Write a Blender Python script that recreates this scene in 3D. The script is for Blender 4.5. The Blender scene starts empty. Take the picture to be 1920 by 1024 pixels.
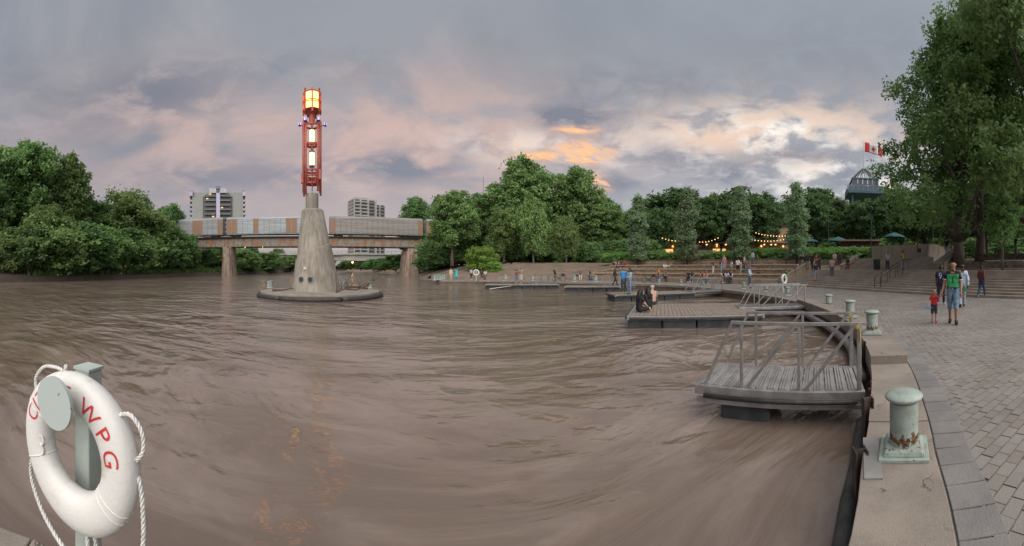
import bpy, bmesh, math, random
import numpy as np
from mathutils import Vector, Matrix
from mathutils.bvhtree import BVHTree
from mathutils.geometry import tessellate_polygon

# ---------------------------------------------------------------- camera, sky, sun, exposure
SC = bpy.context.scene
COL = SC.collection
EYE = 1.6            # camera height above the quay (quay top is z = 0)
HOR = 503.0          # horizon row of the 1920x1024 photograph
F = 640.0            # pixels per radian of the (cylindrical) panorama
WATER = -0.55
PI = math.pi
R = math.radians

cd = bpy.data.cameras.new('camera')
cam = bpy.data.objects.new('camera', cd)
COL.objects.link(cam)
cam.location = (0, 0, EYE)
cam.rotation_euler = (PI / 2, 0, 0)
cd.type = 'PANO'
cd.panorama_type = 'CENTRAL_CYLINDRICAL'
cd.central_cylindrical_range_u_min = -960 / F
cd.central_cylindrical_range_u_max = 960 / F
cd.central_cylindrical_range_v_min = -(1024 - HOR) / F
cd.central_cylindrical_range_v_max = HOR / F
cd.central_cylindrical_radius = 1.0
cd.clip_start = 0.05
cd.clip_end = 6000
SC.camera = cam

SUN_AZ, SUN_EL = R(164), R(44)
EXPO = 1.55
world = bpy.data.worlds.new('World')
SC.world = world
world.use_nodes = True
wt = world.node_tree
wt.nodes.clear()


class NT:
    """small helper to write node trees"""
    def __init__(s, tree):
        s.t = tree

    def n(s, kind, **kw):
        nd = s.t.nodes.new(kind)
        for k, v in kw.items():
            setattr(nd, k, v)
        return nd

    def put(s, sock, v):
        if isinstance(v, bpy.types.NodeSocket):
            s.t.links.new(v, sock)
        elif v is not None:
            if isinstance(v, (tuple, list)) and len(v) == 3 and sock.type == 'RGBA':
                v = (*v, 1)
            sock.default_value = v

    def m(s, op, a, b=None, c=None, clamp=False):
        nd = s.n('ShaderNodeMath', operation=op, use_clamp=clamp)
        s.put(nd.inputs[0], a)
        if b is not None:
            s.put(nd.inputs[1], b)
        if c is not None:
            s.put(nd.inputs[2], c)
        return nd.outputs[0]

    def mix(s, f, a, b, blend='MIX'):
        nd = s.n('ShaderNodeMix', data_type='RGBA', blend_type=blend)
        s.put(nd.inputs[0], f)
        s.put(nd.inputs[6], a)
        s.put(nd.inputs[7], b)
        return nd.outputs[2]

    def noise(s, vec, scale, detail=4, rough=0.55, dist=0.0, out=0):
        nd = s.n('ShaderNodeTexNoise')
        s.put(nd.inputs['Vector'], vec)
        nd.inputs['Scale'].default_value = scale
        nd.inputs['Detail'].default_value = detail
        nd.inputs['Roughness'].default_value = rough
        nd.inputs['Distortion'].default_value = dist
        return nd.outputs[out]

    def ramp(s, f, stops, interp='LINEAR'):
        nd = s.n('ShaderNodeValToRGB')
        cr = nd.color_ramp
        cr.interpolation = interp
        while len(cr.elements) < len(stops):
            cr.elements.new(0.5)
        for e, (p, c) in zip(cr.elements, stops):
            e.position = p
            e.color = (*c, 1) if len(c) == 3 else c
        s.put(nd.inputs[0], f)
        return nd.outputs[0]

    def smooth(s, v, a, b):
        nd = s.n('ShaderNodeMapRange', interpolation_type='SMOOTHSTEP')
        s.put(nd.inputs['Value'], v)
        nd.inputs['From Min'].default_value = a
        nd.inputs['From Max'].default_value = b
        return nd.outputs['Result']


def build_sky():
    w = NT(wt)
    geo = w.n('ShaderNodeTexCoord').outputs['Generated']
    sep = w.n('ShaderNodeSeparateXYZ')
    w.put(sep.inputs[0], geo)
    X, Y, Z = sep.outputs
    az = w.m('ARCTAN2', X, Y)
    el = w.m('ARCSINE', Z)
    zz = w.m('ADD', w.m('MAXIMUM', Z, 0.0), 0.16)
    cmb = w.n('ShaderNodeCombineXYZ')
    w.put(cmb.inputs[0], w.m('DIVIDE', X, zz))
    w.put(cmb.inputs[1], w.m('DIVIDE', Y, zz))
    pl = cmb.outputs[0]
    big = w.noise(pl, 0.55, 5, 0.5, 0.5)
    mid = w.noise(pl, 1.5, 7, 0.58, 0.6)
    fine = w.noise(pl, 4.5, 8, 0.6, 0.4)
    # cumulus-like texture near the horizon, in angle space
    ca = w.n('ShaderNodeCombineXYZ')
    w.put(ca.inputs[0], w.m('MULTIPLY', az, 1.0))
    w.put(ca.inputs[1], w.m('MULTIPLY', el, 2.4))
    cum = w.noise(ca.outputs[0], 5.5, 8, 0.6, 0.5)

    def spot(x, y, sx, sy):
        a0 = (x - 960) / F
        e0 = math.atan((HOR - y) / F)
        da = w.m('DIVIDE', w.m('SUBTRACT', az, a0), sx / F)
        de = w.m('DIVIDE', w.m('SUBTRACT', el, e0), sy / F)
        q = w.m('ADD', w.m('MULTIPLY', da, da), w.m('MULTIPLY', de, de))
        return w.m('EXPONENT', w.m('MULTIPLY', q, -1.0))

    def ssum(lst):
        o = None
        for a in lst:
            s_ = w.m('MULTIPLY', spot(*a[:4]), a[4])
            o = s_ if o is None else w.m('ADD', o, s_)
        return o

    # overall tones of the overcast evening sky
    up = w.smooth(el, 0.12, 0.62)
    low = w.mix(w.smooth(az, -0.5, 0.45), (0.380, 0.305, 0.292), (0.345, 0.335, 0.350))
    base = w.mix(up, low, (0.292, 0.308, 0.332))
    # broad soft shading of the cloud deck
    base = w.mix(w.m('MULTIPLY', w.smooth(big, 0.42, 0.66), 0.62), base, (0.178, 0.198, 0.230))
    base = w.mix(w.m('MULTIPLY', w.smooth(mid, 0.50, 0.72), 0.45), base, (0.44, 0.42, 0.43))
    # pink evening light on the deck towards the left of the sunset
    pink = ssum([(640, 250, 400, 105, 0.85), (250, 290, 260, 110, 0.35), (1000, 235, 300, 70, 0.5), (840, 330, 260, 50, 0.35)])
    base = w.mix(w.m('MULTIPLY', pink, w.smooth(mid, 0.30, 0.62), clamp=True), base, (0.590, 0.410, 0.340))
    # bright thin cloud round the hidden sun
    brt = ssum([(1420, 262, 150, 42, 1.2), (1560, 330, 190, 60, 0.9), (1250, 300, 200, 50, 0.45), (960, 275, 140, 30, 0.5), (1330, 215, 260, 60, 0.3)])
    bm = w.m('MULTIPLY', brt, w.smooth(w.m('ADD', w.m('MULTIPLY', fine, 0.5), w.m('MULTIPLY', cum, 0.5)), 0.42, 0.60), clamp=True)
    base = w.mix(bm, base, (1.0, 0.93, 0.84))
    peach = ssum([(1500, 250, 230, 60, 0.8), (1300, 245, 160, 45, 0.6), (1000, 270, 150, 40, 0.5)])
    base = w.mix(w.m('MULTIPLY', peach, w.smooth(cum, 0.40, 0.62), clamp=True), base, (0.82, 0.58, 0.42))
    # dark cloud banks
    dark = ssum([(300, 180, 130, 45, 0.9), (760, 312, 130, 32, 1.1), (420, 330, 230, 30, 0.8), (1065, 222, 95, 20, 1.2), (1180, 170, 200, 40, 0.7),
                 (1350, 325, 110, 28, 1.1), (1240, 305, 50, 34, 1.0), (1150, 345, 60, 22, 1.0), (560, 130, 260, 30, 0.45), (1500, 290, 150, 16, 0.7), (100, 210, 160, 60, 0.4), (1560, 120, 260, 60, 0.4)])
    dm = w.m('MULTIPLY', dark, w.smooth(cum, 0.34, 0.58), clamp=True)
    base = w.mix(w.m('MULTIPLY', dm, 0.90), base, (0.172, 0.178, 0.212))
    # the sunset burning through: bright streaks, broken by cloud
    cs = w.n('ShaderNodeCombineXYZ')
    w.put(cs.inputs[0], w.m('MULTIPLY', az, 1.0))
    w.put(cs.inputs[1], w.m('ADD', w.m('MULTIPLY', el, 4.2), w.m('MULTIPLY', az, 0.9)))
    stk = w.noise(cs.outputs[0], 11.0, 9, 0.66, 0.5)
    org = ssum([(1088, 287, 62, 20, 1.2), (1080, 243, 48, 7, 0.9), (1120, 345, 42, 20, 0.7), (1010, 293, 60, 6, 0.8), (900, 300, 60, 10, 0.25)])
    om = w.m('MULTIPLY', w.smooth(org, 0.12, 0.85), w.smooth(stk, 0.40, 0.56), clamp=True)
    base = w.mix(w.m('MULTIPLY', w.smooth(org, 0.0, 0.9), 0.35), base, (0.56, 0.37, 0.30))
    base = w.mix(om, base, (0.98, 0.52, 0.23))
    hot = w.m('MULTIPLY', w.smooth(org, 0.5, 1.1), w.smooth(stk, 0.54, 0.66), clamp=True)
    base = w.mix(hot, base, (1.15, 0.72, 0.34))
    sky = w.n('ShaderNodeTexSky', sky_type='NISHITA')
    sky.sun_disc = False
    sky.sun_elevation = SUN_EL
    sky.sun_rotation = SUN_AZ
    sky.altitude = 230
    g_ = 10.0 / 2 ** EXPO * 1.12
    scl = w.mix(1.0, base, (g_, g_, g_), 'MULTIPLY')
    tot = w.mix(0.94, sky.outputs[0], scl)
    bg = w.n('ShaderNodeBackground')
    w.put(bg.inputs[0], tot)
    bg.inputs[1].default_value = 0.10
    out = w.n('ShaderNodeOutputWorld')
    wt.links.new(bg.outputs[0], out.inputs[0])


build_sky()
sl = bpy.data.lights.new('sun', 'SUN')
sl.energy = 1.5
sl.angle = R(85)
sl.color = (1.0, 0.93, 0.86)
sun = bpy.data.objects.new('sun', sl)  # aimed from behind the camera, opposite the sunset, to brighten the trees
COL.objects.link(sun)
sv = Vector((math.sin(SUN_AZ) * math.cos(SUN_EL), math.cos(SUN_AZ) * math.cos(SUN_EL), math.sin(SUN_EL)))
sun.rotation_euler = (-sv).to_track_quat('-Z', 'Y').to_euler()
sun.location = (0, 0, 60)
SC.view_settings.view_transform = 'Standard'
SC.view_settings.look = 'None'
SC.view_settings.exposure = EXPO
SC.view_settings.gamma = 1.0
SC.render.engine = 'CYCLES'
SC.cycles.use_denoising = True
SC.cycles.max_bounces = 6
SC.cycles.diffuse_bounces = 4
SC.cycles.glossy_bounces = 3
SC.cycles.transmission_bounces = 3
SC.cycles.transparent_max_bounces = 6
SC.cycles.sample_clamp_indirect = 4.0


# ---------------------------------------------------------------- pixel helpers
def TH(x):
    return (x - 960) / F


def P(x, d, z=0.0):
    return Vector((d * math.sin(TH(x)), d * math.cos(TH(x)), z))


def G(x, y, z=0.0):
    return P(x, (EYE - z) * F / (y - HOR), z)


def ZY(y, d):
    return EYE + (HOR - y) * d / F


# ---------------------------------------------------------------- mesh helpers
class MB:
    def __init__(s):
        s.v = []
        s.f = []
        s.mi = []
        s.cur = 0

    def add(s, vs, fs):
        o = len(s.v)
        s.v += [tuple(p) for p in vs]
        s.f += [tuple(i + o for i in f) for f in fs]
        s.mi += [s.cur] * len(fs)
        return s

    def box(s, c, size, rz=0.0, top=None, m=None):
        """centre, full size; top = (sx, sy) scale of the upper face"""
        tx, ty = top or (1, 1)
        hx, hy, hz = size[0] / 2, size[1] / 2, size[2] / 2
        vs = []
        for z, kx, ky in ((-hz, 1, 1), (hz, tx, ty)):
            for x, y in ((-hx, -hy), (hx, -hy), (hx, hy), (-hx, hy)):
                vs.append(Vector((x * kx, y * ky, z)))
        M = Matrix.Rotation(rz, 3, 'Z') if m is None else m
        vs = [M @ v + Vector(c) for v in vs]
        return s.add(vs, [(3, 2, 1, 0), (4, 5, 6, 7), (0, 1, 5, 4), (1, 2, 6, 5), (2, 3, 7, 6), (3, 0, 4, 7)])

    def beam(s, a, b, w, h=None, up=(0, 0, 1)):
        """rectangular bar from a to b"""
        a, b = Vector(a), Vector(b)
        h = h or w
        d = (b - a)
        L = d.length
        d.normalize()
        u = Vector(up)
        if abs(d.dot(u)) > 0.98:
            u = Vector((0, 1, 0))
        sx = d.cross(u).normalized()
        uy = sx.cross(d)
        M = Matrix((sx, d, uy)).transposed()
        return s.box((a + b) / 2, (w, L, h), m=M)

    def tube(s, pts, r, n=8, cap=True):
        pts = [Vector(p) for p in pts]
        rs = r if isinstance(r, (list, tuple)) else [r] * len(pts)
        base = len(s.v)
        vs, fs = [], []
        t0 = (pts[1] - pts[0]).normalized()
        ref = Vector((0, 0, 1)) if abs(t0.z) < 0.9 else Vector((1, 0, 0))
        u = t0.cross(ref).normalized()
        for i, p in enumerate(pts):
            t = (pts[min(i + 1, len(pts) - 1)] - pts[max(i - 1, 0)])
            if t.length < 1e-9:
                t = t0
            t.normalize()
            u = (u - t * u.dot(t))
            if u.length < 1e-6:
                u = t.orthogonal()
            u.normalize()
            w = t.cross(u)
            for k in range(n):
                a = 2 * PI * k / n
                vs.append(p + (u * math.cos(a) + w * math.sin(a)) * rs[i])
        for i in range(len(pts) - 1):
            for k in range(n):
                k2 = (k + 1) % n
                fs.append((i * n + k, i * n + k2, (i + 1) * n + k2, (i + 1) * n + k))
        if cap:
            fs.append(tuple(range(n - 1, -1, -1)))
            fs.append(tuple((len(pts) - 1) * n + k for k in range(n)))
        return s.add(vs, fs)

    def lathe(s, prof, n=24, c=(0, 0, 0), shear=(0, 0), cap=True):
        """prof: list of (r, z); shear: axis offset per metre of height"""
        vs, fs = [], []
        z0 = prof[0][1]
        for r, z in prof:
            for k in range(n):
                a = 2 * PI * k / n
                vs.append((c[0] + r * math.cos(a) + shear[0] * (z - z0), c[1] + r * math.sin(a) + shear[1] * (z - z0), c[2] + z))
        for i in range(len(prof) - 1):
            for k in range(n):
                k2 = (k + 1) % n
                fs.append((i * n + k, i * n + k2, (i + 1) * n + k2, (i + 1) * n + k))
        if cap:
            fs.append(tuple(range(n - 1, -1, -1)))
            fs.append(tuple((len(prof) - 1) * n + k for k in range(n)))
        return s.add(vs, fs)

    def prism(s, poly, z0, z1):
        """vertical extrusion of a simple polygon given anticlockwise"""
        n = len(poly)
        tri = tessellate_polygon([[Vector((p[0], p[1], 0)) for p in poly]])
        ar = sum(poly[i][0] * poly[(i + 1) % n][1] - poly[(i + 1) % n][0] * poly[i][1] for i in range(n))
        zz0 = z0 if isinstance(z0, (list, tuple)) else [z0] * n
        zz1 = z1 if isinstance(z1, (list, tuple)) else [z1] * n
        vs = [(p[0], p[1], zz0[i]) for i, p in enumerate(poly)] + [(p[0], p[1], zz1[i]) for i, p in enumerate(poly)]
        fs = []
        for t in tri:
            a, b, c = t
            pa, pb, pc = poly[a], poly[b], poly[c]
            cr = (pb[0] - pa[0]) * (pc[1] - pa[1]) - (pb[1] - pa[1]) * (pc[0] - pa[0])
            if cr < 0:
                b, c = c, b
            fs.append((a + n, b + n, c + n))
            fs.append((c, b, a))
        for i in range(n):
            j = (i + 1) % n
            fs.append((i, j, j + n, i + n) if ar > 0 else (j, i, i + n, j + n))
        return s.add(vs, fs)

    def sphere(s, c, r, n=10, m=7, sc=(1, 1, 1)):
        prof = []
        vs, fs = [], []
        for i in range(m + 1):
            t = PI * i / m
            for k in range(n):
                a = 2 * PI * k / n
                vs.append((c[0] + r * sc[0] * math.sin(t) * math.cos(a), c[1] + r * sc[1] * math.sin(t) * math.sin(a), c[2] - r * sc[2] * math.cos(t)))
        for i in range(m):
            for k in range(n):
                k2 = (k + 1) % n
                fs.append((i * n + k, i * n + k2, (i + 1) * n + k2, (i + 1) * n + k))
        return s.add(vs, fs)

    def torus(s, c, R_, r, n=24, m=8, axis='Y', a0=0.0, a1=2 * PI):
        pts = []
        full = abs(a1 - a0) > 6.28
        N = n if full else n + 1
        vs, fs = [], []
        for i in range(N):
            a = a0 + (a1 - a0) * i / n
            for k in range(m):
                b = 2 * PI * k / m
                q = R_ + r * math.cos(b)
                h = r * math.sin(b)
                if axis == 'Y':
                    v = (q * math.cos(a), h, q * math.sin(a))
                elif axis == 'X':
                    v = (h, q * math.cos(a), q * math.sin(a))
                else:
                    v = (q * math.cos(a), q * math.sin(a), h)
                vs.append((v[0] + c[0], v[1] + c[1], v[2] + c[2]))
        for i in range(n):
            i2 = (i + 1) % N
            for k in range(m):
                k2 = (k + 1) % m
                fs.append((i * m + k, i2 * m + k, i2 * m + k2, i * m + k2))
        return s.add(vs, fs)

    def mesh(s, name, smooth=False, sharp=None):
        me = bpy.data.meshes.new(name)
        me.from_pydata(s.v, [], s.f)
        if any(s.mi):
            me.polygons.foreach_set('material_index', s.mi)
        if smooth:
            me.polygons.foreach_set('use_smooth', [True] * len(s.f))
            if sharp:
                me.set_sharp_from_angle(angle=R(sharp))
        me.update()
        return me

    def build(s, name, mat, parent=None, loc=None, rz=None, smooth=False, sharp=None, bevel=0.0):
        me = s.mesh(name, smooth, sharp)
        bm = bmesh.new()
        bm.from_mesh(me)
        bmesh.ops.recalc_face_normals(bm, faces=bm.faces)
        bm.to_mesh(me)
        bm.free()
        return obj(name, me, mat, parent, loc, rz, bevel)


def obj(name, me, mat, parent=None, loc=None, rz=None, bevel=0.0):
    o = bpy.data.objects.new(name, me)
    COL.objects.link(o)
    if mat is not None and len(me.materials) == 0:
        for m in (mat if isinstance(mat, (list, tuple)) else [mat]):
            me.materials.append(m)
    if parent is not None:
        o.parent = parent
    if loc is not None:
        o.location = loc
    if rz is not None:
        o.rotation_euler = (0, 0, rz)
    if bevel:
        b = o.modifiers.new('bevel', 'BEVEL')
        b.width = bevel
        b.segments = 2
        b.limit_method = 'ANGLE'
        b.angle_limit = R(40)
    return o


def thing(name, label, cat, loc=(0, 0, 0), rz=0.0, group=None):
    o = bpy.data.objects.new(name, None)
    COL.objects.link(o)
    o.empty_display_size = 0.2
    o.location = loc
    o.rotation_euler = (0, 0, rz)
    return tag(o, label, cat, group)


def tag(o, label, cat, group=None):
    o['label'] = label
    o['category'] = cat
    if group:
        o['group'] = group
    return o


def struct(o):
    o['kind'] = 'structure'
    return o


def copy_tree(o, parent=None):
    c = o.copy()
    COL.objects.link(c)
    c.parent = parent
    for ch in o.children:
        copy_tree(ch, c)
    return c


# ---------------------------------------------------------------- materials
MATS = {}


def mat(name, col, rough=0.7, var=0.0, vscale=3.0, col2=None, bump=0.0, bscale=40.0, metal=0.0, emit=None, estr=0.0, spec=0.5, stretch=None, local=False, cut=(0.35, 0.65)):
    """procedural material: colour, second colour mixed in by world-space noise, bump"""
    if name in MATS:
        return MATS[name]
    m = bpy.data.materials.new(name)
    m.use_nodes = True
    t = NT(m.node_tree)
    b = m.node_tree.nodes['Principled BSDF']
    b.inputs['Roughness'].default_value = rough
    b.inputs['Metallic'].default_value = metal
    b.inputs['Specular IOR Level'].default_value = spec
    if local:
        pos = t.n('ShaderNodeTexCoord').outputs['Object']
    else:
        pos = t.n('ShaderNodeNewGeometry').outputs['Position']
    if stretch:
        mp = t.n('ShaderNodeMapping')
        mp.inputs['Scale'].default_value = stretch
        t.put(mp.inputs[0], pos)
        pos = mp.outputs[0]
    c = (*col, 1)
    if col2 is not None or var:
        f = t.smooth(t.noise(pos, vscale, 6, 0.6), *cut)
        if col2 is None:
            col2 = tuple(max(0, k * (1 - var)) for k in col)
        c = t.mix(f, col, col2)
        f2 = t.noise(pos, vscale * 9, 4, 0.6)
        c = t.mix(t.m('MULTIPLY', f2, max(var, 0.18)), c, tuple(k * 0.55 for k in col))
    t.put(b.inputs['Base Color'], c)
    if bump:
        bp = t.n('ShaderNodeBump')
        bp.inputs['Strength'].default_value = min(1.0, bump)
        bp.inputs['Distance'].default_value = 0.02
        t.put(bp.inputs['Height'], t.noise(pos, bscale, 5, 0.6))
        m.node_tree.links.new(bp.outputs[0], b.inputs['Normal'])
    if emit:
        b.inputs['Emission Color'].default_value = (*emit, 1)
        b.inputs['Emission Strength'].default_value = estr
    MATS[name] = m
    return m


def leaf_mat(name, c1, c2, trans=0.35):
    m = bpy.data.materials.new(name)
    m.use_nodes = True
    t = NT(m.node_tree)
    m.node_tree.nodes.clear()
    at = t.n('ShaderNodeAttribute', attribute_name='tint')
    oi = t.n('ShaderNodeObjectInfo')
    c = t.mix(at.outputs['Fac'], c1, c2)
    hs = t.n('ShaderNodeHueSaturation')
    t.put(hs.inputs['Hue'], t.m('ADD', 0.488, t.m('MULTIPLY', oi.outputs['Random'], 0.024)))
    t.put(hs.inputs['Value'], t.m('ADD', 0.82, t.m('MULTIPLY', oi.outputs['Random'], 0.36)))
    t.put(hs.inputs['Color'], c)
    d = t.n('ShaderNodeBsdfPrincipled')
    d.inputs['Roughness'].default_value = 0.55
    d.inputs['Specular IOR Level'].default_value = 0.3
    t.put(d.inputs['Base Color'], hs.outputs[0])
    tr = t.n('ShaderNodeBsdfTranslucent')
    t.put(tr.inputs[0], hs.outputs[0])
    mx = t.n('ShaderNodeMixShader')
    mx.inputs[0].default_value = trans
    m.node_tree.links.new(d.outputs[0], mx.inputs[1])
    m.node_tree.links.new(tr.outputs[0], mx.inputs[2])
    out = t.n('ShaderNodeOutputMaterial')
    m.node_tree.links.new(mx.outputs[0], out.inputs[0])
    return m


def catmull(pts, per=8):
    pts = [Vector(p) for p in pts]
    out = []
    for i in range(len(pts) - 1):
        p0, p1, p2, p3 = pts[max(i - 1, 0)], pts[i], pts[i + 1], pts[min(i + 2, len(pts) - 1)]
        for k in range(per):
            t = k / per
            out.append(0.5 * ((2 * p1) + (p2 - p0) * t + (2 * p0 - 5 * p1 + 4 * p2 - p3) * t * t + (3 * p1 - p0 - 3 * p2 + p3) * t ** 3))
    out.append(pts[-1])
    return out


def resample(pts, step):
    out = [pts[0].copy()]
    acc = 0.0
    for a, b in zip(pts, pts[1:]):
        L = (b - a).length
        while acc + L >= step:
            t = (step - acc) / L
            a = a + (b - a) * t
            out.append(a.copy())
            L = (b - a).length
            acc = 0.0
        acc += L
    if (out[-1] - pts[-1]).length > step * 0.3:
        out.append(pts[-1].copy())
    return out


def offs(pts, d):
    """offset a plan polyline to the right of its travel direction by d"""
    out = []
    n = len(pts)
    for i, p in enumerate(pts):
        t = pts[min(i + 1, n - 1)] - pts[max(i - 1, 0)]
        t = Vector((t.x, t.y)).normalized()
        out.append(Vector((p.x + t.y * d, p.y - t.x * d)))
    return out


def V2(l):
    return [Vector((a, b)) for a, b in l]


def ray_hit(x, curve):
    """distance at which the plan ray of pixel column x meets the polyline"""
    th = TH(x)
    dx, dy = math.sin(th), math.cos(th)
    best = None
    for a, b in zip(curve, curve[1:]):
        ex, ey = b.x - a.x, b.y - a.y
        det = dx * (-ey) + ex * dy
        if abs(det) < 1e-9:
            continue
        t = (a.x * (-ey) + ex * a.y) / det
        s = (dx * a.y - dy * a.x) / det
        if t > 0.3 and -1e-6 <= s <= 1 + 1e-6 and (best is None or t < best):
            best = t
    return best

# ================================================================ materials of the setting
M_CONC = mat('concrete', (0.235, 0.202, 0.168), 0.85, 0.30, 1.6, (0.165, 0.143, 0.122), bump=0.5, bscale=60)
M_COPE = mat('coping_concrete', (0.235, 0.202, 0.168), 0.88)


def coping_mat(m):
    t = NT(m.node_tree)
    b = m.node_tree.nodes['Principled BSDF']
    pos = t.n('ShaderNodeNewGeometry').outputs['Position']
    c = t.mix(t.smooth(t.noise(pos, 1.5, 6, 0.6), 0.35, 0.65), (0.240, 0.205, 0.170), (0.170, 0.147, 0.125))
    c = t.mix(t.m('MULTIPLY', t.smooth(t.noise(pos, 140, 3, 0.6), 0.5, 0.72), 0.6), c, (0.33, 0.30, 0.27))
    c = t.mix(t.m('MULTIPLY', t.smooth(t.noise(pos, 95, 3, 0.6), 0.58, 0.72), 0.6), c, (0.09, 0.075, 0.06))
    c = t.mix(t.smooth(t.noise(pos, 5.5, 5, 0.62, 0.6), 0.66, 0.72), c, (0.10, 0.085, 0.072))
    w = t.n('ShaderNodeVectorMath', operation='MULTIPLY_ADD')
    t.put(w.inputs[0], t.noise(pos, 3.0, 4, 0.6, 0, out=1))
    w.inputs[1].default_value = (0.5, 0.5, 0.5)
    t.put(w.inputs[2], pos)
    vo = t.n('ShaderNodeTexVoronoi', feature='DISTANCE_TO_EDGE')
    vo.inputs['Scale'].default_value = 0.75
    t.put(vo.inputs['Vector'], w.outputs[0])
    cr = t.m('MULTIPLY', t.smooth(vo.outputs['Distance'], 0.008, 0.002), t.smooth(t.noise(pos, 0.9, 3), 0.44, 0.56))
    c = t.mix(t.m('MULTIPLY', cr, 0.8), c, (0.05, 0.042, 0.035))
    t.put(b.inputs['Base Color'], c)
    bp = t.n('ShaderNodeBump')
    bp.inputs['Strength'].default_value = 0.5
    bp.inputs['Distance'].default_value = 0.006
    t.put(bp.inputs['Height'], t.m('SUBTRACT', t.noise(pos, 90, 5, 0.65), t.m('MULTIPLY', cr, 1.5)))
    m.node_tree.links.new(bp.outputs[0], b.inputs['Normal'])


coping_mat(M_COPE)
M_CONC_TAN = mat('concrete_tan', (0.28, 0.225, 0.17), 0.85, 0.2, 1.5, (0.20, 0.16, 0.125), bump=0.3, bscale=30)
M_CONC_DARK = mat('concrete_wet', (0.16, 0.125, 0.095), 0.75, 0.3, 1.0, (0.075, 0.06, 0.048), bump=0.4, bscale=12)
M_STEP = mat('concrete_step', (0.335, 0.288, 0.242), 0.85, 0.25, 0.9, (0.24, 0.205, 0.17), bump=0.25, bscale=40)
M_STONE = mat('limestone_block', (0.37, 0.285, 0.205), 0.9, 0.3, 2.2, (0.245, 0.185, 0.13), bump=0.8, bscale=14)
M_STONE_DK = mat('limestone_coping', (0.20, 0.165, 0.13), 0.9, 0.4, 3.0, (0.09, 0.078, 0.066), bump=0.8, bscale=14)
M_SOIL = mat('bare_soil', (0.20, 0.145, 0.105), 0.95, 0.3, 0.6, (0.13, 0.10, 0.07), bump=0.8, bscale=3)
M_MUD = mat('river_mud', (0.058, 0.040, 0.029), 0.8, 0.4, 1.4, (0.032, 0.025, 0.018), bump=1.0, bscale=3.0)
M_FLOOR = mat('forest_floor', (0.06, 0.075, 0.03), 0.95, 0.3, 0.5, (0.075, 0.06, 0.035), bump=0.8, bscale=3)
M_SAND = mat('joint_sand', (0.155, 0.138, 0.122), 0.95, 0.3, 5.0)
M_PAVE = mat('paver_grey', (0.235, 0.217, 0.200), 0.88, 0.25, 0.9, (0.185, 0.171, 0.158), bump=0.4, bscale=70)
M_PAVE2 = mat('paver_warm', (0.215, 0.192, 0.172), 0.88, 0.25, 0.9, (0.168, 0.151, 0.136), bump=0.4, bscale=70)
M_BORDER = mat('border_stone', (0.205, 0.195, 0.187), 0.85, 0.3, 1.9, (0.150, 0.144, 0.139), bump=0.4, bscale=60)
M_BLACK = mat('black_metal', (0.018, 0.017, 0.017), 0.45, 0.2, 8)
M_RUBBER = mat('black_rubber', (0.022, 0.022, 0.023), 0.65, 0.3, 5, (0.05, 0.048, 0.045), bump=0.3, bscale=20)
M_ALU = mat('aluminium', (0.37, 0.36, 0.35), 0.38, 0.25, 6, (0.25, 0.24, 0.235), metal=0.6)
M_DECK = mat('ribbed_aluminium', (0.44, 0.43, 0.42), 0.42, 0.3, 2.5, (0.30, 0.29, 0.285), metal=0.5)
M_STEEL = mat('rusty_steel_pile', (0.10, 0.075, 0.06), 0.7, 0.4, 6, (0.045, 0.036, 0.03), metal=0.2, bump=0.4, bscale=30)
M_WOOD = mat('weathered_board', (0.26, 0.215, 0.175), 0.85, 0.3, 5, (0.19, 0.155, 0.125), bump=0.3, bscale=50)
M_GREEN = mat('pale_green_paint', (0.28, 0.335, 0.305), 0.5, 0.12, 3, (0.24, 0.285, 0.255), bump=0.15, bscale=40)


def bollard_mat():
    m = mat('bollard_paint', (0.40, 0.48, 0.435), 0.45)
    t = NT(m.node_tree)
    b = m.node_tree.nodes['Principled BSDF']
    tc = t.n('ShaderNodeTexCoord').outputs['Object']
    sp = t.n('ShaderNodeSeparateXYZ')
    t.put(sp.inputs[0], tc)
    # flaking and rust: strongest in a collar just above the base, some on the cap rim
    collar = t.m('SUBTRACT', 1.0, t.m('MULTIPLY', t.m('ABSOLUTE', t.m('SUBTRACT', sp.outputs[2], 0.13)), 11.0), clamp=True)
    n1 = t.noise(tc, 26, 6, 0.65)
    f = t.smooth(t.m('ADD', n1, t.m('MULTIPLY', collar, 0.25)), 0.63, 0.67)
    n2 = t.noise(tc, 9, 5, 0.6)
    c = t.mix(t.m('MULTIPLY', t.smooth(n2, 0.42, 0.70), 0.75), (0.290, 0.350, 0.318), (0.205, 0.228, 0.19))
    rust = t.mix(t.smooth(t.noise(tc, 40, 3), 0.45, 0.55), (0.20, 0.085, 0.03), (0.035, 0.03, 0.028))
    c = t.mix(f, c, rust)
    t.put(b.inputs['Base Color'], c)
    bp = t.n('ShaderNodeBump')
    bp.inputs['Strength'].default_value = 0.25
    bp.inputs['Distance'].default_value = 0.01
    t.put(bp.inputs['Height'], t.m('SUBTRACT', t.noise(tc, 30, 3), f))
    m.node_tree.links.new(bp.outputs[0], b.inputs['Normal'])
    return m


M_BOLL = bollard_mat()


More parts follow.
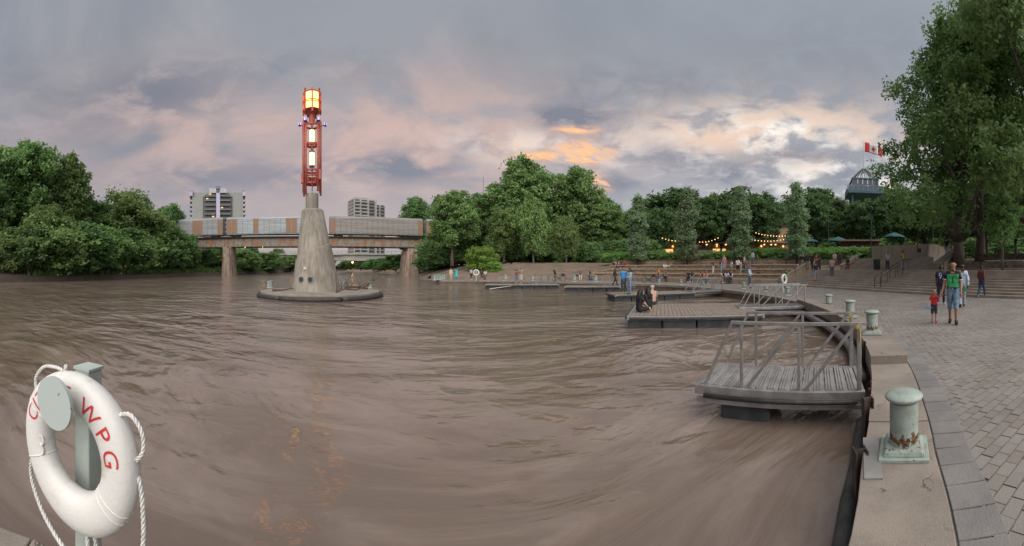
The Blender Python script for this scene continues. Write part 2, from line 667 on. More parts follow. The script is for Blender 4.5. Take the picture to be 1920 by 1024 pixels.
def water_mat():
    m = bpy.data.materials.new('muddy_water')
    m.use_nodes = True
    t = NT(m.node_tree)
    b = m.node_tree.nodes['Principled BSDF']
    pos = t.n('ShaderNodeNewGeometry').outputs['Position']
    mp = t.n('ShaderNodeMapping')
    mp.inputs['Rotation'].default_value = (0, 0, R(-32))
    mp.inputs['Scale'].default_value = (0.60, 1.0, 1.0)
    t.put(mp.inputs[0], pos)
    q = mp.outputs[0]
    # slow eddies bend the ripples
    w = t.n('ShaderNodeVectorMath', operation='MULTIPLY_ADD')
    t.put(w.inputs[0], t.noise(q, 0.18, 1, 0.4, 0.0, out=1))
    w.inputs[1].default_value = (3.2, 3.2, 0)
    t.put(w.inputs[2], q)
    wv = w.outputs[0]
    swell = t.noise(wv, 0.42, 2, 0.45, 0.2)
    rip = t.noise(wv, 1.5, 2, 0.5, 0.35)
    fin = t.noise(wv, 4.5, 2, 0.5, 0.4)
    patch = t.smooth(t.noise(pos, 0.10, 3, 0.5, 0.5), 0.36, 0.62)      # calmer and rougher reaches
    h = t.m('ADD', t.m('MULTIPLY', swell, 0.40), t.m('ADD', t.m('MULTIPLY', rip, t.m('ADD', 0.10, t.m('MULTIPLY', patch, 0.22))), t.m('MULTIPLY', fin, t.m('ADD', 0.010, t.m('MULTIPLY', patch, 0.030)))))
    # silky long-drawn streaks; in the colour they paint pale swirls of light
    ms = t.n('ShaderNodeMapping')
    ms.inputs['Rotation'].default_value = (0, 0, R(12))
    ms.inputs['Scale'].default_value = (0.55, 1.5, 1.0)
    t.put(ms.inputs[0], wv)
    stk = t.noise(ms.outputs[0], 1.3, 5, 0.6, 0.8)
    silt_sheen = t.smooth(t.m('ADD', t.m('MULTIPLY', t.noise(wv, 0.35, 3, 0.5, 0.4), 0.5), t.m('MULTIPLY', stk, 0.5)), 0.40, 0.60)
    h = t.m('ADD', h, t.m('MULTIPLY', stk, 0.07))
    bp = t.n('ShaderNodeBump')
    bp.inputs['Strength'].default_value = 1.0
    bp.inputs['Distance'].default_value = 0.55
    t.put(bp.inputs['Height'], h)
    m.node_tree.links.new(bp.outputs[0], b.inputs['Normal'])
    c = t.mix(silt_sheen, (0.140, 0.103, 0.080), (0.205, 0.160, 0.132))
    pale_patch = t.smooth(t.m('MULTIPLY', t.noise(wv, 1.6, 7, 0.62, 0.8), t.m('ADD', 0.72, t.m('MULTIPLY', patch, 0.4))), 0.58, 0.85)
    c = t.mix(t.m('MULTIPLY', pale_patch, 0.30), c, (0.30, 0.255, 0.23))  # paler noise patches mixed into the water colour
    t.put(b.inputs['Base Color'], c)
    b.inputs['Roughness'].default_value = 0.10
    b.inputs['IOR'].default_value = 1.40
    b.inputs['Specular IOR Level'].default_value = 1.0
    return m


# ================================================================ plan curves
E_PTS = V2([(-7.0, -6.0), (-4.4, -2.4), (-2.45, -0.35), (-1.80, 0.50), (-1.0, 0.74), (0.3, 0.66), (1.63, 1.06), (2.54, 1.51), (3.15, 1.80), (4.74, 2.68), (6.13, 3.70), (7.46, 4.78), (9.3, 6.9),
            (11.05, 9.4), (12.5, 11.9), (13.7, 15.3), (14.6, 19.0), (14.9, 23.2), (14.7, 27.2), (13.6, 30.6), (11.6, 33.4), (8.6, 36.6), (5.2, 39.4), (0.5, 42.2), (-4.6, 43.9), (-9.6, 44.4)])
EDGE = catmull(E_PTS, 8)
S_PTS = V2([(15.0, -9.0), (16.3, -4.0), (17.6, 1.25), (20.45, 11.4), (23.2, 22.6)])
STAIR = catmull(S_PTS, 6)
B_PTS = V2([(23.1, 23.4), (21.2, 27.2), (18.9, 31.4), (15.6, 37.4), (12.2, 41.6), (6.4, 45.4), (-3.0, 46.9), (-9.0, 49.0), (-12.5, 51.0)])
BENCH = catmull(B_PTS, 6)
LAND = catmull(V2([(-12.5, 51.0), (-15.5, 56), (-19, 65), (-23.5, 80), (-29, 97), (-45, 128), (-68, 158), (-98, 200), (-140, 250)]), 3)
LEFT = catmull(V2([(-46, -60), (-48.5, -25), (-50.9, 3.6), (-58, 23.4), (-68, 46), (-76, 66), (-84, 90), (-104, 138), (-135, 190), (-190, 250)]), 4)

# ================================================================ ground, river, banks
mb = MB()
mb.add([(-3000, -3000, -1.8), (3000, -3000, -1.8), (3000, 3000, -1.8), (-3000, 3000, -1.8)], [(0, 1, 2, 3)])
struct(mb.build('ground', M_FLOOR))
mb = MB()
mb.add([(-420, -260, WATER), (60, -260, WATER), (60, 420, WATER), (-420, 420, WATER)], [(0, 1, 2, 3)])
struct(mb.build('river_water', water_mat()))


def loft(name, curve, rows, m, side=1, jit=0.0, seed=1):
    """terrain lofted from a shoreline: rows(i, t) -> list of (offset, z)"""
    rnd = random.Random(seed)
    n = len(curve)
    per = [rows(i, i / (n - 1)) for i in range(n)]
    k = len(per[0])
    grid = []
    for r in range(k):
        for i in range(n):
            o = per[i][r][0]
            t = curve[min(i + 1, n - 1)] - curve[max(i - 1, 0)]
            t.normalize()
            p = curve[i] + Vector((t.y, -t.x)) * o * side
            grid.append((p.x + rnd.uniform(-jit, jit) * (r > 0), p.y + rnd.uniform(-jit, jit) * (r > 0), per[i][r][1] + rnd.uniform(-jit, jit) * 0.3 * (r > 0)))
    fs = [(r * n + i, r * n + i + 1, (r + 1) * n + i + 1, (r + 1) * n + i) for r in range(k - 1) for i in range(n - 1)]
    mb = MB().add(grid, fs)
    return mb.build(name, m, smooth=True)


full = STAIR + BENCH + LAND[1:]
nS, nB = len(STAIR), len(BENCH)
OFF = [0, 4, 6.4, 9, 14, 60, 400]
ZS = [-0.25, 1.25, 1.30, 1.95, 2.55, 2.8, 3]
ZT = [0.25, 0.75, 1.15, 1.80, 2.45, 2.8, 3]
ZL = [0.42, 1.0, 1.5, 1.95, 2.6, 2.9, 3]
ZB = [-0.9, 0.5, 1.2, 1.8, 2.6, 2.9, 3]


def rows_right(i, t):
    if i < nS:
        z = ZS
    elif i < nS + nB:
        p = full[i]
        k = min(1, max(0, (p.x - 6.5) / 4.0))
        z = [a * k + b * (1 - k) for a, b in zip(ZT, ZL)]
    else:
        k = min(1.0, (i - nS - nB + 1) / 3)
        z = [a * k + b * (1 - k) for a, b in zip(ZB, ZL)]
    return list(zip(OFF, z))


struct(loft('right_bank', full, rows_right, M_SOIL, 1, 0.12, 3))
rl = resample(LEFT, 2.2)
rnd = random.Random(5)
bz = [rnd.uniform(-0.18, 0.22) for _ in rl]
struct(loft('left_bank', rl, lambda i, t: [(-0.6, -0.9), (0.1, -0.5), (0.5 + bz[i] * 2, 0.05 + bz[i]), (1.3 + bz[i], 0.42 + bz[i]), (5, 1.1), (14, 2.1), (60, 3), (500, 3.2)], M_MUD, -1, 0.18, 9))
far = [P(x, 255 + 14 * math.sin(x * 0.05), 0) for x in range(380, 900, 13)]
struct(loft('far_bank', [Vector((p.x, p.y)) for p in far], lambda i, t: [(0, -0.8), (2, 0.3), (8, 1.0), (30, 3.0), (500, 4)], M_MUD, -1, 0.25, 12))
# undergrowth on the wooded bank, a fringe of grasses and weeds nobody could count


def blades(name, spots, m, label, cat, seed=0, w=0.06):
    rg = np.random.default_rng(seed)
    base = np.array(spots, dtype=float)
    n = len(base)
    h = base[:, 3]
    a = rg.uniform(0, 2 * PI, n)
    lean = rg.normal(0, 0.22, (n, 2)) * h[:, None]
    ww = w * (0.6 + 0.8 * rg.random(n))
    dx, dy = np.cos(a) * ww, np.sin(a) * ww
    v = np.zeros((n, 4, 3))
    v[:, 0] = base[:, :3] - np.stack([dx, dy, np.zeros(n)], 1)
    v[:, 1] = base[:, :3] + np.stack([dx, dy, np.zeros(n)], 1)
    mid = base[:, :3] + np.stack([lean[:, 0] * .45, lean[:, 1] * .45, h * .6], 1)
    v[:, 2] = mid + np.stack([dx, dy, np.zeros(n)], 1) * 1.2
    v[:, 3] = base[:, :3] + np.stack([lean[:, 0], lean[:, 1], h], 1)
    me = bpy.data.meshes.new(name)
    vv = v.reshape(-1, 3)
    idx = np.arange(n)[:, None] * 4
    fs = np.concatenate([idx + np.array([[0, 1, 2]]), idx + np.array([[0, 2, 3]])], 0)
    me.from_pydata(vv.tolist(), [], fs.tolist())
    at = me.attributes.new('tint', 'FLOAT', 'POINT')
    at.data.foreach_set('value', np.repeat(rg.random(n), 4).astype(np.float32))
    o = obj(name, me, m)
    o['kind'] = 'stuff'
    o['label'] = label
    o['category'] = cat
    return o


M_GRASS = leaf_mat('weed_leaves', (0.05, 0.105, 0.03), (0.11, 0.19, 0.055), 0.3)
rg = random.Random(4)
sp = []
for i, p in enumerate(rl):
    if not (8 <= p.y <= 120):
        continue
    t = (rl[min(i + 1, len(rl) - 1)] - rl[max(i - 1, 0)]).normalized()
    for _ in range(210):
        o = 1.2 + abs(rg.gauss(0, 4.2))
        q = p + Vector((-t.y, t.x)) * o + t * rg.uniform(-1.3, 1.3)
        z = 0.35 + min(o, 14) * 0.12
        sp.append((q.x, q.y, z - 0.1, rg.uniform(0.35, 1.25)))
blades('bank_weeds', sp, M_GRASS, 'tall green weeds along the muddy wooded river bank', 'weeds', 2, 0.10)

# ================================================================ quay
poly = EDGE + [Vector((-13.6, 47.4))] + list(reversed(BENCH)) + list(reversed(STAIR)) + V2([(10, -14), (-8, -14)])
paved = offs(EDGE, 0.5) + [Vector((-13.0, 47.3))] + list(reversed(BENCH)) + list(reversed(STAIR)) + V2([(10, -14), (-8, -14)])
mb = MB()
mb.prism([tuple(p) for p in paved], -1.5, -0.009)
walk = struct(mb.build('walkway', M_SAND))
e06 = offs(EDGE, 0.05)
mb = MB()
n = len(EDGE)
i06, ib = offs(EDGE, 0.04), offs(EDGE, 0.52)
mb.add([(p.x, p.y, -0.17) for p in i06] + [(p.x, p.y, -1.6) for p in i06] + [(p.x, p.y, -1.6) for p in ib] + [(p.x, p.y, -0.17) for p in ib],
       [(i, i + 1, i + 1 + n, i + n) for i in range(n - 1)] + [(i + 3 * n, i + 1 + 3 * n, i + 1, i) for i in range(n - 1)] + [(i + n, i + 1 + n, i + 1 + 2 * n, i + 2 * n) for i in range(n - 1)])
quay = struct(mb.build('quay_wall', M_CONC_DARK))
ed = resample(EDGE, 0.3)


def arc_of(p):
    s, best, at_ = 0.0, 1e9, 0.0
    for a, b in zip(ed, ed[1:]):
        d = (a - p).length
        if d < best:
            best, at_ = d, s
        s += (b - a).length
    return at_


S0 = arc_of(Vector((4.9, 2.78)))     # where the coping steps up
rnd = random.Random(8)
i = 0
while i < len(ed) - 2:
    if i * 0.3 < S0 < (i + 9) * 0.3:
        j = int(round(S0 / 0.3))
    else:
        j = min(len(ed) - 1, i + 9)
    seg = ed[max(i - 1, 0):j + 2]
    a_, b_ = offs(seg, -0.02), offs(seg, 0.60)
    k0 = 1 if i > 0 else 0
    a_, b_ = a_[k0:k0 + (j - i) + 1], b_[k0:k0 + (j - i) + 1]
    d0 = (a_[1] - a_[0]).normalized() * 0.006
    d1 = (a_[-1] - a_[-2]).normalized() * 0.006
    a_[0] = a_[0] + d0
    b_[0] = b_[0] + d0
    a_[-1] = a_[-1] - d1
    b_[-1] = b_[-1] - d1
    top = 0.012 + rnd.uniform(-.004, .004) + (0.13 if i * 0.3 >= S0 - 0.2 and i * 0.3 < S0 + 8.5 else 0.0)
    MB().prism([tuple(p) for p in a_ + b_[::-1]], -0.19, top).build('coping', M_COPE, quay, bevel=0.012)
    i = j
# patched concrete strips beside the near bollard
# border stones between coping and pavers
bs = MB().box((0, 0, -0.03), (0.30, 0.252, 0.06)).mesh('border_stone')
ob = offs(ed, 0.765)
acc = resample(ob, 0.262)
for i, p in enumerate(acc[:-1]):
    if p.x < 1.0 and p.y < 3:
        continue
    t = (acc[i + 1] - p)
    if i > 290:
        break
    o = obj('border_stone', bs, M_BORDER, walk, (p.x + t.x / 2, p.y + t.y / 2, 0.007 + rnd.uniform(-0.002, 0.002)), math.atan2(t.y, t.x) - PI / 2, bevel=0.006)
# pavers: the nearest three hundred one by one, the rest as one mass


def inside(px_, py_, pg):
    c = np.zeros(len(px_), bool)
    x0, y0 = pg[-1]
    for x1, y1 in pg:
        k = ((y1 > py_) != (y0 > py_))
        with np.errstate(divide='ignore', invalid='ignore'):
            c ^= k & (px_ < (x0 - x1) * (py_ - y1) / (y0 - y1 + 1e-12) + x1)
        x0, y0 = x1, y1
    return c


PL, PW, gap = 0.190, 0.115, 0.005
ang = R(-18)
ca, sa = math.cos(ang), math.sin(ang)
gx, gy = np.meshgrid(np.arange(-300, 300), np.arange(-560, 560))
uu = (gx + 0.5 * (gy % 2)) * PL
vv = gy * PW
wx = (uu * ca - vv * sa).ravel()
wy = (uu * sa + vv * ca).ravel()
lim = [(p.x, p.y) for p in offs(EDGE, 0.84)] + [(-12.4, 47.2)] + [(p.x, p.y) for p in reversed(BENCH)] + [(p.x, p.y) for p in reversed(STAIR)] + [(10, -3), (2.4, -3)]
keep = inside(wx, wy, lim) & (wy > -1.5) & (wx > -13)
wx, wy = wx[keep], wy[keep]
dist = np.hypot(wx, wy)
azm = np.arctan2(wx, wy)
vis = (azm > 1.0) & (azm < 1.52)
order = np.argsort(np.where(vis, dist, 1e6))
near = set(order[:300].tolist())
pm = MB().box((0, 0, -0.025), (PL - gap, PW - gap, 0.05), top=(0.975, 0.95)).mesh('paver')
pm2 = pm.copy()
pm.materials.append(M_PAVE)
pm2.materials.append(M_PAVE2)
for k in near:
    o = obj('paver', pm if rnd.random() < 0.6 else pm2, None, walk, (wx[k], wy[k], rnd.uniform(-0.004, 0.003)), ang)
    o.rotation_euler = (rnd.uniform(-.008, .008), rnd.uniform(-.008, .008), ang + rnd.uniform(-.01, .01))
rest = np.array([k for k in range(len(wx)) if k not in near])
rgn = np.random.default_rng(3)
nn = len(rest)
hz = rgn.uniform(-0.003, 0.003, nn)
cor = np.array([(-1, -1), (1, -1), (1, 1), (-1, 1)]) * np.array([(PL - gap) / 2, (PW - gap) / 2])
V = np.zeros((nn, 8, 3))
for q in range(4):
    cx_, cy_ = cor[q]
    V[:, q, 0] = wx[rest] + cx_ * ca - cy_ * sa
    V[:, q, 1] = wy[rest] + cx_ * sa + cy_ * ca
    V[:, q, 2] = -0.03
    V[:, q + 4, 0] = wx[rest] + (cx_ * ca - cy_ * sa) * 0.97
    V[:, q + 4, 1] = wy[rest] + (cx_ * sa + cy_ * ca) * 0.97
    V[:, q + 4, 2] = hz
ix = np.arange(nn)[:, None] * 8
fs = np.concatenate([ix + np.array([q]) for q in ([4, 5, 6, 7], [0, 1, 5, 4], [1, 2, 6, 5], [2, 3, 7, 6], [3, 0, 4, 7])], 0)
me = bpy.data.meshes.new('pavers')
me.from_pydata(V.reshape(-1, 3).tolist(), [], fs.tolist())
me.materials.append(M_PAVE)
me.materials.append(M_PAVE2)
mi = np.tile((rgn.random(nn) < 0.42).astype(np.int32), 5)
me.polygons.foreach_set('material_index', mi)
o = obj('paver_field', me, None, walk)
o['kind'] = 'stuff'

# steel piles on the quay face and a long rubber fender
for x, y0, y1, dd in ((1617, 640, 705, 6.6), (1627, 745, 832, 3.9), (1613, 842, 892, 2.92)):
    p = P(x, dd)
    a = math.atan2(p.x, p.y)
    zt = ZY(y0, dd)
    m2 = MB()
    for k in (-1, 1):
        m2.box((0.05 * k, 0, 0), (0.012, 0.13, 1.5))
    m2.box((0, 0, 0), (0.10, 0.012, 1.5))
    o = m2.build('steel_pile', M_STEEL, quay, (p.x, p.y, zt - 0.75), -a + 0.3)
i0, i1 = arc_of(Vector((5.4, 3.1))), arc_of(Vector((12.6, 12.2)))
fp = offs(ed, -0.16)[int(i0 / .3):int(i1 / .3)]
tag(MB().tube([(p.x, p.y, -0.34) for p in fp], 0.11, 10).build('fender_pipe', mat('grey_pipe', (0.20, 0.19, 0.185), 0.6, 0.3, 3), smooth=True), 'long grey fender pipe fixed along the curved quay wall', 'fender')
fp = offs(ed, -0.13)[3:int(i0 / .3) - 4]
tag(MB().tube([(p.x, p.y, -0.42) for p in fp], 0.09, 10).build('fender_pipe', M_RUBBER, smooth=True), 'black rubber fender on the quay wall below the rusty bollard', 'fender')

# ================================================================ terraces
TZ = [0.5, 0.92, 1.45, 1.99, 2.65]
TO = [0.0, 2.6, 5.0, 7.2, 9.2]      # how far each tier stands back
TB = [p for p in BENCH if p.x > 8.8]
TB = resample(TB, 0.5)
M_TREAD = mat('terrace_gravel', (0.30, 0.235, 0.175), 0.95, 0.3, 1.5, (0.21, 0.165, 0.12), bump=0.6, bscale=20)
bw = resample(BENCH, 1.0)
th = thing('seating_wall', 'low concrete seating wall running round the harbour walkway', 'wall', (0, 0, 0))
i = 0
while i < len(bw) - 1:
    seg = bw[i:i + 4]
    if len(seg) < 2:
        break
    a_, b_ = offs(seg, 0.0), offs(seg, 0.55)
    a_[-1] = a_[-1] - (a_[-1] - a_[-2]).normalized() * 0.012
    b_[-1] = b_[-1] - (b_[-1] - b_[-2]).normalized() * 0.012
    zt = 0.5
    MB().prism([tuple(p) for p in a_ + b_[::-1]], -0.05, zt).build('wall_section', M_CONC_TAN, th, bevel=0.015)
    i += 3
fr, bk = offs(TB, 0.5), offs(TB, TO[1] + 0.2)
MB().prism([tuple(p) for p in fr + bk[::-1]], 0.1, 0.47).build('tread', M_TREAD, th)
M_STONE_LT = mat('limestone_cap', (0.43, 0.35, 0.265), 0.9, 0.3, 2.2, (0.32, 0.255, 0.19), bump=0.8, bscale=14)
names = ['lowest stone terrace step above the concrete seating wall', 'second stone terrace step up from the seating wall', 'third stone terrace step with standing visitors on it', 'topmost stone terrace wall with a dark coping below the hedge']
for k in range(1, 5):
    ln = [p for p in TB]
    fr, bk = offs(ln, TO[k]), offs(ln, TO[k + 1] + 0.2 if k < 4 else 14.5)
    th = thing('terrace_wall', names[k - 1], 'wall')
    MB().prism([tuple(p) for p in fr + bk[::-1]], TZ[k - 1] - 0.4, TZ[k] - 0.05).build('tread', M_TREAD, th)
    m2 = MB()
    fl = resample(fr, 0.1)
    rr = random.Random(20 + k)
    nrow = 2
    hh = (TZ[k] - TZ[k - 1] + 0.03) / nrow
    for r in range(nrow):
        s = 0
        while s < len(fl) - 8:
            L = rr.randint(4, 8)
            a, b = fl[s], fl[s + L]
            c = (a + b) / 2
            t = (b - a)
            m2.box((c.x, c.y, TZ[k - 1] - 0.03 + hh * (r + 0.5)), (t.length - 0.02, 0.34 + rr.uniform(-.06, .06), hh - 0.02 + rr.uniform(-.012, .012)), math.atan2(t.y, t.x) + rr.uniform(-.03, .03), top=(0.97, 0.92))
            s += L
    o = m2.build('stone_facing', M_STONE, th)
    o['kind'] = 'stuff'
    if k < 4:
        m2 = MB()
        s = 0
        while s < len(fl) - 10:
            L = rr.randint(6, 10)
            a, b = fl[s], fl[s + L]
            c, t = (a + b) / 2, b - a
            m2.box((c.x, c.y, TZ[k] + 0.02), (t.length - 0.025, 0.62 + rr.uniform(-.05, .05), 0.12 + rr.uniform(-.015, .015)), math.atan2(t.y, t.x) + rr.uniform(-.015, .015), top=(0.98, 0.95))
            s += L
        o = m2.build('cap_stones', M_STONE_LT, th)
        o['kind'] = 'stuff'
    if k == 4:
        m2 = MB()
        s = 0
        while s < len(fl) - 6:
            L = rr.randint(3, 5)
            a, b = fl[s], fl[s + L]
            c, t = (a + b) / 2, b - a
            m2.box((c.x, c.y, TZ[k] + 0.07), (t.length - 0.02, 0.42 + rr.uniform(-.05, .05), 0.17 + rr.uniform(-.03, .02)), math.atan2(t.y, t.x), top=(0.94, 0.9))
            s += L
        o = m2.build('stone_coping', M_STONE_DK, th)
        o['kind'] = 'stuff'


def tier_edge(x, k):
    """point at the front edge of terrace k (0 = concrete seating wall) in pixel column x"""
    c = offs(TB, TO[k]) if k else BENCH
    d = ray_hit(x, c)
    return d, TZ[k]


# ================================================================ stairs
RISE, RUN, NST = 0.145, 0.40, 10
st = thing('wide_staircase', 'wide concrete staircase rising from the walkway to the plaza', 'stairs')
sc_ = resample(STAIR, 1.2)
for k in range(NST):
    a_, b_ = offs(sc_, RUN * k), offs(sc_, RUN * (k + 1) + 0.05 if k < NST - 1 else 7.4)
    MB().prism([tuple(p) for p in a_ + b_[::-1]], RISE * k - 0.1, RISE * (k + 1)).build('step', M_STEP, st, bevel=0.012)
LZ = RISE * NST
# second flight, between x = 1597 and x = 1752 of the photograph
c7 = offs(sc_, 6.4)


def on_off(o_, x):
    ext = sc_ + [sc_[-1] + (sc_[-1] - sc_[-2]).normalized() * q for q in (3, 8, 14)]
    return P(x, ray_hit(x, offs(ext, o_)))


for k in range(8):
    pa, pb = on_off(6.4 + 0.36 * k, 1592), on_off(6.4 + 0.36 * k, 1750)
    qa, qb = on_off(6.4 + 0.36 * (k + 1) + (0.05 if k < 7 else 3.0), 1592), on_off(6.4 + 0.36 * (k + 1) + (0.05 if k < 7 else 3.0), 1750)
    MB().prism([(p.x, p.y) for p in (pb, pa, qa, qb)], LZ + 0.15 * k - 0.1, LZ + 0.15 * (k + 1)).build('step', M_STEP, st, bevel=0.012)
PZ = LZ + 1.2      # plaza level


def sloped_wall(label, a, b, za, zb, base, th_=0.45, rail='', m=M_CONC_TAN):
    """wing wall beside a flight: plan a -> b, top rising from za to zb, with a black handrail"""
    a, b = Vector((a.x, a.y)), Vector((b.x, b.y))
    t = (b - a).normalized()
    nrm = Vector((-t.y, t.x)) * th_ / 2
    w = thing('wing_wall', label, 'wall')
    pl_ = [a + nrm, a - nrm, b - nrm, b + nrm]
    MB().prism([tuple(p) for p in pl_], base, [za, za, zb, zb]).build('wall_body', m, w, bevel=0.015)
    pl2 = [a + nrm * 1.18, a - nrm * 1.18, b - nrm * 1.18, b + nrm * 1.18]
    MB().prism([tuple(p) for p in pl2], [za + 0.004, za + 0.004, zb + 0.004, zb + 0.004], [za + 0.07, za + 0.07, zb + 0.07, zb + 0.07]).build('wall_cap', M_CONC, w)
    if rail:
        r = thing('handrail', rail, 'handrail')
        o = nrm * 1.35
        pa, pb = a - o, b - o
        h = 0.32
        MB().tube([(pa.x, pa.y, base + 0.02), (pa.x, pa.y, za + h - 0.08), (pa.x + t.x * .1, pa.y + t.y * .1, za + h), (pb.x, pb.y, zb + h), (pb.x + t.x * .25, pb.y + t.y * .25, zb + h)], 0.028, 8).build('rail', M_BLACK, r, smooth=True)
        for q in (0.35, 0.72):
            c = pa + (pb - pa) * q
            MB().tube([(c.x, c.y, za + (zb - za) * q - 0.3), (c.x, c.y, za + (zb - za) * q + h)], 0.022, 6).build('post', M_BLACK, r)
    return w


pA = Vector((23.15, 23.15))
sloped_wall('sloping concrete wing wall between the stone terraces and the stairs', pA, pA + Vector((5.9, 0.55)), 0.62, 2.62, -0.1, rail='black handrail along the wing wall between terraces and stairs')
a, b = on_off(6.2, 1578), on_off(9.4, 1606)
sloped_wall('concrete wing wall on the bridge side of the upper flight of steps', a, b, LZ + 0.42, PZ + 0.36, LZ - 0.1, rail='black handrail along the wing wall beside the litter bin')
a, b = on_off(6.3, 1757), on_off(9.5, 1790)
sloped_wall('broad sloping concrete cheek wall on the stairs side of the upper flight', a, b, LZ + 0.45, PZ + 0.45, LZ - 0.1, 0.9, rail='black handrail on the broad cheek wall beside the gnarled tree')
# double handrail down the middle of the stairs
for j, (xa, xb) in enumerate(((1640, 1694), (1651, 1703))):
    r = thing('handrail', ['black handrail on the wide stairs, on the side towards the river terraces', 'black handrail on the wide stairs, on the side towards the big trees'][j], 'handrail')
    pa, pb = on_off(0.5, xa), on_off(3.9, xb)
    zt = [0.145 + 0.86, LZ + 0.86]
    MB().tube([(pa.x, pa.y, 0.1), (pa.x, pa.y, zt[0] - .1), (pa.x * .99 + pb.x * .01, pa.y * .99 + pb.y * .01, zt[0]), (pb.x, pb.y, zt[1]), (pb.x + .4, pb.y - .1, zt[1])], 0.03, 8).build('rail', M_BLACK, r, smooth=True)
    for q in (0.22, 0.5, 0.78, 1.0):
        c = pa.lerp(pb, q)
        MB().tube([(c.x, c.y, LZ * q * 0.97), (c.x, c.y, zt[0] + (zt[1] - zt[0]) * q)], 0.026, 6).build('post', M_BLACK, r)
# plaza: retaining wall with parapet, plaza paving
dw = 31.5
c0, c1, c2 = P(1634, 39.0), P(1741, 34.6), P(1778, 37.0)
w = thing('retaining_wall', 'board-marked concrete retaining wall holding up the crowded plaza', 'wall')
for a, b, nm in ((c0, c1, 5), (c1, c2, 2)):
    for i in range(nm):
        p, q = a.lerp(b, i / nm), a.lerp(b, (i + 1) / nm - 0.004)
        t = (q - p).normalized()
        nv = Vector((-t.y, t.x, 0)) * 0.35
        MB().prism([(k.x, k.y) for k in (p, q, q + nv, p + nv)], LZ - 0.3, ZY(459, 36.0)).build('wall_panel', mat('concrete_boards', (0.33, 0.285, 0.235), 0.85, 0.3, 2.0, (0.24, 0.21, 0.175), bump=0.3, bscale=8, stretch=(3, 3, 0.3)), w, bevel=0.02)
c3 = P(1480, 47)
for a, b in ((P(1308, 47.4), P(1336, 46.8)),):
    t = (b - a).normalized()
    nv = Vector((-t.y, t.x, 0)) * 0.4
    w = thing('retaining_wall', 'short grey concrete wall showing between the hedge bushes', 'wall')
    for i in range(3):
        p, q = a.lerp(b, i / 3), a.lerp(b, (i + 1) / 3 - 0.006)
        MB().prism([(k.x, k.y) for k in (p, q, q + nv, p + nv)], 2.2, ZY(469, 47)).build('wall_panel', M_CONC, w)
# low dark stone walls by the big trees
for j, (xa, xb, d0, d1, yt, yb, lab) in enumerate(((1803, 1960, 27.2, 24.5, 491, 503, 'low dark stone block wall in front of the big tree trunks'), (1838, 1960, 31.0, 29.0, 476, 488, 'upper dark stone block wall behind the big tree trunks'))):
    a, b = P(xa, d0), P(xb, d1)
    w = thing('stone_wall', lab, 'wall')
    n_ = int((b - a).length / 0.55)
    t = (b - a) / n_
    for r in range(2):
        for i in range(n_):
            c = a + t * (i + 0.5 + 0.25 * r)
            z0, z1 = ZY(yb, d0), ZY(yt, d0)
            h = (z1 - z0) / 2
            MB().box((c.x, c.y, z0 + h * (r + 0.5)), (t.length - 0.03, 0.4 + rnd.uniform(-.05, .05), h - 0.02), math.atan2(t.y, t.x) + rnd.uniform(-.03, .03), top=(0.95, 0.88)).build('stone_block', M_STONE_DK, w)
pl = [(p.x, p.y) for p in (P(1560, 42), P(1634, 39.5), P(1741, 35.2), P(1775, 37.4), P(1800, 37.5), P(1930, 37), P(1930, 120), P(1480, 120), P(1400, 60), P(1240, 58), P(1240, 51), P(1400, 47))]
struct(MB().prism(pl, 1.0, PZ + 0.06).build('plaza', mat('plaza_paving', (0.26, 0.235, 0.21), 0.85, 0.2, 1.0)))

# ================================================================ vegetation
M_BARK = mat('bark', (0.15, 0.125, 0.105), 0.95, 0.4, 3, (0.075, 0.062, 0.05), bump=1.0, bscale=9, stretch=(3, 3, 0.5))
M_BARK_DK = mat('bark_dark', (0.06, 0.05, 0.042), 0.95, 0.4, 3, (0.03, 0.026, 0.022), bump=0.8, bscale=9)
M_L_COTTON = leaf_mat('leaves_cottonwood', (0.120, 0.222, 0.075), (0.257, 0.393, 0.142), 0.45)
M_L_DARK = leaf_mat('leaves_dark', (0.089, 0.177, 0.063), (0.199, 0.331, 0.114), 0.45)
M_L_WILLOW = leaf_mat('leaves_willow', (0.137, 0.228, 0.078), (0.279, 0.399, 0.142), 0.45)
M_L_ASPEN = leaf_mat('leaves_aspen', (0.173, 0.270, 0.143), (0.316, 0.433, 0.250), 0.45)
M_L_ELM_BACKLIT = leaf_mat('leaves_elm_backlit', (0.052, 0.106, 0.039), (0.121, 0.207, 0.074), 0.4)  # darker greens put the backlit look of the plaza trees into leaf colour
M_L_BRIGHT = leaf_mat('leaves_bright', (0.148, 0.262, 0.055), (0.279, 0.439, 0.097), 0.45)
M_L_HEDGE = leaf_mat('leaves_hedge', (0.114, 0.234, 0.059), (0.234, 0.405, 0.114), 0.45)


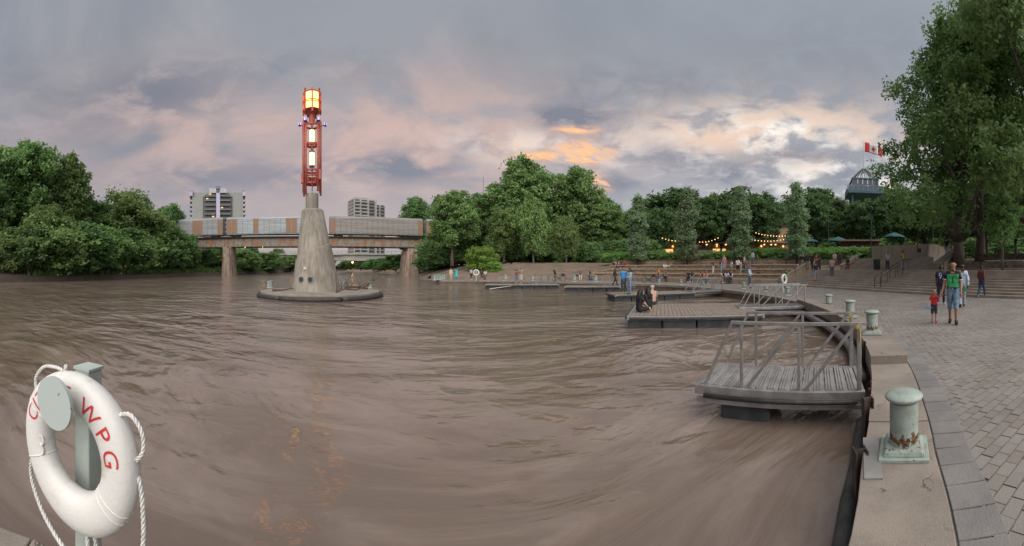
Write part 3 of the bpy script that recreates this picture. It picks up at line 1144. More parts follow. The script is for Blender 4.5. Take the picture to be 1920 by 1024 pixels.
def crown_mesh(name, lobes, n_clump, per, leaf, seed, clump_r=(0.5, 1.0), up=0.35, shell=0.45, flat=0.75):
    """leaves spread in clumps through the union of ellipsoid lobes [(cx,cy,cz,rx,ry,rz)]; unit metres"""
    rg = np.random.default_rng(seed)
    L = np.array(lobes, float)
    vol = (L[:, 3] * L[:, 4] * L[:, 5]) ** (2 / 3)
    idx = rg.choice(len(L), n_clump, p=vol / vol.sum())
    d = rg.normal(size=(n_clump, 3))
    d /= np.linalg.norm(d, axis=1)[:, None]
    d[:, 2] = np.where((d[:, 2] < -0.3) & (rg.random(n_clump) < 0.5), -d[:, 2], d[:, 2])
    rr = shell + (1 - shell) * rg.random(n_clump) ** 0.6
    rr *= 1 + 0.16 * rg.normal(size=n_clump) * (rg.random(n_clump) < 0.35)
    c = L[idx, :3] + d * rr[:, None] * L[idx, 3:6]
    cr = rg.uniform(*clump_r, n_clump)
    N = n_clump * per
    ci = np.repeat(np.arange(n_clump), per)
    off = rg.normal(size=(N, 3)) * 0.52
    off[:, 2] *= flat
    p = c[ci] + off * cr[ci][:, None]
    nv = rg.normal(size=(N, 3)) + np.array([0, 0, up * 2.0]) + d[ci] * 0.8
    nv /= np.linalg.norm(nv, axis=1)[:, None]
    a = rg.normal(size=(N, 3))
    a -= nv * (a * nv).sum(1)[:, None]
    a /= np.linalg.norm(a, axis=1)[:, None]
    b = np.cross(nv, a)
    s = leaf * rg.uniform(0.6, 1.35, N)[:, None]
    v = np.stack([p - a * s, p + b * s * 0.55 + a * s * 0.1, p + a * s, p - b * s * 0.55 + a * s * 0.1], 1).reshape(-1, 3)
    me = bpy.data.meshes.new(name)
    me.vertices.add(len(v))
    me.vertices.foreach_set('co', v.astype(np.float32).ravel())
    me.loops.add(N * 4)
    me.loops.foreach_set('vertex_index', np.arange(N * 4, dtype=np.int32))
    me.polygons.add(N)
    me.polygons.foreach_set('loop_start', np.arange(0, N * 4, 4, dtype=np.int32))
    me.polygons.foreach_set('loop_total', np.full(N, 4, np.int32))
    me.update(calc_edges=True)
    ct = rg.random(n_clump)
    t = np.clip(ct[ci] * 0.65 + rg.random(N) * 0.35, 0, 1)
    at = me.attributes.new('tint', 'FLOAT', 'POINT')
    at.data.foreach_set('value', np.repeat(t, 4).astype(np.float32))
    return me


def trunk_mesh(name, h, r, lobes, seed, fork=0.35, lean=0.0, n_limb=9):
    rnd = random.Random(seed)
    mb = MB()
    top = Vector((lean * h, 0, h * 0.86))
    pts, rs = [], []
    for i in range(9):
        t = i / 8
        pts.append(Vector((lean * h * t + 0.12 * r * rnd.uniform(-2, 2) * (i > 0), 0.12 * r * rnd.uniform(-2, 2) * (i > 0), -0.3 + (h * 0.86 + 0.3) * t)))
        rs.append(r * (1.35 if i == 0 else 1.0) * (1 - t) ** 0.8 + 0.03)
    mb.tube(pts, rs, 9)
    ls = sorted(lobes, key=lambda l: -l[3] * l[5])[:n_limb] if len(lobes) > n_limb else lobes
    for l in ls:
        c = Vector(l[:3])
        t0 = max(fork, min(0.8, (c.z / h) * 0.62))
        k = min(7, int(t0 * 8))
        s = pts[k]
        e = c + Vector((0, 0, l[5] * 0.35))
        m1 = s.lerp(e, 0.4) + Vector((rnd.uniform(-.3, .3), rnd.uniform(-.3, .3), 0.10 * (e - s).length))
        m2 = s.lerp(e, 0.75) + Vector((rnd.uniform(-.3, .3), rnd.uniform(-.3, .3), 0.06 * (e - s).length))
        r0 = rs[k] * 0.6
        mb.tube([s, m1, m2, e], [r0, r0 * 0.62, r0 * 0.35, 0.02], 6)
        for _ in range(3):
            q = m1.lerp(e, rnd.uniform(0.1, 0.8))
            w = q + Vector((rnd.uniform(-1, 1) * l[3], rnd.uniform(-1, 1) * l[4], rnd.uniform(-.2, .8) * l[5])) * 0.8
            mb.tube([q, q.lerp(w, 0.5) + Vector((0, 0, .15)), w], [r0 * 0.3, r0 * 0.2, 0.012], 5)
    return mb.mesh(name, smooth=True)


PROTO = {}


def rlobes(seed, h, rad, z0, n, squash=1.0, top=1.0):
    """lobes of a broad crown: radius rad, from height z0 to h"""
    rnd = random.Random(seed)
    out = [(0, 0, (z0 + h) / 2, rad * 0.62, rad * 0.62, (h - z0) * 0.40)]
    for i in range(n):
        t = (i + 0.5) / n
        z = z0 + (h - z0) * (0.12 + 0.76 * t)
        prof = math.sin(PI * (0.16 + 0.72 * t)) ** 0.8 * (1 if t < .6 else top)
        a = i * 2.4 + rnd.uniform(-.5, .5)
        q = rad * 0.62 * prof * rnd.uniform(0.75, 1.12)
        s = rad * rnd.uniform(0.30, 0.48)
        out.append((q * math.cos(a), q * math.sin(a), z, s, s, s * rnd.uniform(0.7, 1.0) * squash))
    out.append((rnd.uniform(-.15, .15) * rad, rnd.uniform(-.15, .15) * rad, h - rad * 0.30, rad * 0.3, rad * 0.3, rad * 0.32))
    return out


def proto(key, h, rad, z0, n, leafm, bark, trunk_r, clumps, per, leaf, seed, clump_r, lobes=None, **kw):
    lb = lobes or rlobes(seed, h, rad, z0, n)
    cm = crown_mesh('crown_' + key, lb, clumps, per, leaf, seed, clump_r, **kw)
    cm.materials.append(leafm)
    tm = trunk_mesh('trunk_' + key, h, trunk_r, lb, seed)
    tm.materials.append(bark)
    PROTO[key] = (h, cm, tm)


# unit heights in metres; instances are scaled to the height wanted
proto('broad_a', 20, 7.0, 3.5, 16, M_L_COTTON, M_BARK, 0.42, 620, 46, 0.30, 11, (0.55, 1.15))
proto('broad_b', 20, 6.2, 2.0, 18, M_L_DARK, M_BARK_DK, 0.38, 620, 46, 0.28, 12, (0.5, 1.05))
proto('broad_c', 18, 6.6, 2.6, 15, M_L_WILLOW, M_BARK, 0.40, 560, 46, 0.28, 13, (0.55, 1.15), flat=1.0)
proto('elm', 15, 5.2, 4.6, 14, M_L_ELM_BACKLIT, M_BARK_DK, 0.26, 460, 40, 0.22, 14, (0.4, 0.85))
proto('belt', 20, 6.6, 1.0, 16, M_L_ELM_BACKLIT, M_BARK_DK, 0.38, 420, 44, 0.36, 22, (0.6, 1.2))
proto('shrub', 7, 4.2, 0.1, 14, M_L_WILLOW, M_BARK_DK, 0.12, 420, 46, 0.20, 15, (0.4, 0.8))
proto('thicket', 8, 4.6, 0.1, 14, M_L_DARK, M_BARK_DK, 0.14, 420, 46, 0.22, 16, (0.4, 0.85))
proto('bright_bush', 4.2, 3.0, 0.0, 14, M_L_BRIGHT, M_BARK_DK, 0.08, 320, 46, 0.14, 17, (0.3, 0.55))
ra = random.Random(9)
col_l = []
for i in range(16):
    z_ = 1.5 + 0.52 * i
    r_ = 1.30 * (0.70 + 0.30 * math.sin(PI * min(1.0, (z_ - 0.6) / 5.2))) if z_ < 5.5 else 1.25 * (1 - ((z_ - 5.5) / 4.9) ** 1.4 * 0.78)
    a_ = i * 2.4
    col_l.append((0.30 * r_ * math.cos(a_), 0.30 * r_ * math.sin(a_), z_, r_ * ra.uniform(0.72, 0.92), r_ * ra.uniform(0.72, 0.92), 0.62))
col_l.append((0.05, 0, 9.5, 0.22, 0.22, 0.55))
proto('aspen', 10, 1.5, 1.0, 0, M_L_ASPEN, M_BARK_DK, 0.10, 480, 42, 0.125, 18, (0.28, 0.52), lobes=col_l, shell=0.55)
proto('hedge', 1.7, 1.9, 0.0, 9, M_L_HEDGE, M_BARK_DK, 0.05, 240, 44, 0.075, 19, (0.18, 0.32), lobes=[(x, y, 0.75, 0.95, 0.8, 0.85) for x in (-1.3, -.45, .45, 1.3) for y in (-.15, .2)])
proto('sapling', 5.5, 1.6, 1.5, 10, M_L_COTTON, M_BARK, 0.06, 200, 40, 0.10, 21, (0.25, 0.45))


def tree(key, name, label, cat, base, h, rz=0.0, wide=1.0, group=None):
    ph, cm, tm = PROTO[key]
    t = thing(name, label, cat, base, rz, group)
    s = h / ph
    t.scale = (s * wide, s * wide, s)
    obj('trunk', tm, None, t)
    obj('crown', cm, None, t)
    return t


rnd = random.Random(77)


def ptree(key, name, label, x, d, ytop, zb, wide=1.0, group=None, cat='tree'):
    b = P(x, d, zb)
    return tree(key, name, label, cat, b, ZY(ytop, d) - zb, rnd.uniform(0, 6.28), wide, group)


GL = 'trees on the wooded river bank'
LB = [('broad_a', 'cottonwood_tree', 'tall cottonwood with the highest crown on the wooded river bank', 48, 72, 272, 1.05),
      ('broad_a', 'cottonwood_tree', 'tall cottonwood whose ragged crown steps down towards the bridge on the wooded bank', 128, 76, 303, 0.85),
      ('broad_b', 'cottonwood_tree', 'dark tall tree at the outer end of the wooded bank wood', -30, 66, 285, 1.1),
      ('broad_c', 'willow_tree', 'olive green willow in front of the tall cottonwoods on the wooded bank', 85, 61, 385, 1.25),
      ('broad_b', 'maple_tree', 'dark maple in the gap between the cottonwoods and the round tree on the wooded bank', 178, 82, 372, 1.1),
      ('broad_c', 'maple_tree', 'round topped green tree towards the railway bridge on the wooded bank', 238, 84, 358, 1.35),
      ('broad_b', 'maple_tree', 'smaller dark tree next to the end of the train on the wooded bank', 318, 108, 382, 0.95),
      ('broad_c', 'willow_tree', 'leaning willow overhanging the bank below the train', 290, 86, 404, 1.3),
      ('broad_b', 'maple_tree', 'dark tree filling the back of the wooded bank wood', 10, 84, 330, 1.2)]
for k, nm, lab, x, d, yt, wd in LB:
    ptree(k, nm, lab, x, d, yt, 1.6, wd, GL)
SH = [('shrub', 12, 57, 440, 1.25, 'pale willow shrub at the outer end of the wooded mud bank'), ('thicket', 55, 59, 425, 1.3, 'dark thicket below the tallest cottonwood on the wooded bank'), ('shrub', 108, 62, 415, 1.5, 'broad olive willow shrub hanging towards the water on the wooded bank'),
      ('thicket', 150, 64, 420, 1.4, 'dark green thicket beside the olive willow shrub on the wooded bank'), ('shrub', 190, 70, 432, 1.3, 'light willow shrub half way along the wooded bank'), ('thicket', 222, 74, 430, 1.4, 'dense thicket under the round topped tree on the wooded bank'),
      ('shrub', 262, 79, 436, 1.3, 'light shrub below the leaning willow on the wooded bank'), ('thicket', 305, 88, 432, 1.35, 'thicket just before the railway bridge on the wooded bank'), ('thicket', 340, 97, 440, 1.1, 'thicket directly in front of the first bridge girder on the wooded bank'),
      ('thicket', 378, 112, 468, 1.5, 'low thicket under the railway girder beside the concrete pier'), ('shrub', 455, 122, 470, 1.5, 'low shrub on the bank just past the pier by the wooded bank'), ('thicket', 405, 128, 464, 1.5, 'thicket behind the pier by the wooded bank hiding the foot of the apartment tower'), ('thicket', 435, 150, 466, 1.7, 'thicket past the wooded-bank pier in front of the road bridge end'), ('thicket', 500, 140, 474, 1.7, 'thicket on the bank between the two bridges on the bridge side of the beacon'), ('shrub', 545, 165, 480, 1.9, 'shrub at the water below the road bridge on the bridge side of the beacon')]
for k, x, d, yt, wd, lab in SH:
    ptree(k, 'bank_shrub', lab, x, d, yt, 0.5, wd, 'shrubs on the wooded river bank', 'shrub')
RBK = [(648, 190, 490, 'low shrub at the far end of the quay-side bank beyond the road bridge'), (676, 168, 488, 'low shrub on the quay-side bank below the road bridge'), (700, 152, 486, 'rounded shrub on the quay-side bank between the bridges'), (722, 138, 484, 'dark shrub on the quay-side bank behind the bridge pier'), (742, 128, 478, 'shrub close behind the pier by the quay-side bank'), (820, 104, 466, 'thicket on the bank under the end of the railway girder'), (815, 90, 474, 'thicket on the bank above the quay tip')]
for x, d, yt, lab in RBK:
    ptree('thicket', 'bank_shrub', lab, x, d, yt, 0.6, 1.9, 'shrubs on the quay-side river bank', 'shrub')
for i in range(15):
    ptree('thicket', 'background_shrub', 'shrub in the undergrowth behind the central wood', 838 + 26 * i, 92 + 5 * (i % 3), 446, 2.2, 2.0, 'undergrowth behind the central wood', 'shrub')
for i, (x, d, yt) in enumerate(((430, 190, 470), (470, 215, 462), (520, 230, 466), (575, 275, 478), (620, 285, 482), (655, 280, 484), (690, 272, 483), (725, 268, 482), (755, 262, 480), (790, 255, 470))):
    ptree('broad_b' if i % 2 else 'broad_c', 'far_tree', 'distant riverside tree seen beneath the two bridges', x, d, yt, 1.5, 1.5, 'distant trees seen beneath the bridges')
GM = 'trees on the slope between the railway bridge and the terraces'
MID = [('broad_b', 'maple_tree', 'feathery dark tree beside the end of the railway bridge', 778, 121, 368, 1.0), ('broad_a', 'elm_tree', 'spreading elm with pale forked trunk beside the bridge abutment', 848, 66, 362, 1.05),
       ('broad_b', 'maple_tree', 'dark tree behind the pale forked trunk', 905, 84, 362, 1.1), ('broad_a', 'cottonwood_tree', 'highest cottonwood of the central wood, crown against the sunset', 985, 72, 308, 1.08), ('broad_a', 'cottonwood_tree', 'second highest cottonwood, beside the orange glow of the sunset', 1078, 76, 318, 0.95),
       ('broad_b', 'maple_tree', 'dark tree at the terrace end of the central wood', 1140, 84, 372, 1.1), ('broad_c', 'willow_tree', 'olive willow in front of the highest cottonwood', 945, 64, 392, 1.0), ('broad_c', 'ivy_clad_tree', 'leafy tree clothed to the ground on the dirt slope, the wider of two', 1000, 60.5, 372, 0.72),
       ('broad_c', 'ivy_clad_tree', 'leafy tree clothed to the ground on the dirt slope, the slimmer of two', 1062, 60, 405, 0.72), ('thicket', 'slope_shrub', 'dark shrub at the top of the dirt slope beside the stone terraces', 1108, 62, 455, 1.1), ('broad_b', 'maple_tree', 'dark tree behind the first columnar poplar', 1195, 80, 392, 1.2),
       ('thicket', 'slope_shrub', 'dark undergrowth below the elm at the bridge abutment', 832, 72, 462, 1.2), ('thicket', 'slope_shrub', 'dark undergrowth behind the bright green bush', 925, 66, 452, 1.2), ('thicket', 'slope_shrub', 'dark undergrowth at the end of the dirt slope behind the terraces', 1150, 66, 452, 1.3)]
MID += [('broad_b', 'maple_tree', 'dark filler tree between the feathery tree and the elm', 850, 92, 386, 1.2), ('broad_a', 'elm_tree', 'mid-green tree between the elm and the highest cottonwood', 892, 74, 382, 1.3), ('broad_b', 'maple_tree', 'dark tree at the back of the central wood below the highest crown', 940, 90, 372, 1.5),
        ('broad_b', 'maple_tree', 'dark tree closing the gap between the two highest cottonwoods', 1035, 88, 362, 1.5), ('broad_a', 'cottonwood_tree', 'lower cottonwood on the sunset side of the central wood', 1125, 74, 388, 1.3), ('broad_b', 'maple_tree', 'dark tree between the central wood and the first poplar', 1170, 96, 398, 1.5)]
for x, d, lab in ((826, 80, 'dark undergrowth above the quay tip'), (835, 70, 'undergrowth at the foot of the pale forked trunk'), (875, 72, 'undergrowth between the elm and the bright bush'), (960, 70, 'undergrowth behind the wider leafy tree'), (1030, 70, 'undergrowth between the two leafy trees'), (1085, 72, 'undergrowth on the stairs side of the slimmer leafy tree'), (1180, 66, 'undergrowth behind the first poplar'), (1215, 70, 'undergrowth on the stairs side of the first poplar')):
    MID.append(('thicket', 'slope_shrub', lab, x, d, 450, 1.45))
for k, nm, lab, x, d, yt, wd in MID:
    ptree(k, nm, lab, x, d, yt, 1.4 if d < 61 else 2.2, wd, GM, 'shrub' if 'shrub' in nm else 'tree')
ptree('bright_bush', 'green_bush', 'bright green rounded bush behind the seated pair and the small life ring', 903, 54, 466, 0.8, 1.05, cat='bush')
ptree('bright_bush', 'green_bush', 'small bright green bush at the foot of the larger bright bush', 925, 52, 492, 0.7, 1.3, cat='bush')
# slender poplars standing on the terraces
for x, yt, yb, lab in ((1196, 366, 497, 'slender poplar standing alone above the bicycle'), (1288, 352, 497, 'slender poplar between the bicycle and the standing group'), (1388, 352, 496, 'slender poplar behind the standing group on the terrace'), (1494, 343, 500, 'tallest slender poplar, next to the sloping wing wall')):
    d, z = tier_edge(min(x, 1450), 3)
    d += 0.8
    tree('aspen', 'poplar_tree', lab, 'tree', P(x, d, TZ[3] - 0.1), ZY(yt, d) - TZ[3], rnd.uniform(0, 6), 1.0, 'poplars on the terraces')
for x, d, yt, wd, lab in ((1160, 50, 472, 1.2, 'hedge bush behind the first poplar'), (1222, 48, 469, 1.3, 'rounded hedge bush between the first and second poplars'), (1262, 47.5, 471, 1.0, 'smaller hedge bush on the bridge side of the second poplar'), (1345, 44, 469, 1.25, 'dull green hedge bush beside the short grey wall'), (1375, 44, 473, 1.0, 'low hedge bush on the bridge side of the third poplar'),
                          (1432, 43, 463, 1.7, 'wide dense hedge bush between the third and fourth poplars'), (1462, 42.5, 466, 1.2, 'hedge bush on the bridge side of the fourth poplar'), (1528, 41.5, 463, 1.5, 'dense hedge bush on the stairs side of the fourth poplar'), (1568, 41, 462, 1.6, 'dense hedge bush behind the two people seated on the top terrace'), (1610, 40.5, 461, 1.7, 'dense hedge bush at the end next to the plaza wall')):
    if x < 1450:
        d = tier_edge(x, 4)[0] + 1.5
    else:
        d += 2.0
    b = P(x, d, 2.5)
    t = tree('hedge', 'hedge_bush', lab, 'hedge', b, ZY(yt, d) - 2.5, -TH(x), 1.0, 'hedge above the terraces')
    t.scale = (t.scale[2] * wd, t.scale[2] * 1.1, t.scale[2])
# plaza trees
for i, (x, d, yt, wd, lab) in enumerate(((1242, 72, 388, 1.0, 'plaza tree on the bridge side of the second poplar'), (1322, 74, 368, 1.15, 'round dark plaza tree behind the string lights'), (1352, 78, 360, 1.0, 'plaza tree with a forked top near the second poplar'), (1420, 76, 362, 1.15, 'dark round plaza tree on the stairs side of the third poplar'), (1455, 84, 392, 0.9, 'small plaza tree in front of the tan building'),
                                         (1530, 62, 360, 0.95, 'plaza tree on the stairs side of the fourth poplar with an open crown'), (1572, 66, 372, 1.0, 'plaza tree below the lookout platform'), (1605, 60, 378, 1.0, 'plaza tree in front of the lookout tower'), (1640, 56, 372, 1.0, 'plaza tree behind the yellow shirted person'), (1690, 58, 352, 1.1, 'plaza tree above the retaining wall'),
                                         (1735, 62, 362, 1.1, 'plaza tree behind the black lamp post'), (1768, 56, 372, 1.0, 'plaza tree on the bridge side of the gnarled trunk'), (1850, 60, 330, 1.3, 'plaza tree behind the two big trunks'), (1905, 56, 330, 1.2, 'plaza tree behind the young staked tree'))):
    ptree('elm', 'plaza_tree', lab, x, d, yt, PZ, wd, 'trees on the plaza')
for i in range(26):
    x = 1170 + 32 * i
    ptree('belt', 'background_tree', 'tree in the belt of trees closing off the back of the plaza', x, 118 + 14 * (i % 3), 402 - 16 * (i % 4), PZ, 1.55, 'belt of trees behind the plaza')
for i in range(24):
    x = 1200 + 32 * i
    ptree('thicket', 'background_shrub', 'shrub in the undergrowth below the belt of trees behind the plaza', x, 108 + 6 * (i % 2), 448, PZ, 2.0, 'undergrowth behind the plaza', 'shrub')
# the two big cottonwoods by the stairs
lb = [(0, 0, 12.5, 3.6, 3.6, 6.0)]
rr = random.Random(5)
for i in range(30):
    t = i / 29
    z = 4.6 + 19.5 * t
    prof = (0.80 + 0.20 * min(1, t / 0.15)) * (1 if t < 0.28 else 1 - (t - 0.28) * 1.02)
    a = i * 2.4
    q = 6.9 * prof * rr.uniform(0.72, 1.12)
    s = rr.uniform(1.4, 2.4)
    lb.append((q * math.cos(a), q * math.sin(a), z, s, s, s * 0.85))
cm = crown_mesh('crown_big', lb, 980, 44, 0.17, 31, (0.42, 0.85), flat=0.9, shell=0.45)
cm.materials.append(M_L_COTTON)
tm = trunk_mesh('trunk_big', 24, 0.48, lb, 32, fork=0.2, lean=0.03, n_limb=14)
tm.materials.append(M_BARK)
PROTO['big'] = (24, cm, tm)
t = tree('big', 'cottonwood_tree', 'big cottonwood with a gnarled pale trunk beside the upper steps', 'tree', P(1799, 29.0, 1.75), 20.0, 0.4, 1.12, 'big cottonwoods beside the stairs')
t = tree('big', 'cottonwood_tree', 'big cottonwood with a straight dark trunk on the stairs side of the gnarled one', 'tree', P(1838, 31.5, 2.0), 24.0, 2.9, 0.9, 'big cottonwoods beside the stairs')
t = tree('big', 'cottonwood_tree', 'big cottonwood whose crown fills the top corner above the maroon shirted person', 'tree', P(1945, 28, 1.8), 27.0, 4.4, 0.95, 'big cottonwoods beside the stairs')
t = tree('sapling', 'young_tree', 'young thin tree tied to a wooden stake on the upper soil bed', 'tree', P(1880, 25.2, 1.7), 5.2, 1.0)
MB().box((0.12, 0, 0.75), (0.05, 0.05, 1.7)).build('stake', M_WOOD, t)

# ================================================================ railway bridge and train
TH0, DB = -0.60, 100.0
bn = Vector((math.sin(TH0), math.cos(TH0), 0))
bt = Vector((math.cos(TH0), -math.sin(TH0), 0))
BRZ = math.atan2(bt.y, bt.x)


def BS(x):
    return DB * math.tan(TH(x) - TH0)


br = thing('railway_bridge', 'rusty steel plate girder railway bridge on concrete piers', 'bridge', bn * DB, BRZ)
M_GIRD = mat('girder_paint', (0.205, 0.235, 0.215), 0.7, 0.35, 1.4, (0.16, 0.165, 0.145), bump=0.2, bscale=10)


def rust_panel_mat():
    m = mat('girder_panel', (0.2, 0.2, 0.2), 0.75)
    t = NT(m.node_tree)
    b = m.node_tree.nodes['Principled BSDF']
    pos = t.n('ShaderNodeNewGeometry').outputs['Position']
    c = t.mix(t.noise(pos, 0.8, 5), (0.235, 0.245, 0.21), (0.15, 0.145, 0.12))
    f = t.smooth(t.noise(pos, 0.75, 6, 0.62), 0.46, 0.58)
    c = t.mix(t.m('MULTIPLY', f, 0.85), c, (0.26, 0.095, 0.032))
    c = t.mix(t.smooth(t.noise(pos, 3.2, 5), 0.60, 0.72), c, (0.10, 0.05, 0.025))
    t.put(b.inputs['Base Color'], c)
    return m


M_RUSTP = rust_panel_mat()
GB, GT = 7.75, 10.35
s0, s1 = BS(300), 62.0
sp_len = 2.72
pan = MB().box((0, 0, (GB + GT) / 2), (sp_len - 0.16, 0.06, GT - GB - 0.34)).mesh('girder_panel')
sti = MB().box((0, -0.10, (GB + GT) / 2), (0.16, 0.26, GT - GB - 0.36)).mesh('stiffener')
np_ = int((s1 - s0) / sp_len)
for side in (-1, 1):
    for i in range(np_):
        c = s0 + (i + 0.5) * sp_len
        obj('girder_panel', pan, M_RUSTP, br, (c, side * 2.4, 0))
        if side < 0:
            obj('stiffener', sti, M_GIRD, br, (c - sp_len / 2, -2.4, 0))
    mb = MB()
    mb.box(((s0 + s1) / 2, side * 2.4, GT - 0.08), (s1 - s0, 0.62, 0.17))
    mb.box(((s0 + s1) / 2, side * 2.4, GB + 0.08), (s1 - s0, 0.62, 0.17))
    mb.build('girder_flange', mat('girder_flange', (0.055, 0.048, 0.042), 0.8, 0.4, 2, (0.12, 0.06, 0.035)), br)
M_TIE = mat('creosote_timber', (0.028, 0.024, 0.021), 0.9, 0.3, 5)
mb = MB()
for i in range(int((s1 - s0) / 0.55)):
    mb.box((s0 + i * 0.55, 0, GT + 0.15), (0.27, 6.4, 0.24))
o = mb.build('deck_ties', M_TIE, br)
o['kind'] = 'stuff'
MB().box(((s0 + s1) / 2, -3.0, GT + 0.34), (s1 - s0, 0.2, 0.12)).build('deck_kerb', M_TIE, br)
for y in (-0.72, 0.72):
    MB().box(((s0 + s1) / 2, y, GT + 0.36), (s1 - s0, 0.08, 0.17)).build('rail', M_STEEL, br)
mb = MB()
mb.tube([(s0, -3.15, GT + 1.25), (s1, -3.15, GT + 1.25)], 0.03, 6)
mb.tube([(s0, -3.15, GT + 0.8), (s1, -3.15, GT + 0.8)], 0.03, 6)
for i in range(int((s1 - s0) / 2.7)):
    mb.tube([(s0 + 2.7 * i, -3.15, GT + 0.2), (s0 + 2.7 * i, -3.15, GT + 1.25)], 0.03, 6)
mb.build('walkway_railing', M_BLACK, br)


def pier_mat():
    m = mat('pier_concrete', (0.3, 0.26, 0.22), 0.9)
    t = NT(m.node_tree)
    b = m.node_tree.nodes['Principled BSDF']
    pos = t.n('ShaderNodeNewGeometry').outputs['Position']
    mp = t.n('ShaderNodeMapping')
    mp.inputs['Scale'].default_value = (1.6, 1.6, 0.12)
    t.put(mp.inputs[0], pos)
    c = t.mix(t.smooth(t.noise(pos, 0.7, 6), 0.35, 0.65), (0.30, 0.255, 0.21), (0.20, 0.165, 0.135))
    c = t.mix(t.m('MULTIPLY', t.smooth(t.noise(mp.outputs[0], 0.9, 4), 0.50, 0.62), 0.85), c, (0.17, 0.075, 0.035))
    t.put(b.inputs['Base Color'], c)
    return m


M_PIER = pier_mat()
for x, wb, wt_, lab in ((430, 4.3, 3.3, 0), (768, 6.0, 4.6, 1)):
    s = BS(x)
    mb = MB()
    ring = []
    n_ = 20
    zs = [-1.5, 6.6 if lab else GB - 0.35]
    for w, z in ((wb, zs[0]), (wt_, zs[1])):
        for k in range(n_):
            a = 2 * PI * k / n_
            ring.append((s + math.copysign(abs(math.cos(a)) ** 0.55, math.cos(a)) * w / 2, math.sin(a) * (4.2 if z < 0 else 3.8), z))
    mb.add(ring, [(k, (k + 1) % n_, n_ + (k + 1) % n_, n_ + k) for k in range(n_)] + [tuple(range(n_, 2 * n_))])
    p = mb.build('pier', M_PIER, br)
    mb = MB()
    if lab:
        mb.box((s + .3, 0, 7.05), (3.6, 6.4, 0.9), top=(0.9, 0.95))
        mb.build('pier_cap', M_PIER, br)
    else:
        mb.box((s, 0, GB - 0.18), (2.6, 6.6, 0.34))
        mb.build('pier_cap', M_PIER, br)
# freight cars: silver-grey autoracks with rust and orange ends, standing on the bridge
M_ROOF = mat('car_roof', (0.42, 0.44, 0.46), 0.5, 0.15, 1.0, metal=0.3)


def car_mat(name, c1, c2, c3):
    m = mat(name, c1, 0.6)
    t = NT(m.node_tree)
    b = m.node_tree.nodes['Principled BSDF']
    pos = t.n('ShaderNodeNewGeometry').outputs['Position']
    mp = t.n('ShaderNodeMapping')
    mp.inputs['Scale'].default_value = (0.08, 0.08, 1.2)
    t.put(mp.inputs[0], pos)
    c = t.mix(t.smooth(t.noise(mp.outputs[0], 1.4, 5), 0.38, 0.62), c1, c2)
    c = t.mix(t.m('MULTIPLY', t.smooth(t.noise(mp.outputs[0], 2.6, 4), 0.56, 0.68), 0.7), c, c3)
    t.put(b.inputs['Base Color'], c)
    return m


M_CARS = [car_mat('car_grey', (0.26, 0.27, 0.28), (0.19, 0.195, 0.20), (0.22, 0.16, 0.11)), car_mat('car_blue_grey', (0.31, 0.35, 0.38), (0.23, 0.255, 0.275), (0.30, 0.20, 0.10)), car_mat('car_olive', (0.225, 0.215, 0.195), (0.17, 0.16, 0.15), (0.20, 0.23, 0.22))]
M_ORANGE = mat('car_orange', (0.27, 0.145, 0.075), 0.65, 0.3, 0.6, (0.21, 0.135, 0.09))
RT = GT + 0.45
ZB_, ZT_ = RT + 0.75, 16.75


def rail_car(label, sa, sb, m, ends, patches):
    c = thing('freight_car', label, 'freight car', bn * DB + bt * ((sa + sb) / 2) + Vector((0, 0, RT)), BRZ, 'freight cars on the railway bridge')
    L = sb - sa
    hz = ZT_ - RT
    mb = MB()
    prof = [(-1.5, 0.75), (1.5, 0.75), (1.5, hz - 0.55), (1.1, hz - 0.12), (-1.1, hz - 0.12), (-1.5, hz - 0.55)]
    vs = [(x, y, z) for x in (-L / 2, L / 2) for y, z in prof]
    n_ = len(prof)
    mb.add(vs, [(k, (k + 1) % n_, n_ + (k + 1) % n_, n_ + k) for k in range(n_)] + [tuple(range(n_ - 1, -1, -1)), tuple(range(n_, 2 * n_))])
    mb.build('body', m, c)
    MB().box((0, 0, hz - 0.05), (L - 0.3, 2.3, 0.12), top=(0.99, 0.8)).build('roof', M_ROOF, c)
    nn_ = max(4, int(L / 1.55))
    pn = MB().box((0, 0, (0.9 + hz - 0.62) / 2 + 0.02), (L / nn_ - 0.13, 0.05, hz - 1.75)).mesh('side_panel')
    po = pn.copy()
    pt = MB().box((0, 0, (0.8 + hz - 0.55) / 2), (0.09, 0.14, hz - 1.4)).mesh('side_post')
    for i in range(nn_):
        x = -L / 2 + (i + 0.5) * L / nn_
        u = (i + 0.5) / nn_
        pm_ = M_ORANGE if any(a <= u <= b for a, b in patches) else m
        obj('side_panel', pn if pm_ is m else po, pm_, c, (x, -1.53, 0))
        obj('side_post', pt, m, c, (x - L / nn_ / 2, -1.545, 0))
    MB().box((0, 0, 0.72), (L - 0.2, 2.7, 0.22)).build('side_sill', M_TIE, c)
    for e in (-1, 1):
        t = MB()
        t.box((e * (L / 2 - 2.6), 0, 0.42), (2.6, 2.2, 0.3))
        tr = t.build('bogie', M_TIE, c)
        for q in (-0.85, 0.85):
            for y in (-0.75, 0.75):
                MB().tube([(e * (L / 2 - 2.6) + q, y - 0.06, 0.42), (e * (L / 2 - 2.6) + q, y + 0.06, 0.42)], 0.42, 14).build('wheel', M_STEEL, tr)
        MB().box((e * (L / 2 + 0.35), 0, 0.75), (0.9, 0.3, 0.3)).build('coupler', M_TIE, c)
    return c


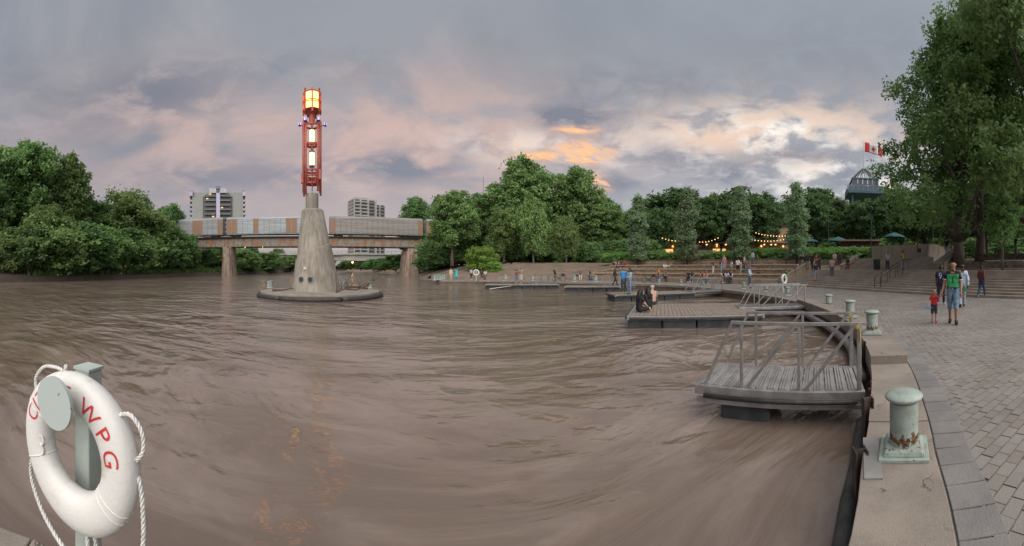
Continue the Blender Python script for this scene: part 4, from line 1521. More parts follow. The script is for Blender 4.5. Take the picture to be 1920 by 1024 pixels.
rail_car('grey freight car with one orange panel near the trees', BS(262), BS(423) - 0.5, M_CARS[0], None, [(0.66, 0.78), (0.92, 1)])
rail_car('pale blue-grey freight car with orange ends behind the beacon tower', BS(424) + 0.5, BS(612) - 0.6, M_CARS[1], None, [(0, 0.10), (0.27, 0.36), (0.62, 0.70), (0.93, 1)])
rail_car('brownish grey freight car with an orange end towards the central trees', BS(614) + 0.6, BS(790), M_CARS[2], None, [(0, 0.07), (0.93, 1)])
rail_car('dark grey freight car mostly hidden behind the elm', BS(792) + 0.9, 62, M_CARS[0], None, [(0, 0.1)])

# ================================================================ road bridge behind
D2 = 168.0
T2 = -0.56
n2, t2 = Vector((math.sin(T2), math.cos(T2), 0)), Vector((math.cos(T2), -math.sin(T2), 0))
rb = thing('road_bridge', 'pale grey haunched road bridge behind the railway bridge', 'bridge', n2 * D2, math.atan2(t2.y, t2.x))
M_RB = mat('road_bridge_concrete', (0.34, 0.345, 0.33), 0.8, 0.15, 0.5)


def S2(x):
    return D2 * math.tan(TH(x) - T2)


a_, b_ = S2(395), S2(800)
mb = MB()
N_ = 24
vs, fs = [], []
for i in range(N_ + 1):
    u = i / N_
    s = a_ + (b_ - a_) * u
    zl = 4.35 + 1.1 * math.sin(PI * min(1, max(0, (u - 0.1) / 0.8)))
    for y in (-5, 5):
        vs += [(s, y, zl), (s, y, 8.1)]
for i in range(N_):
    o_ = i * 4
    fs += [(o_, o_ + 4, o_ + 5, o_ + 1), (o_ + 2, o_ + 3, o_ + 7, o_ + 6), (o_, o_ + 2, o_ + 6, o_ + 4)]
mb.add(vs, fs).build('girder', M_RB, rb)
MB().box(((a_ + b_) / 2, 0, 8.35), (b_ - a_, 12.4, 0.5)).build('deck', M_RB, rb)
MB().box((S2(590), -6.3, 8.5), (26, 0.6, 1.3)).build('parapet', M_RB, rb)
mb = MB()
mb.box(((a_ + b_) / 2, -6.1, 9.75), (b_ - a_, 0.09, 0.09))
for i in range(int((b_ - a_) / 2.2)):
    mb.box((a_ + 2.2 * i, -6.1, 9.15), (0.09, 0.09, 1.15))
mb.build('railing', M_BLACK, rb)
M_AMBER = mat('amber_lamp', (0.9, 0.5, 0.15), 0.5, emit=(1.0, 0.50, 0.12), estr=6)
M_PALE = mat('pale_post', (0.45, 0.45, 0.43), 0.6)
for x in (464, 496, 549, 724):
    s = S2(x)
    l = thing('street_lamp', 'lamp post with amber light on the road bridge', 'street lamp', n2 * D2 + t2 * s + Vector((0, 0, 8.6)), math.atan2(t2.y, t2.x), 'lamps on the road bridge')
    MB().tube([(0, -5.6, 0), (0, -5.6, 3.2)], 0.10, 6).build('post', M_PALE, l)
    MB().sphere((0, -5.9, 3.4), 0.32, 8, 6).build('lamp_globe', M_AMBER, l)
l = thing('navigation_light', 'small amber navigation light hanging below the road bridge', 'lamp', P(661, 160, 4.6))
MB().tube([(0, 0, 0.1), (0, 0, 1.2)], 0.05, 6).build('bracket', M_BLACK, l)
MB().sphere((0, 0, -0.25), 0.36, 8, 6).build('lamp_globe', M_AMBER, l)

# ================================================================ far buildings
M_TWR = mat('tower_concrete', (0.30, 0.315, 0.30), 0.85, 0.12, 0.15)
M_TWR2 = mat('tower_render', (0.38, 0.36, 0.33), 0.85, 0.12, 0.2)
M_GLASS = mat('window_glass', (0.035, 0.042, 0.05), 0.12, spec=0.8)
M_WARM = mat('lit_window', (0.6, 0.4, 0.15), 0.5, emit=(1.0, 0.62, 0.25), estr=0.35)
M_BALC = mat('balcony_rail', (0.10, 0.105, 0.11), 0.6)
M_PURP = mat('purple_lit_fin', (0.46, 0.42, 0.56), 0.6)  # purple lighting of the corner fins is put into this base colour
M_PURPD = mat('purple_trim', (0.13, 0.08, 0.26), 0.5)
dA = 260.0
cA = P(408, dA, 3)
tA = thing('apartment_tower', 'concrete apartment tower with lilac central fin and purple light painted onto its corner fins', 'building', cA, -TH(408))
k = dA / F
W, HT = 104 * k, ZY(361, dA) - 3
MB().box((0, 9, HT / 2), (W - 3.2, 18, HT)).build('wall', M_TWR, tA)
MB().box((0, 1.5, HT + 0.9), (13, 8, 3.4)).build('roof_plant', M_ROOF, tA)
fin = MB()
fin.box((0.4, -1.2, (HT + 4) / 2), (7 * k, 2.6, HT + 4))
o = fin.build('central_fin', M_PURP, tA)
for q in range(3):
    MB().box((0.4, -1.2, HT + 4.0 - 1.0 * q), (7 * k + 0.5, 3.0, 0.4)).build('fin_band', M_PURPD, o)
fh = 3.4
for s in (-1, 1):
    MB().box((s * (W / 2 - 1.0), 4, HT - 1.0), (2.2, 11, 3.4), top=(1.25, 1.05)).build('corner_fin', M_PURP, tA)
    MB().box((s * (W / 2 - 1.0), 4, HT + 0.95), (3.0, 11.4, 0.5)).build('corner_trim', M_PURPD, tA)
    MB().box((s * 15 * k, -0.4, HT / 2 - 1.4), (25 * k, 0.06, HT - 3.4)).build('bay_shade_sheet', mat('bay_shade', (0.10, 0.105, 0.11), 0.8), tA)  # flat dark sheet, shade of the balcony bays painted as colour
for f in range(17):
    z = HT - 3.2 - f * fh
    if z < 2:
        break
    for s in (-1, 1):
        b = MB().box((s * 14.2 * k, -1.3, z - 0.1), (20 * k, 2.2, 0.28)).build('balcony', M_TWR, tA)
        MB().box((s * 14.2 * k, -2.35, z + 0.55), (20 * k, 0.06, 1.0)).build('railing', M_BALC, b)
        for q in range(3):
            wn = MB().box((s * (8.2 + 5.6 * q) * k, -0.46, z + 1.35), (4.0 * k, 0.06, 1.9)).build('window', M_WARM if (f, s, q) in ((0, -1, 1), (1, -1, 2), (3, 1, 0), (5, -1, 0)) else M_GLASS, tA)
        b = MB().box((s * (W / 2 - 0.9), 5, z - 0.1), (2.2, 9, 0.28)).build('balcony', M_TWR, tA)
        MB().box((s * (W / 2 + 0.12), 5, z + 0.5), (0.06, 9, 1.0)).build('railing', M_BALC, b)
dB = 330.0
kB = dB / F
tB = thing('apartment_tower', 'stepped beige apartment block behind the train on the stairs side of the beacon', 'building', P(692, dB, 3), -TH(692) + R(24))
HB = ZY(374, dB) - 3
MB().box((-4, 8, HB / 2), (24, 17, HB)).build('wall', M_TWR2, tB)
MB().box((12.5, 9, HB / 2 - 2.2), (11, 15, HB - 4.4)).build('wall_wing', M_TWR2, tB)
MB().box((-6, 8, HB + 1.0), (12, 8, 2.0)).build('roof_plant', M_TWR, tB)
for f in range(18):
    z = HB - 3.6 - f * 3.25
    if z < 2:
        break
    for cx, w_, y in ((-12.5, 5.5, -0.5), (-5.2, 6.5, -0.5), (2.6, 6.0, -0.5), (9.5, 4.2, 1.5), (15, 4.2, 1.5)):
        if y > 0 and f == 0:
            continue
        MB().box((cx, y - 0.04, z + 1.5), (w_ - 0.8, 0.08, 2.0)).build('window', M_GLASS, tB)
        b = MB().box((cx, y - 0.9, z), (w_, 1.6, 0.3)).build('balcony', M_TWR2, tB)
        MB().box((cx, y - 1.68, z + 0.6), (w_, 0.06, 0.95)).build('railing', M_TWR if cx < 0 else M_BALC, b)
    for y in (2, 7, 12):
        MB().box((-16.05, y, z + 1.5), (0.1, 3.0, 1.8)).build('window', M_GLASS, tB)
tC = thing('grey_building', 'grey blank gable rising behind the central trees', 'building', P(921, 150, 2.8), -TH(921))
hC = ZY(362, 150) - 2.8
MB().prism([(-4, 0), (9, 0), (9, 14), (-4, 14)], 0, [hC - 1.6, hC, hC, hC - 1.6]).build('wall', M_TWR, tC)
MB().tube([(-3.4, 1, hC - 1.6), (-3.4, 1, hC + 7.5)], 0.09, 5).build('mast', M_BLACK, tC)

# ================================================================ beacon island
BC = P(600, 26.6)
isl = thing('beacon_island', 'round concrete island carrying the beacon tower in the river', 'island', (BC.x, BC.y, 0))
IR = 4.62
ZI = -0.14
MB().lathe([(IR - 0.05, -1.6), (IR, -1.4), (IR, ZI - 0.03), (IR - 0.03, ZI), (0.1, ZI + 0.02)], 72).build('slab', mat('island_concrete', (0.27, 0.24, 0.205), 0.85, 0.25, 1.0, (0.19, 0.165, 0.14), bump=0.3, bscale=20), isl, smooth=True, sharp=40)
for q in range(7):
    a0 = 2 * PI * q / 7 + 0.2
    pts = [((IR + 0.13) * math.cos(a0 + (2 * PI / 7 - 0.02) * i / 12), (IR + 0.13) * math.sin(a0 + (2 * PI / 7 - 0.02) * i / 12), WATER + 0.12) for i in range(13)]
    MB().tube(pts, 0.17, 10).build('rubber_fender', M_RUBBER, isl, smooth=True)


def beacon_conc():
    m = mat('beacon_concrete', (0.34, 0.305, 0.25), 0.88)
    t = NT(m.node_tree)
    b = m.node_tree.nodes['Principled BSDF']
    pos = t.n('ShaderNodeNewGeometry').outputs['Position']
    mp = t.n('ShaderNodeMapping')
    mp.inputs['Scale'].default_value = (2.5, 2.5, 0.22)
    t.put(mp.inputs[0], pos)
    c = t.mix(t.smooth(t.noise(pos, 0.6, 6), 0.35, 0.65), (0.285, 0.262, 0.222), (0.205, 0.186, 0.155))
    c = t.mix(t.m('MULTIPLY', t.smooth(t.noise(mp.outputs[0], 1.6, 5, 0.6), 0.46, 0.66), 0.75), c, (0.145, 0.125, 0.10))
    holes = t.smooth(t.noise(pos, 9, 2), 0.27, 0.24)
    c = t.mix(t.m('MULTIPLY', holes, 0.8), c, (0.08, 0.07, 0.06))
    t.put(b.inputs['Base Color'], c)
    bp = t.n('ShaderNodeBump')
    bp.inputs['Strength'].default_value = 0.4
    bp.inputs['Distance'].default_value = 0.03
    t.put(bp.inputs['Height'], t.m('SUBTRACT', t.noise(pos, 14, 5), holes))
    m.node_tree.links.new(bp.outputs[0], b.inputs['Normal'])
    return m


M_BCN = beacon_conc()
M_RED = mat('red_steel', (0.40, 0.085, 0.055), 0.5, 0.2, 4, (0.32, 0.065, 0.045))
M_GLOW = mat('lantern_glow', (1.0, 0.7, 0.3), 0.5, emit=(1.0, 0.40, 0.08), estr=1.7)
M_GLOWT = mat('tube_glow', (1.0, 0.8, 0.5), 0.5, emit=(1.0, 0.66, 0.28), estr=1.5)
M_VIOLET = mat('violet_floodlight', (0.3, 0.2, 0.9), 0.4, emit=(0.35, 0.22, 1.0), estr=1.0)
bx_, by_ = P(593, 26.6).x, P(593, 26.6).y
az0 = math.atan2(bx_, by_)
bt_ = thing('beacon_tower', 'tapering concrete beacon tower topped by a red steel lantern', 'beacon', (bx_, by_, ZI), -az0)
kb = 26.6 / F


def zb(y):
    return ZY(y, 26.6) - ZI


# tapering base, axis leaning left; a slanting ledge splits it
H0 = zb(393)
shx = -7 * kb / H0


def cone_ring(z, extra=0.0):
    t = z / H0
    return 1.80 + (0.83 - 1.80) * t + extra


n_ = 48
vs = []
for i in range(9):
    for q in range(n_):
        a = 2 * PI * q / n_
        zl = 2.95 + 0.62 * math.cos(a - 0.15) - 0.25 * math.sin(a)
        z = zl * i / 8
        r = cone_ring(z, 0.075)
        vs.append((r * math.cos(a) + shx * z, r * math.sin(a), z))
for q in range(n_):
    a = 2 * PI * q / n_
    z = 2.95 + 0.62 * math.cos(a - 0.15) - 0.25 * math.sin(a) + 0.05
    r = cone_ring(z, -0.06)
    vs.append((r * math.cos(a) + shx * z, r * math.sin(a), z))
MB().add(vs, [(i * n_ + q, i * n_ + (q + 1) % n_, (i + 1) * n_ + (q + 1) % n_, (i + 1) * n_ + q) for i in range(9) for q in range(n_)]).build('lower_base', M_BCN, bt_, smooth=True, sharp=40)
MB().lathe([(cone_ring(1.5), 1.5), (cone_ring(3), 3), (cone_ring(4.5), 4.5), (cone_ring(H0 - .12), H0 - 0.12), (cone_ring(H0) - 0.10, H0)], 48, c=(shx * 1.5, 0, 0), shear=(shx, 0)).build('upper_base', M_BCN, bt_, smooth=True, sharp=35)
tx = -8 * kb
MB().lathe([(0.50, H0 - 0.2), (0.50, zb(364))], 32, c=(tx, 0, 0)).build('neck', M_BCN, bt_, smooth=True, sharp=35)
for x, y, w in ((566, 522, 8.5), (582, 522, 8.5)):
    lx = (x - 593) * kb
    z = zb(y)
    yy = -math.sqrt(max(0.1, (cone_ring(z, .075)) ** 2 - (lx - shx * z) ** 2)) - 0.03
    mb = MB().box((lx, yy, z), (w * kb, 0.16, 9.5 * kb))
    f_ = mb.build('port_frame', mat('port_steel', (0.16, 0.19, 0.20), 0.5), bt_, bevel=0.02)
    mb = MB()
    mb.tube([(lx, yy - 0.24, z), (lx, yy - 0.05, z)], 0.15, 16)
    mb.build('port_light', mat('port_dark', (0.012, 0.015, 0.025), 0.25), f_, smooth=True, sharp=40)
lx, z = (573 - 593) * kb, zb(503)
yy = -math.sqrt(cone_ring(z, .075) ** 2 - (lx - shx * z) ** 2)
MB().tube([(lx, yy - 0.12, z), (lx, yy + 0.05, z)], 0.12, 16).build('round_lamp', M_PALE, bt_, smooth=True, sharp=40)
# red steel lantern: paired posts, rings, glowing tubes, drum lantern
zr0, zr1 = zb(367), zb(228)
for q, dg_ in enumerate((0, 22, 158, 180, 205, 335, 228, 312)):
    a = R(dg_)
    MB().tube([(tx + 0.68 * math.cos(a), 0.68 * math.sin(a), zr0 if q % 2 == 0 else zb(361)), (tx + 0.68 * math.cos(a), 0.68 * math.sin(a), zr1)], 0.072, 8).build('post', M_RED, bt_, smooth=True)
MB().tube([(tx + 0.02, -0.62, zb(362)), (tx + 0.02, -0.62, zr1)], 0.035, 8).build('post', M_RED, bt_, smooth=True)
for y, rr_, h in ((236, 0.62, 0.10), (272, 0.52, 0.16), (321, 0.62, 0.12), (331, 0.60, 0.10), (345, 0.60, 0.10)):
    z = zb(y)
    mb = MB()
    n_ = 28
    vs = []
    for r in (rr_, rr_ - 0.16):
        for zz in (z - h / 2, z + h / 2):
            for q in range(n_):
                a = 2 * PI * q / n_
                vs.append((tx + r * math.cos(a), r * math.sin(a), zz))
    fs = []
    for q in range(n_):
        k2 = (q + 1) % n_
        fs += [(q, k2, n_ + k2, n_ + q), (2 * n_ + k2, 2 * n_ + q, 3 * n_ + q, 3 * n_ + k2), (n_ + q, n_ + k2, 3 * n_ + k2, 3 * n_ + q), (k2, q, 2 * n_ + q, 2 * n_ + k2)]
    mb.add(vs, fs).build('steel_ring', M_RED, bt_, smooth=True, sharp=40)
mb = MB()
for q in range(6):
    a = R(60 * q)
    mb.box((tx + 0.36 * math.cos(a), 0.36 * math.sin(a), zb(340)), (0.5, 0.05, 0.5), a)
mb.box((tx - 0.76, 0, zb(335)), (0.16, 0.34, 0.72))
mb.box((tx + 0.55, -0.42, zb(330)), (0.26, 0.22, 0.75))
mb.build('steel_bracing', M_RED, bt_)
for y0, y1 in ((268, 244), (311, 286)):
    MB().lathe([(0.17, zb(y0)), (0.17, zb(y1))], 20, c=(tx, 0, 0)).build('light_tube', M_GLOWT, bt_, smooth=True, sharp=40)
MB().lathe([(0.09, zb(321)), (0.09, zb(228))], 10, c=(tx, 0.0, 0)).build('centre_pole', M_RED, bt_)
for yy_ in (243, 269, 285, 312):
    MB().lathe([(0.2, zb(yy_) - .06), (0.2, zb(yy_) + .06)], 16, c=(tx, 0, 0)).build('tube_cap', M_BLACK, bt_)
MB().lathe([(0.24, zb(232)), (0.24, zb(216)), (0.5, zb(211)), (0.62, zb(209))], 24, c=(tx, 0, 0)).build('lantern_stem', M_RED, bt_, smooth=True, sharp=40)
lan = MB().lathe([(0.60, zb(209)), (0.60, zb(177)), (0.42, zb(175))], 32, c=(tx, 0, 0)).build('lantern_drum', M_GLOW, bt_, smooth=True, sharp=40)
MB().lathe([(0.63, zb(177.5)), (0.66, zb(176)), (0.45, zb(173.5)), (0.40, zb(171.5))], 32, c=(tx, 0, 0)).build('lantern_cap', M_RED, lan, smooth=True, sharp=40)
for y in (209, 195.5, 192.5):
    MB().torus((tx, 0, zb(y)), 0.68, 0.035 if y < 200 else 0.055, 40, 6, 'Z').build('lantern_ring', M_RED, lan, smooth=True)
for q in range(7):
    a = R(15 + 360 / 7 * q)
    MB().box((tx + 0.70 * math.cos(a), 0.70 * math.sin(a), zb(192 + (2 if q % 2 else 0))), (0.09, 0.13, 43 * kb), a).build('lantern_bar', M_RED, lan)
for q, (dx, dy, yy_) in enumerate(((-0.95, -0.25, 236), (-0.5, -0.62, 231), (0.48, -0.66, 231), (1.02, -0.2, 236))):
    z = zb(yy_)
    p0 = Vector((tx + dx * 0.6, dy * 0.6, z - 0.12))
    p1 = Vector((tx + dx, dy, z))
    mb = MB().tube([p0, p1], 0.03, 6)
    f_ = mb.build('floodlight_arm', M_BLACK, bt_)
    d = (p1 - p0).normalized()
    MB().box(p1, (0.24, 0.16, 0.24), math.atan2(d.y, d.x) + PI / 2).build('floodlight', M_BLACK, f_, bevel=0.02)
    q2 = p1 + Vector((0, -0.10, 0.03))
    MB().box(q2, (0.17, 0.03, 0.17), 0).build('floodlight_lens', M_VIOLET, f_)
# bollards and driftwood on the island
bl_lab = 'small pale green bollard on the rim of the beacon island'


def bollard(label, p, h=0.5, r=0.13, group='green bollards along the quay', small=False):
    b = thing('bollard', label, 'bollard', p, -math.atan2(p[0], p[1]), group)
    s = r / 0.13
    MB().box((0, 0, 0.008), (0.42 * s, 0.42 * s, 0.03)).build('base_plate', M_GREEN if small else M_BOLL, b, bevel=0.006)
    MB().box((0, 0, 0.045), (0.36 * s, 0.36 * s, 0.05), top=(0.88, 0.88)).build('base_pad', M_GREEN if small else M_BOLL, b, bevel=0.015)
    MB().lathe([(0.128 * s, 0.06), (0.125 * s, 0.09), (0.125 * s, h - 0.09)], 28).build('post', M_GREEN if small else M_BOLL, b, smooth=True, sharp=50)
    MB().lathe([(0.124 * s, h - 0.085), (0.150 * s, h - 0.072), (0.166 * s, h - 0.056), (0.168 * s, h - 0.044), (0.158 * s, h - 0.032), (0.115 * s, h - 0.012), (0.06 * s, h - 0.003), (0.01, h)], 28).build('cap', M_GREEN if small else M_BOLL, b, smooth=True, sharp=60)
    return b


for x, y in ((504, 540.5), (508, 537), (555, 544), (643, 544), (645, 537), (694, 540.5)):
    d = (EYE - ZI) * F / (y - HOR)
    bollard(bl_lab, P(x, min(d, 30.6), ZI), 0.62, 0.13, 'small bollards on the beacon island', True)
M_DRIFT = mat('driftwood', (0.13, 0.085, 0.06), 0.95, 0.4, 5, (0.07, 0.048, 0.036), bump=0.6, bscale=20)


def driftwood(label, pts, r, twigs, seed):
    rr = random.Random(seed)
    d = thing('driftwood', label, 'driftwood', pts[0])
    o = Vector(pts[0])
    q = [Vector(p) - o for p in pts]
    MB().tube(q, [r * (1 - 0.6 * i / (len(q) - 1)) for i in range(len(q))], 7).build('log', M_DRIFT, d, smooth=True)
    for _ in range(twigs):
        k = rr.randrange(len(q) - 1)
        a = q[k].lerp(q[k + 1], rr.random())
        b = a + Vector((rr.uniform(-.6, 1.0), rr.uniform(-.4, .4), rr.uniform(0.25, 1.1)))
        MB().tube([a, a.lerp(b, 0.5) + Vector((rr.uniform(-.1, .1), 0, 0.05)), b], [r * 0.4, r * 0.28, 0.012], 6).build('branch', M_DRIFT, d, smooth=True)
    return d


zl = ZI + 0.1
driftwood('driftwood log lying on the bridge side of the beacon tower base', [P(511, 25.6, zl), P(530, 25.8, zl), P(550, 25.9, zl + 0.12)], 0.09, 0, 1)
driftwood('tangled driftwood branch with upright twigs on the stairs side of the beacon tower', [P(630, 23.9, zl - 0.02), P(648, 24.4, zl + 0.2), P(668, 24.9, zl + 0.05), P(690, 25.6, zl + 0.35), P(702, 25.9, zl + 0.75)], 0.075, 6, 2)
driftwood('bleached driftwood log behind the tangled branch on the island', [P(640, 27.2, zl + 0.1), P(660, 27.3, zl + 0.15), P(690, 27.4, zl)], 0.13, 3, 3)
driftwood('thin driftwood limb poking up beside the beacon tower', [P(638, 26.2, zl), P(650, 26.1, zl + 0.6), P(658, 26.0, zl + 1.15)], 0.04, 2, 4)

# ================================================================ quay bollards
QB = [('rusty green mooring bollard on the low coping beside a grey concrete patch', 1695, 846, 0.0), ('green mooring bollard at the start of the raised coping', 1635, 626, 0.145), ('green mooring bollard beside the railing end of the lashed gangway', 1594, 596, 0.145), ('green mooring bollard on the plain coping past the lashed gangway', 1554, 576, 0.0),
      ('green bollard on the quay beyond the second gangway', 1477, 555, 0), ('green bollard on the bridge side of the life ring post', 1437, 547, 0), ('green bollard beside the man in the pale shirt', 1395, 542, 0), ('green bollard behind the third gangway', 1318, 538, 0), ('green bollard on the quay in front of the seated pair', 1277, 534.5, 0), ('green bollard in front of the orange shirted cyclist', 1236, 533, 0)]
for lab, x, y, z in QB:
    p = G(x, y, z)
    bollard(lab, p + Vector((0, 0, 0.014)), 0.52)
for lab, x, d in (('green bollard on the far quay on the bridge side of the standing couple', 948, 44.6), ('green bollard on the far quay on the stairs side of the standing couple', 999, 43.4), ('green bollard on the far quay before the woman in white', 1077, 40.6), ('green bollard on the far quay beside the seated couple', 1117, 39.6)):
    bollard(lab, P(x, d, 0.014), 0.8, 0.2)
for i in range(5):
    a, b = P(815, 44.9), P(834, 50.5)
    p = a.lerp(b, i / 4)
    bollard('pale green bollard in the row at the tip of the far quay', (p.x, p.y, 0.014), 0.75, 0.2, 'row of bollards at the quay tip', True)
pt = P(1695, 2.99)
for k in (-1, 1):
    pass
MB().box((2.50, 1.42, 0.016), (0.14, 0.62, 0.012), R(-58)).build('concrete_patch', mat('grey_patch', (0.25, 0.25, 0.24), 0.9, 0.2, 4), quay)

# ================================================================ docks and gangways
M_FLOAT = mat('black_float', (0.025, 0.03, 0.034), 0.55, 0.4, 3, (0.055, 0.065, 0.07), bump=0.2, bscale=12)
M_FRAME = mat('dock_frame', (0.30, 0.30, 0.30), 0.5, 0.2, 3, (0.23, 0.23, 0.23), metal=0.4)


def dock(label, o, u, L, Wd, z, board=0.14, split=True):
    """floating dock: o = near-left corner, u = unit plan vector along the near edge"""
    a = math.atan2(u[1], u[0])
    d = thing('floating_dock', label, 'dock', (o[0], o[1], z), a, 'floating docks in the harbour')
    mb = MB()
    for y in (0.06, Wd - 0.06):
        mb.box((L / 2, y, -0.10), (L, 0.12, 0.14))
    for x in (0.06, L - 0.06):
        mb.box((x, Wd / 2, -0.10), (0.12, Wd - 0.25, 0.14))
    mb.build('frame', M_FRAME, d, bevel=0.015)
    mb = MB()
    mb.tube([(0.1, -0.035, -0.10), (L - 0.1, -0.035, -0.10)], 0.045, 8)
    mb.tube([(-0.035, 0.1, -0.10), (-0.035, Wd - 0.1, -0.10)], 0.045, 8)
    mb.build('rubber_edge', M_RUBBER, d)
    n = int((L - 0.26) / board)
    bd = (L - 0.26) / n
    rows = [(0.13, Wd / 2 - 0.05), (Wd / 2 + 0.05, Wd - 0.13)] if split else [(0.13, Wd - 0.13)]
    for y0, y1 in rows:
        me = MB().box((0, 0, 0), (bd - 0.014, y1 - y0, 0.04)).mesh('board')
        me.materials.append(M_WOOD)
        for i in range(n):
            obj('board', me, None, d, (0.13 + (i + 0.5) * bd, (y0 + y1) / 2, -0.03 + rnd.uniform(-.003, .003)))
    if split:
        MB().box((L / 2, Wd / 2, -0.03), (L - 0.26, 0.08, 0.05)).build('centre_strip', M_FRAME, d)
    nf = max(2, int(L / 1.15))
    fl = L / nf
    me = MB().box((0, 0, 0), (fl - 0.05, Wd - 0.5, 0.55), top=(1, 1)).mesh('float')
    me.materials.append(M_FLOAT)
    for i in range(nf):
        obj('float', me, None, d, ((i + 0.5) * fl, Wd / 2 - 0.08, -0.17 - 0.275), bevel=0.03)
    return d


def gangway(label, o, u, L, Wd, z, rail_h=0.92, flt=True):
    a = math.atan2(u[1], u[0])
    g = thing('gangway', label, 'gangway', (o[0], o[1], z), a, 'aluminium gangways from the quay')
    mb = MB()
    for y in (0.03, Wd - 0.03):
        mb.box((L / 2, y, -0.05), (L, 0.06, 0.13))
        mb.box((L / 2, y, -0.20), (L - 0.05, 0.05, 0.07))
    for x in (0.03, L - 0.03):
        mb.box((x, Wd / 2, -0.05), (0.06, Wd - 0.13, 0.12))
    mb.build('frame', M_ALU, g, bevel=0.012)
    MB().tube([(0.15, -0.03, -0.115), (L - 0.12, -0.03, -0.115)], 0.032, 8).build('rubber_strip', M_RUBBER, g, smooth=True)
    n = max(6, int((L - 0.14) / 0.15))
    bw_ = (L - 0.14) / n
    mb = MB()
    for q in range(3):
        mb.box((-bw_ / 2 + (q + 0.5) * bw_ / 4, 0, 0.0), (bw_ / 4 * 0.5, Wd - 0.14, 0.03))
    mb.box((0, 0, -0.012), (bw_ - 0.012, Wd - 0.14, 0.012))
    me = mb.mesh('deck_plank')
    me.materials.append(M_DECK)
    for i in range(n):
        obj('deck_plank', me, None, g, (0.07 + (i + 0.5) * bw_, Wd / 2, 0.012))
    for y in (0.05, Wd - 0.05):
        r = MB()
        x0 = 0.22 * L
        w = 0.042
        r.beam((x0, y, rail_h), (L + 0.02, y, rail_h), 0.055, 0.045)
        r.beam((0.06 * L, y, 0.0), (x0 + 0.02, y, rail_h), w)
        for x in (0.285, 0.62):
            r.beam((L * x, y, 0), (L * x, y, rail_h), w)
        r.beam((L * 0.965, y, 0), (L * 0.965, y, rail_h), 0.06)
        r.beam((L * 0.31, y, 0), (L * 0.60, y, rail_h - 0.02), w)
        r.beam((L * 0.65, y, 0), (L * 0.94, y, rail_h - 0.02), w)
        rl_ = r.build('railing', M_ALU, g, bevel=0.005)
        for x in (0.06, 0.285, 0.62, 0.965):
            MB().box((L * x, y, 0.006), (0.12, 0.085, 0.012)).build('foot_plate', M_ALU, rl_)
    if flt:
        MB().box((L * 0.30, Wd / 2, -0.40), (L * 0.30, Wd - 0.25, 0.42)).build('float', M_FLOAT, g, bevel=0.03)
        MB().box((L * 0.30, Wd / 2, -0.215), (L * 0.34, Wd - 0.2, 0.05)).build('float_cradle', M_FRAME, g)
    return g


g1 = gangway('free-ending aluminium gangway with ribbed deck lashed to the quay by yellow rope', (2.50, 4.22), (0.624, -0.781), 2.38, 1.22, -0.08)
# rope lashings and chain at the quay end of the near gangway
M_YEL = mat('yellow_rope', (0.55, 0.42, 0.06), 0.8)
for k, y in enumerate((0.05, 1.17)):
    mb = MB()
    for q in range(3):
        mb.torus((2.27, y, 0.895 - 0.016 * q), 0.036, 0.005, 12, 5, 'Z')
    mb.tube([(2.30, y - .04, 0.88), (2.31, y - .05, 0.72), (2.29, y - .03, 0.62)], 0.006, 5)
    o = mb.build('rope_lashing', M_YEL, g1)
tag(MB().tube([(3.98, 2.30, -0.02), (4.05, 2.28, -0.2), (4.12, 2.30, -0.35), (4.15, 2.35, -0.15), (4.22, 2.40, 0.01)], 0.022, 6).build('mooring_chain', mat('red_rope', (0.22, 0.04, 0.04), 0.8, 0.4, 30, (0.05, 0.05, 0.05)), smooth=True), 'red mooring rope where the lashed gangway meets the quay', 'rope')
u1 = Vector((0.905, -0.425)).normalized()
dock('wood-planked floating dock with three people sitting at its outer corner', (4.0, 11.45), u1, 5.0, 4.3, -0.08, 0.15)
gangway('second gangway joining the wood-planked dock to the quay', (8.75, 11.15), Vector((0.87, -0.50)).normalized(), 3.0, 1.2, -0.05, flt=False)
dock('narrow floating dock with the blue shirted couple on it', (6.45, 20.7), (1.0, -0.01), 5.9, 2.3, -0.08, 0.2, False)
gangway('third gangway, reaching the quay in front of the seated trio', (12.1, 20.85), (1.0, 0.03), 2.85, 1.2, -0.05, flt=False)
dock('narrow floating dock below the blurred dark figure', P(1058, 31.3)[:2], (0.98, -0.20), 5.2, 2.2, -0.08, 0.22, False)
gangway('fourth gangway, behind the blue shirted couple', (P(1132, 31.0).x, P(1132, 31.0).y + 0.5), (0.98, 0.19), 3.6, 1.2, -0.05, flt=False)
dock('far floating dock with the couple in shorts on it', P(909, 35.2)[:2], (1.0, 0.0), 7.7, 2.2, -0.08, 0.24, False)
gangway('far gangway beside the parked bicycle, leading to the farthest dock', P(1003, 37.2)[:2], (0.80, 0.60), 3.2, 1.2, -0.05, flt=False)
ld = thing('dock_ladder', 'aluminium ladder frame floating beside the farthest dock', 'ladder', P(918, 34.6, -0.42), 0.05)
mb = MB()
for y in (0, 0.5):
    mb.tube([(0, y, -0.1), (2.2, y, 0.22)], 0.03, 6)
mb.build('side_rail', M_ALU, ld)
for i in range(6):
    MB().tube([(0.2 + 0.36 * i, 0, -0.07 + 0.052 * i), (0.2 + 0.36 * i, 0.5, -0.07 + 0.052 * i)], 0.02, 6).build('rung', M_ALU, ld)

# ================================================================ life rings
M_RING = mat('ring_white', (0.66, 0.655, 0.635), 0.5, 0.10, 7, (0.50, 0.48, 0.43), local=True, cut=(0.52, 0.72), bump=0.12, bscale=60)
M_ROPE = mat('white_rope', (0.70, 0.70, 0.68), 0.85, 0.3, 60, (0.50, 0.50, 0.48))
M_POST = mat('post_pale_green', (0.42, 0.49, 0.46), 0.5, 0.15, 4, (0.36, 0.41, 0.38), bump=0.15, bscale=30)
M_RED_LET = mat('red_lettering', (0.52, 0.03, 0.035), 0.55)


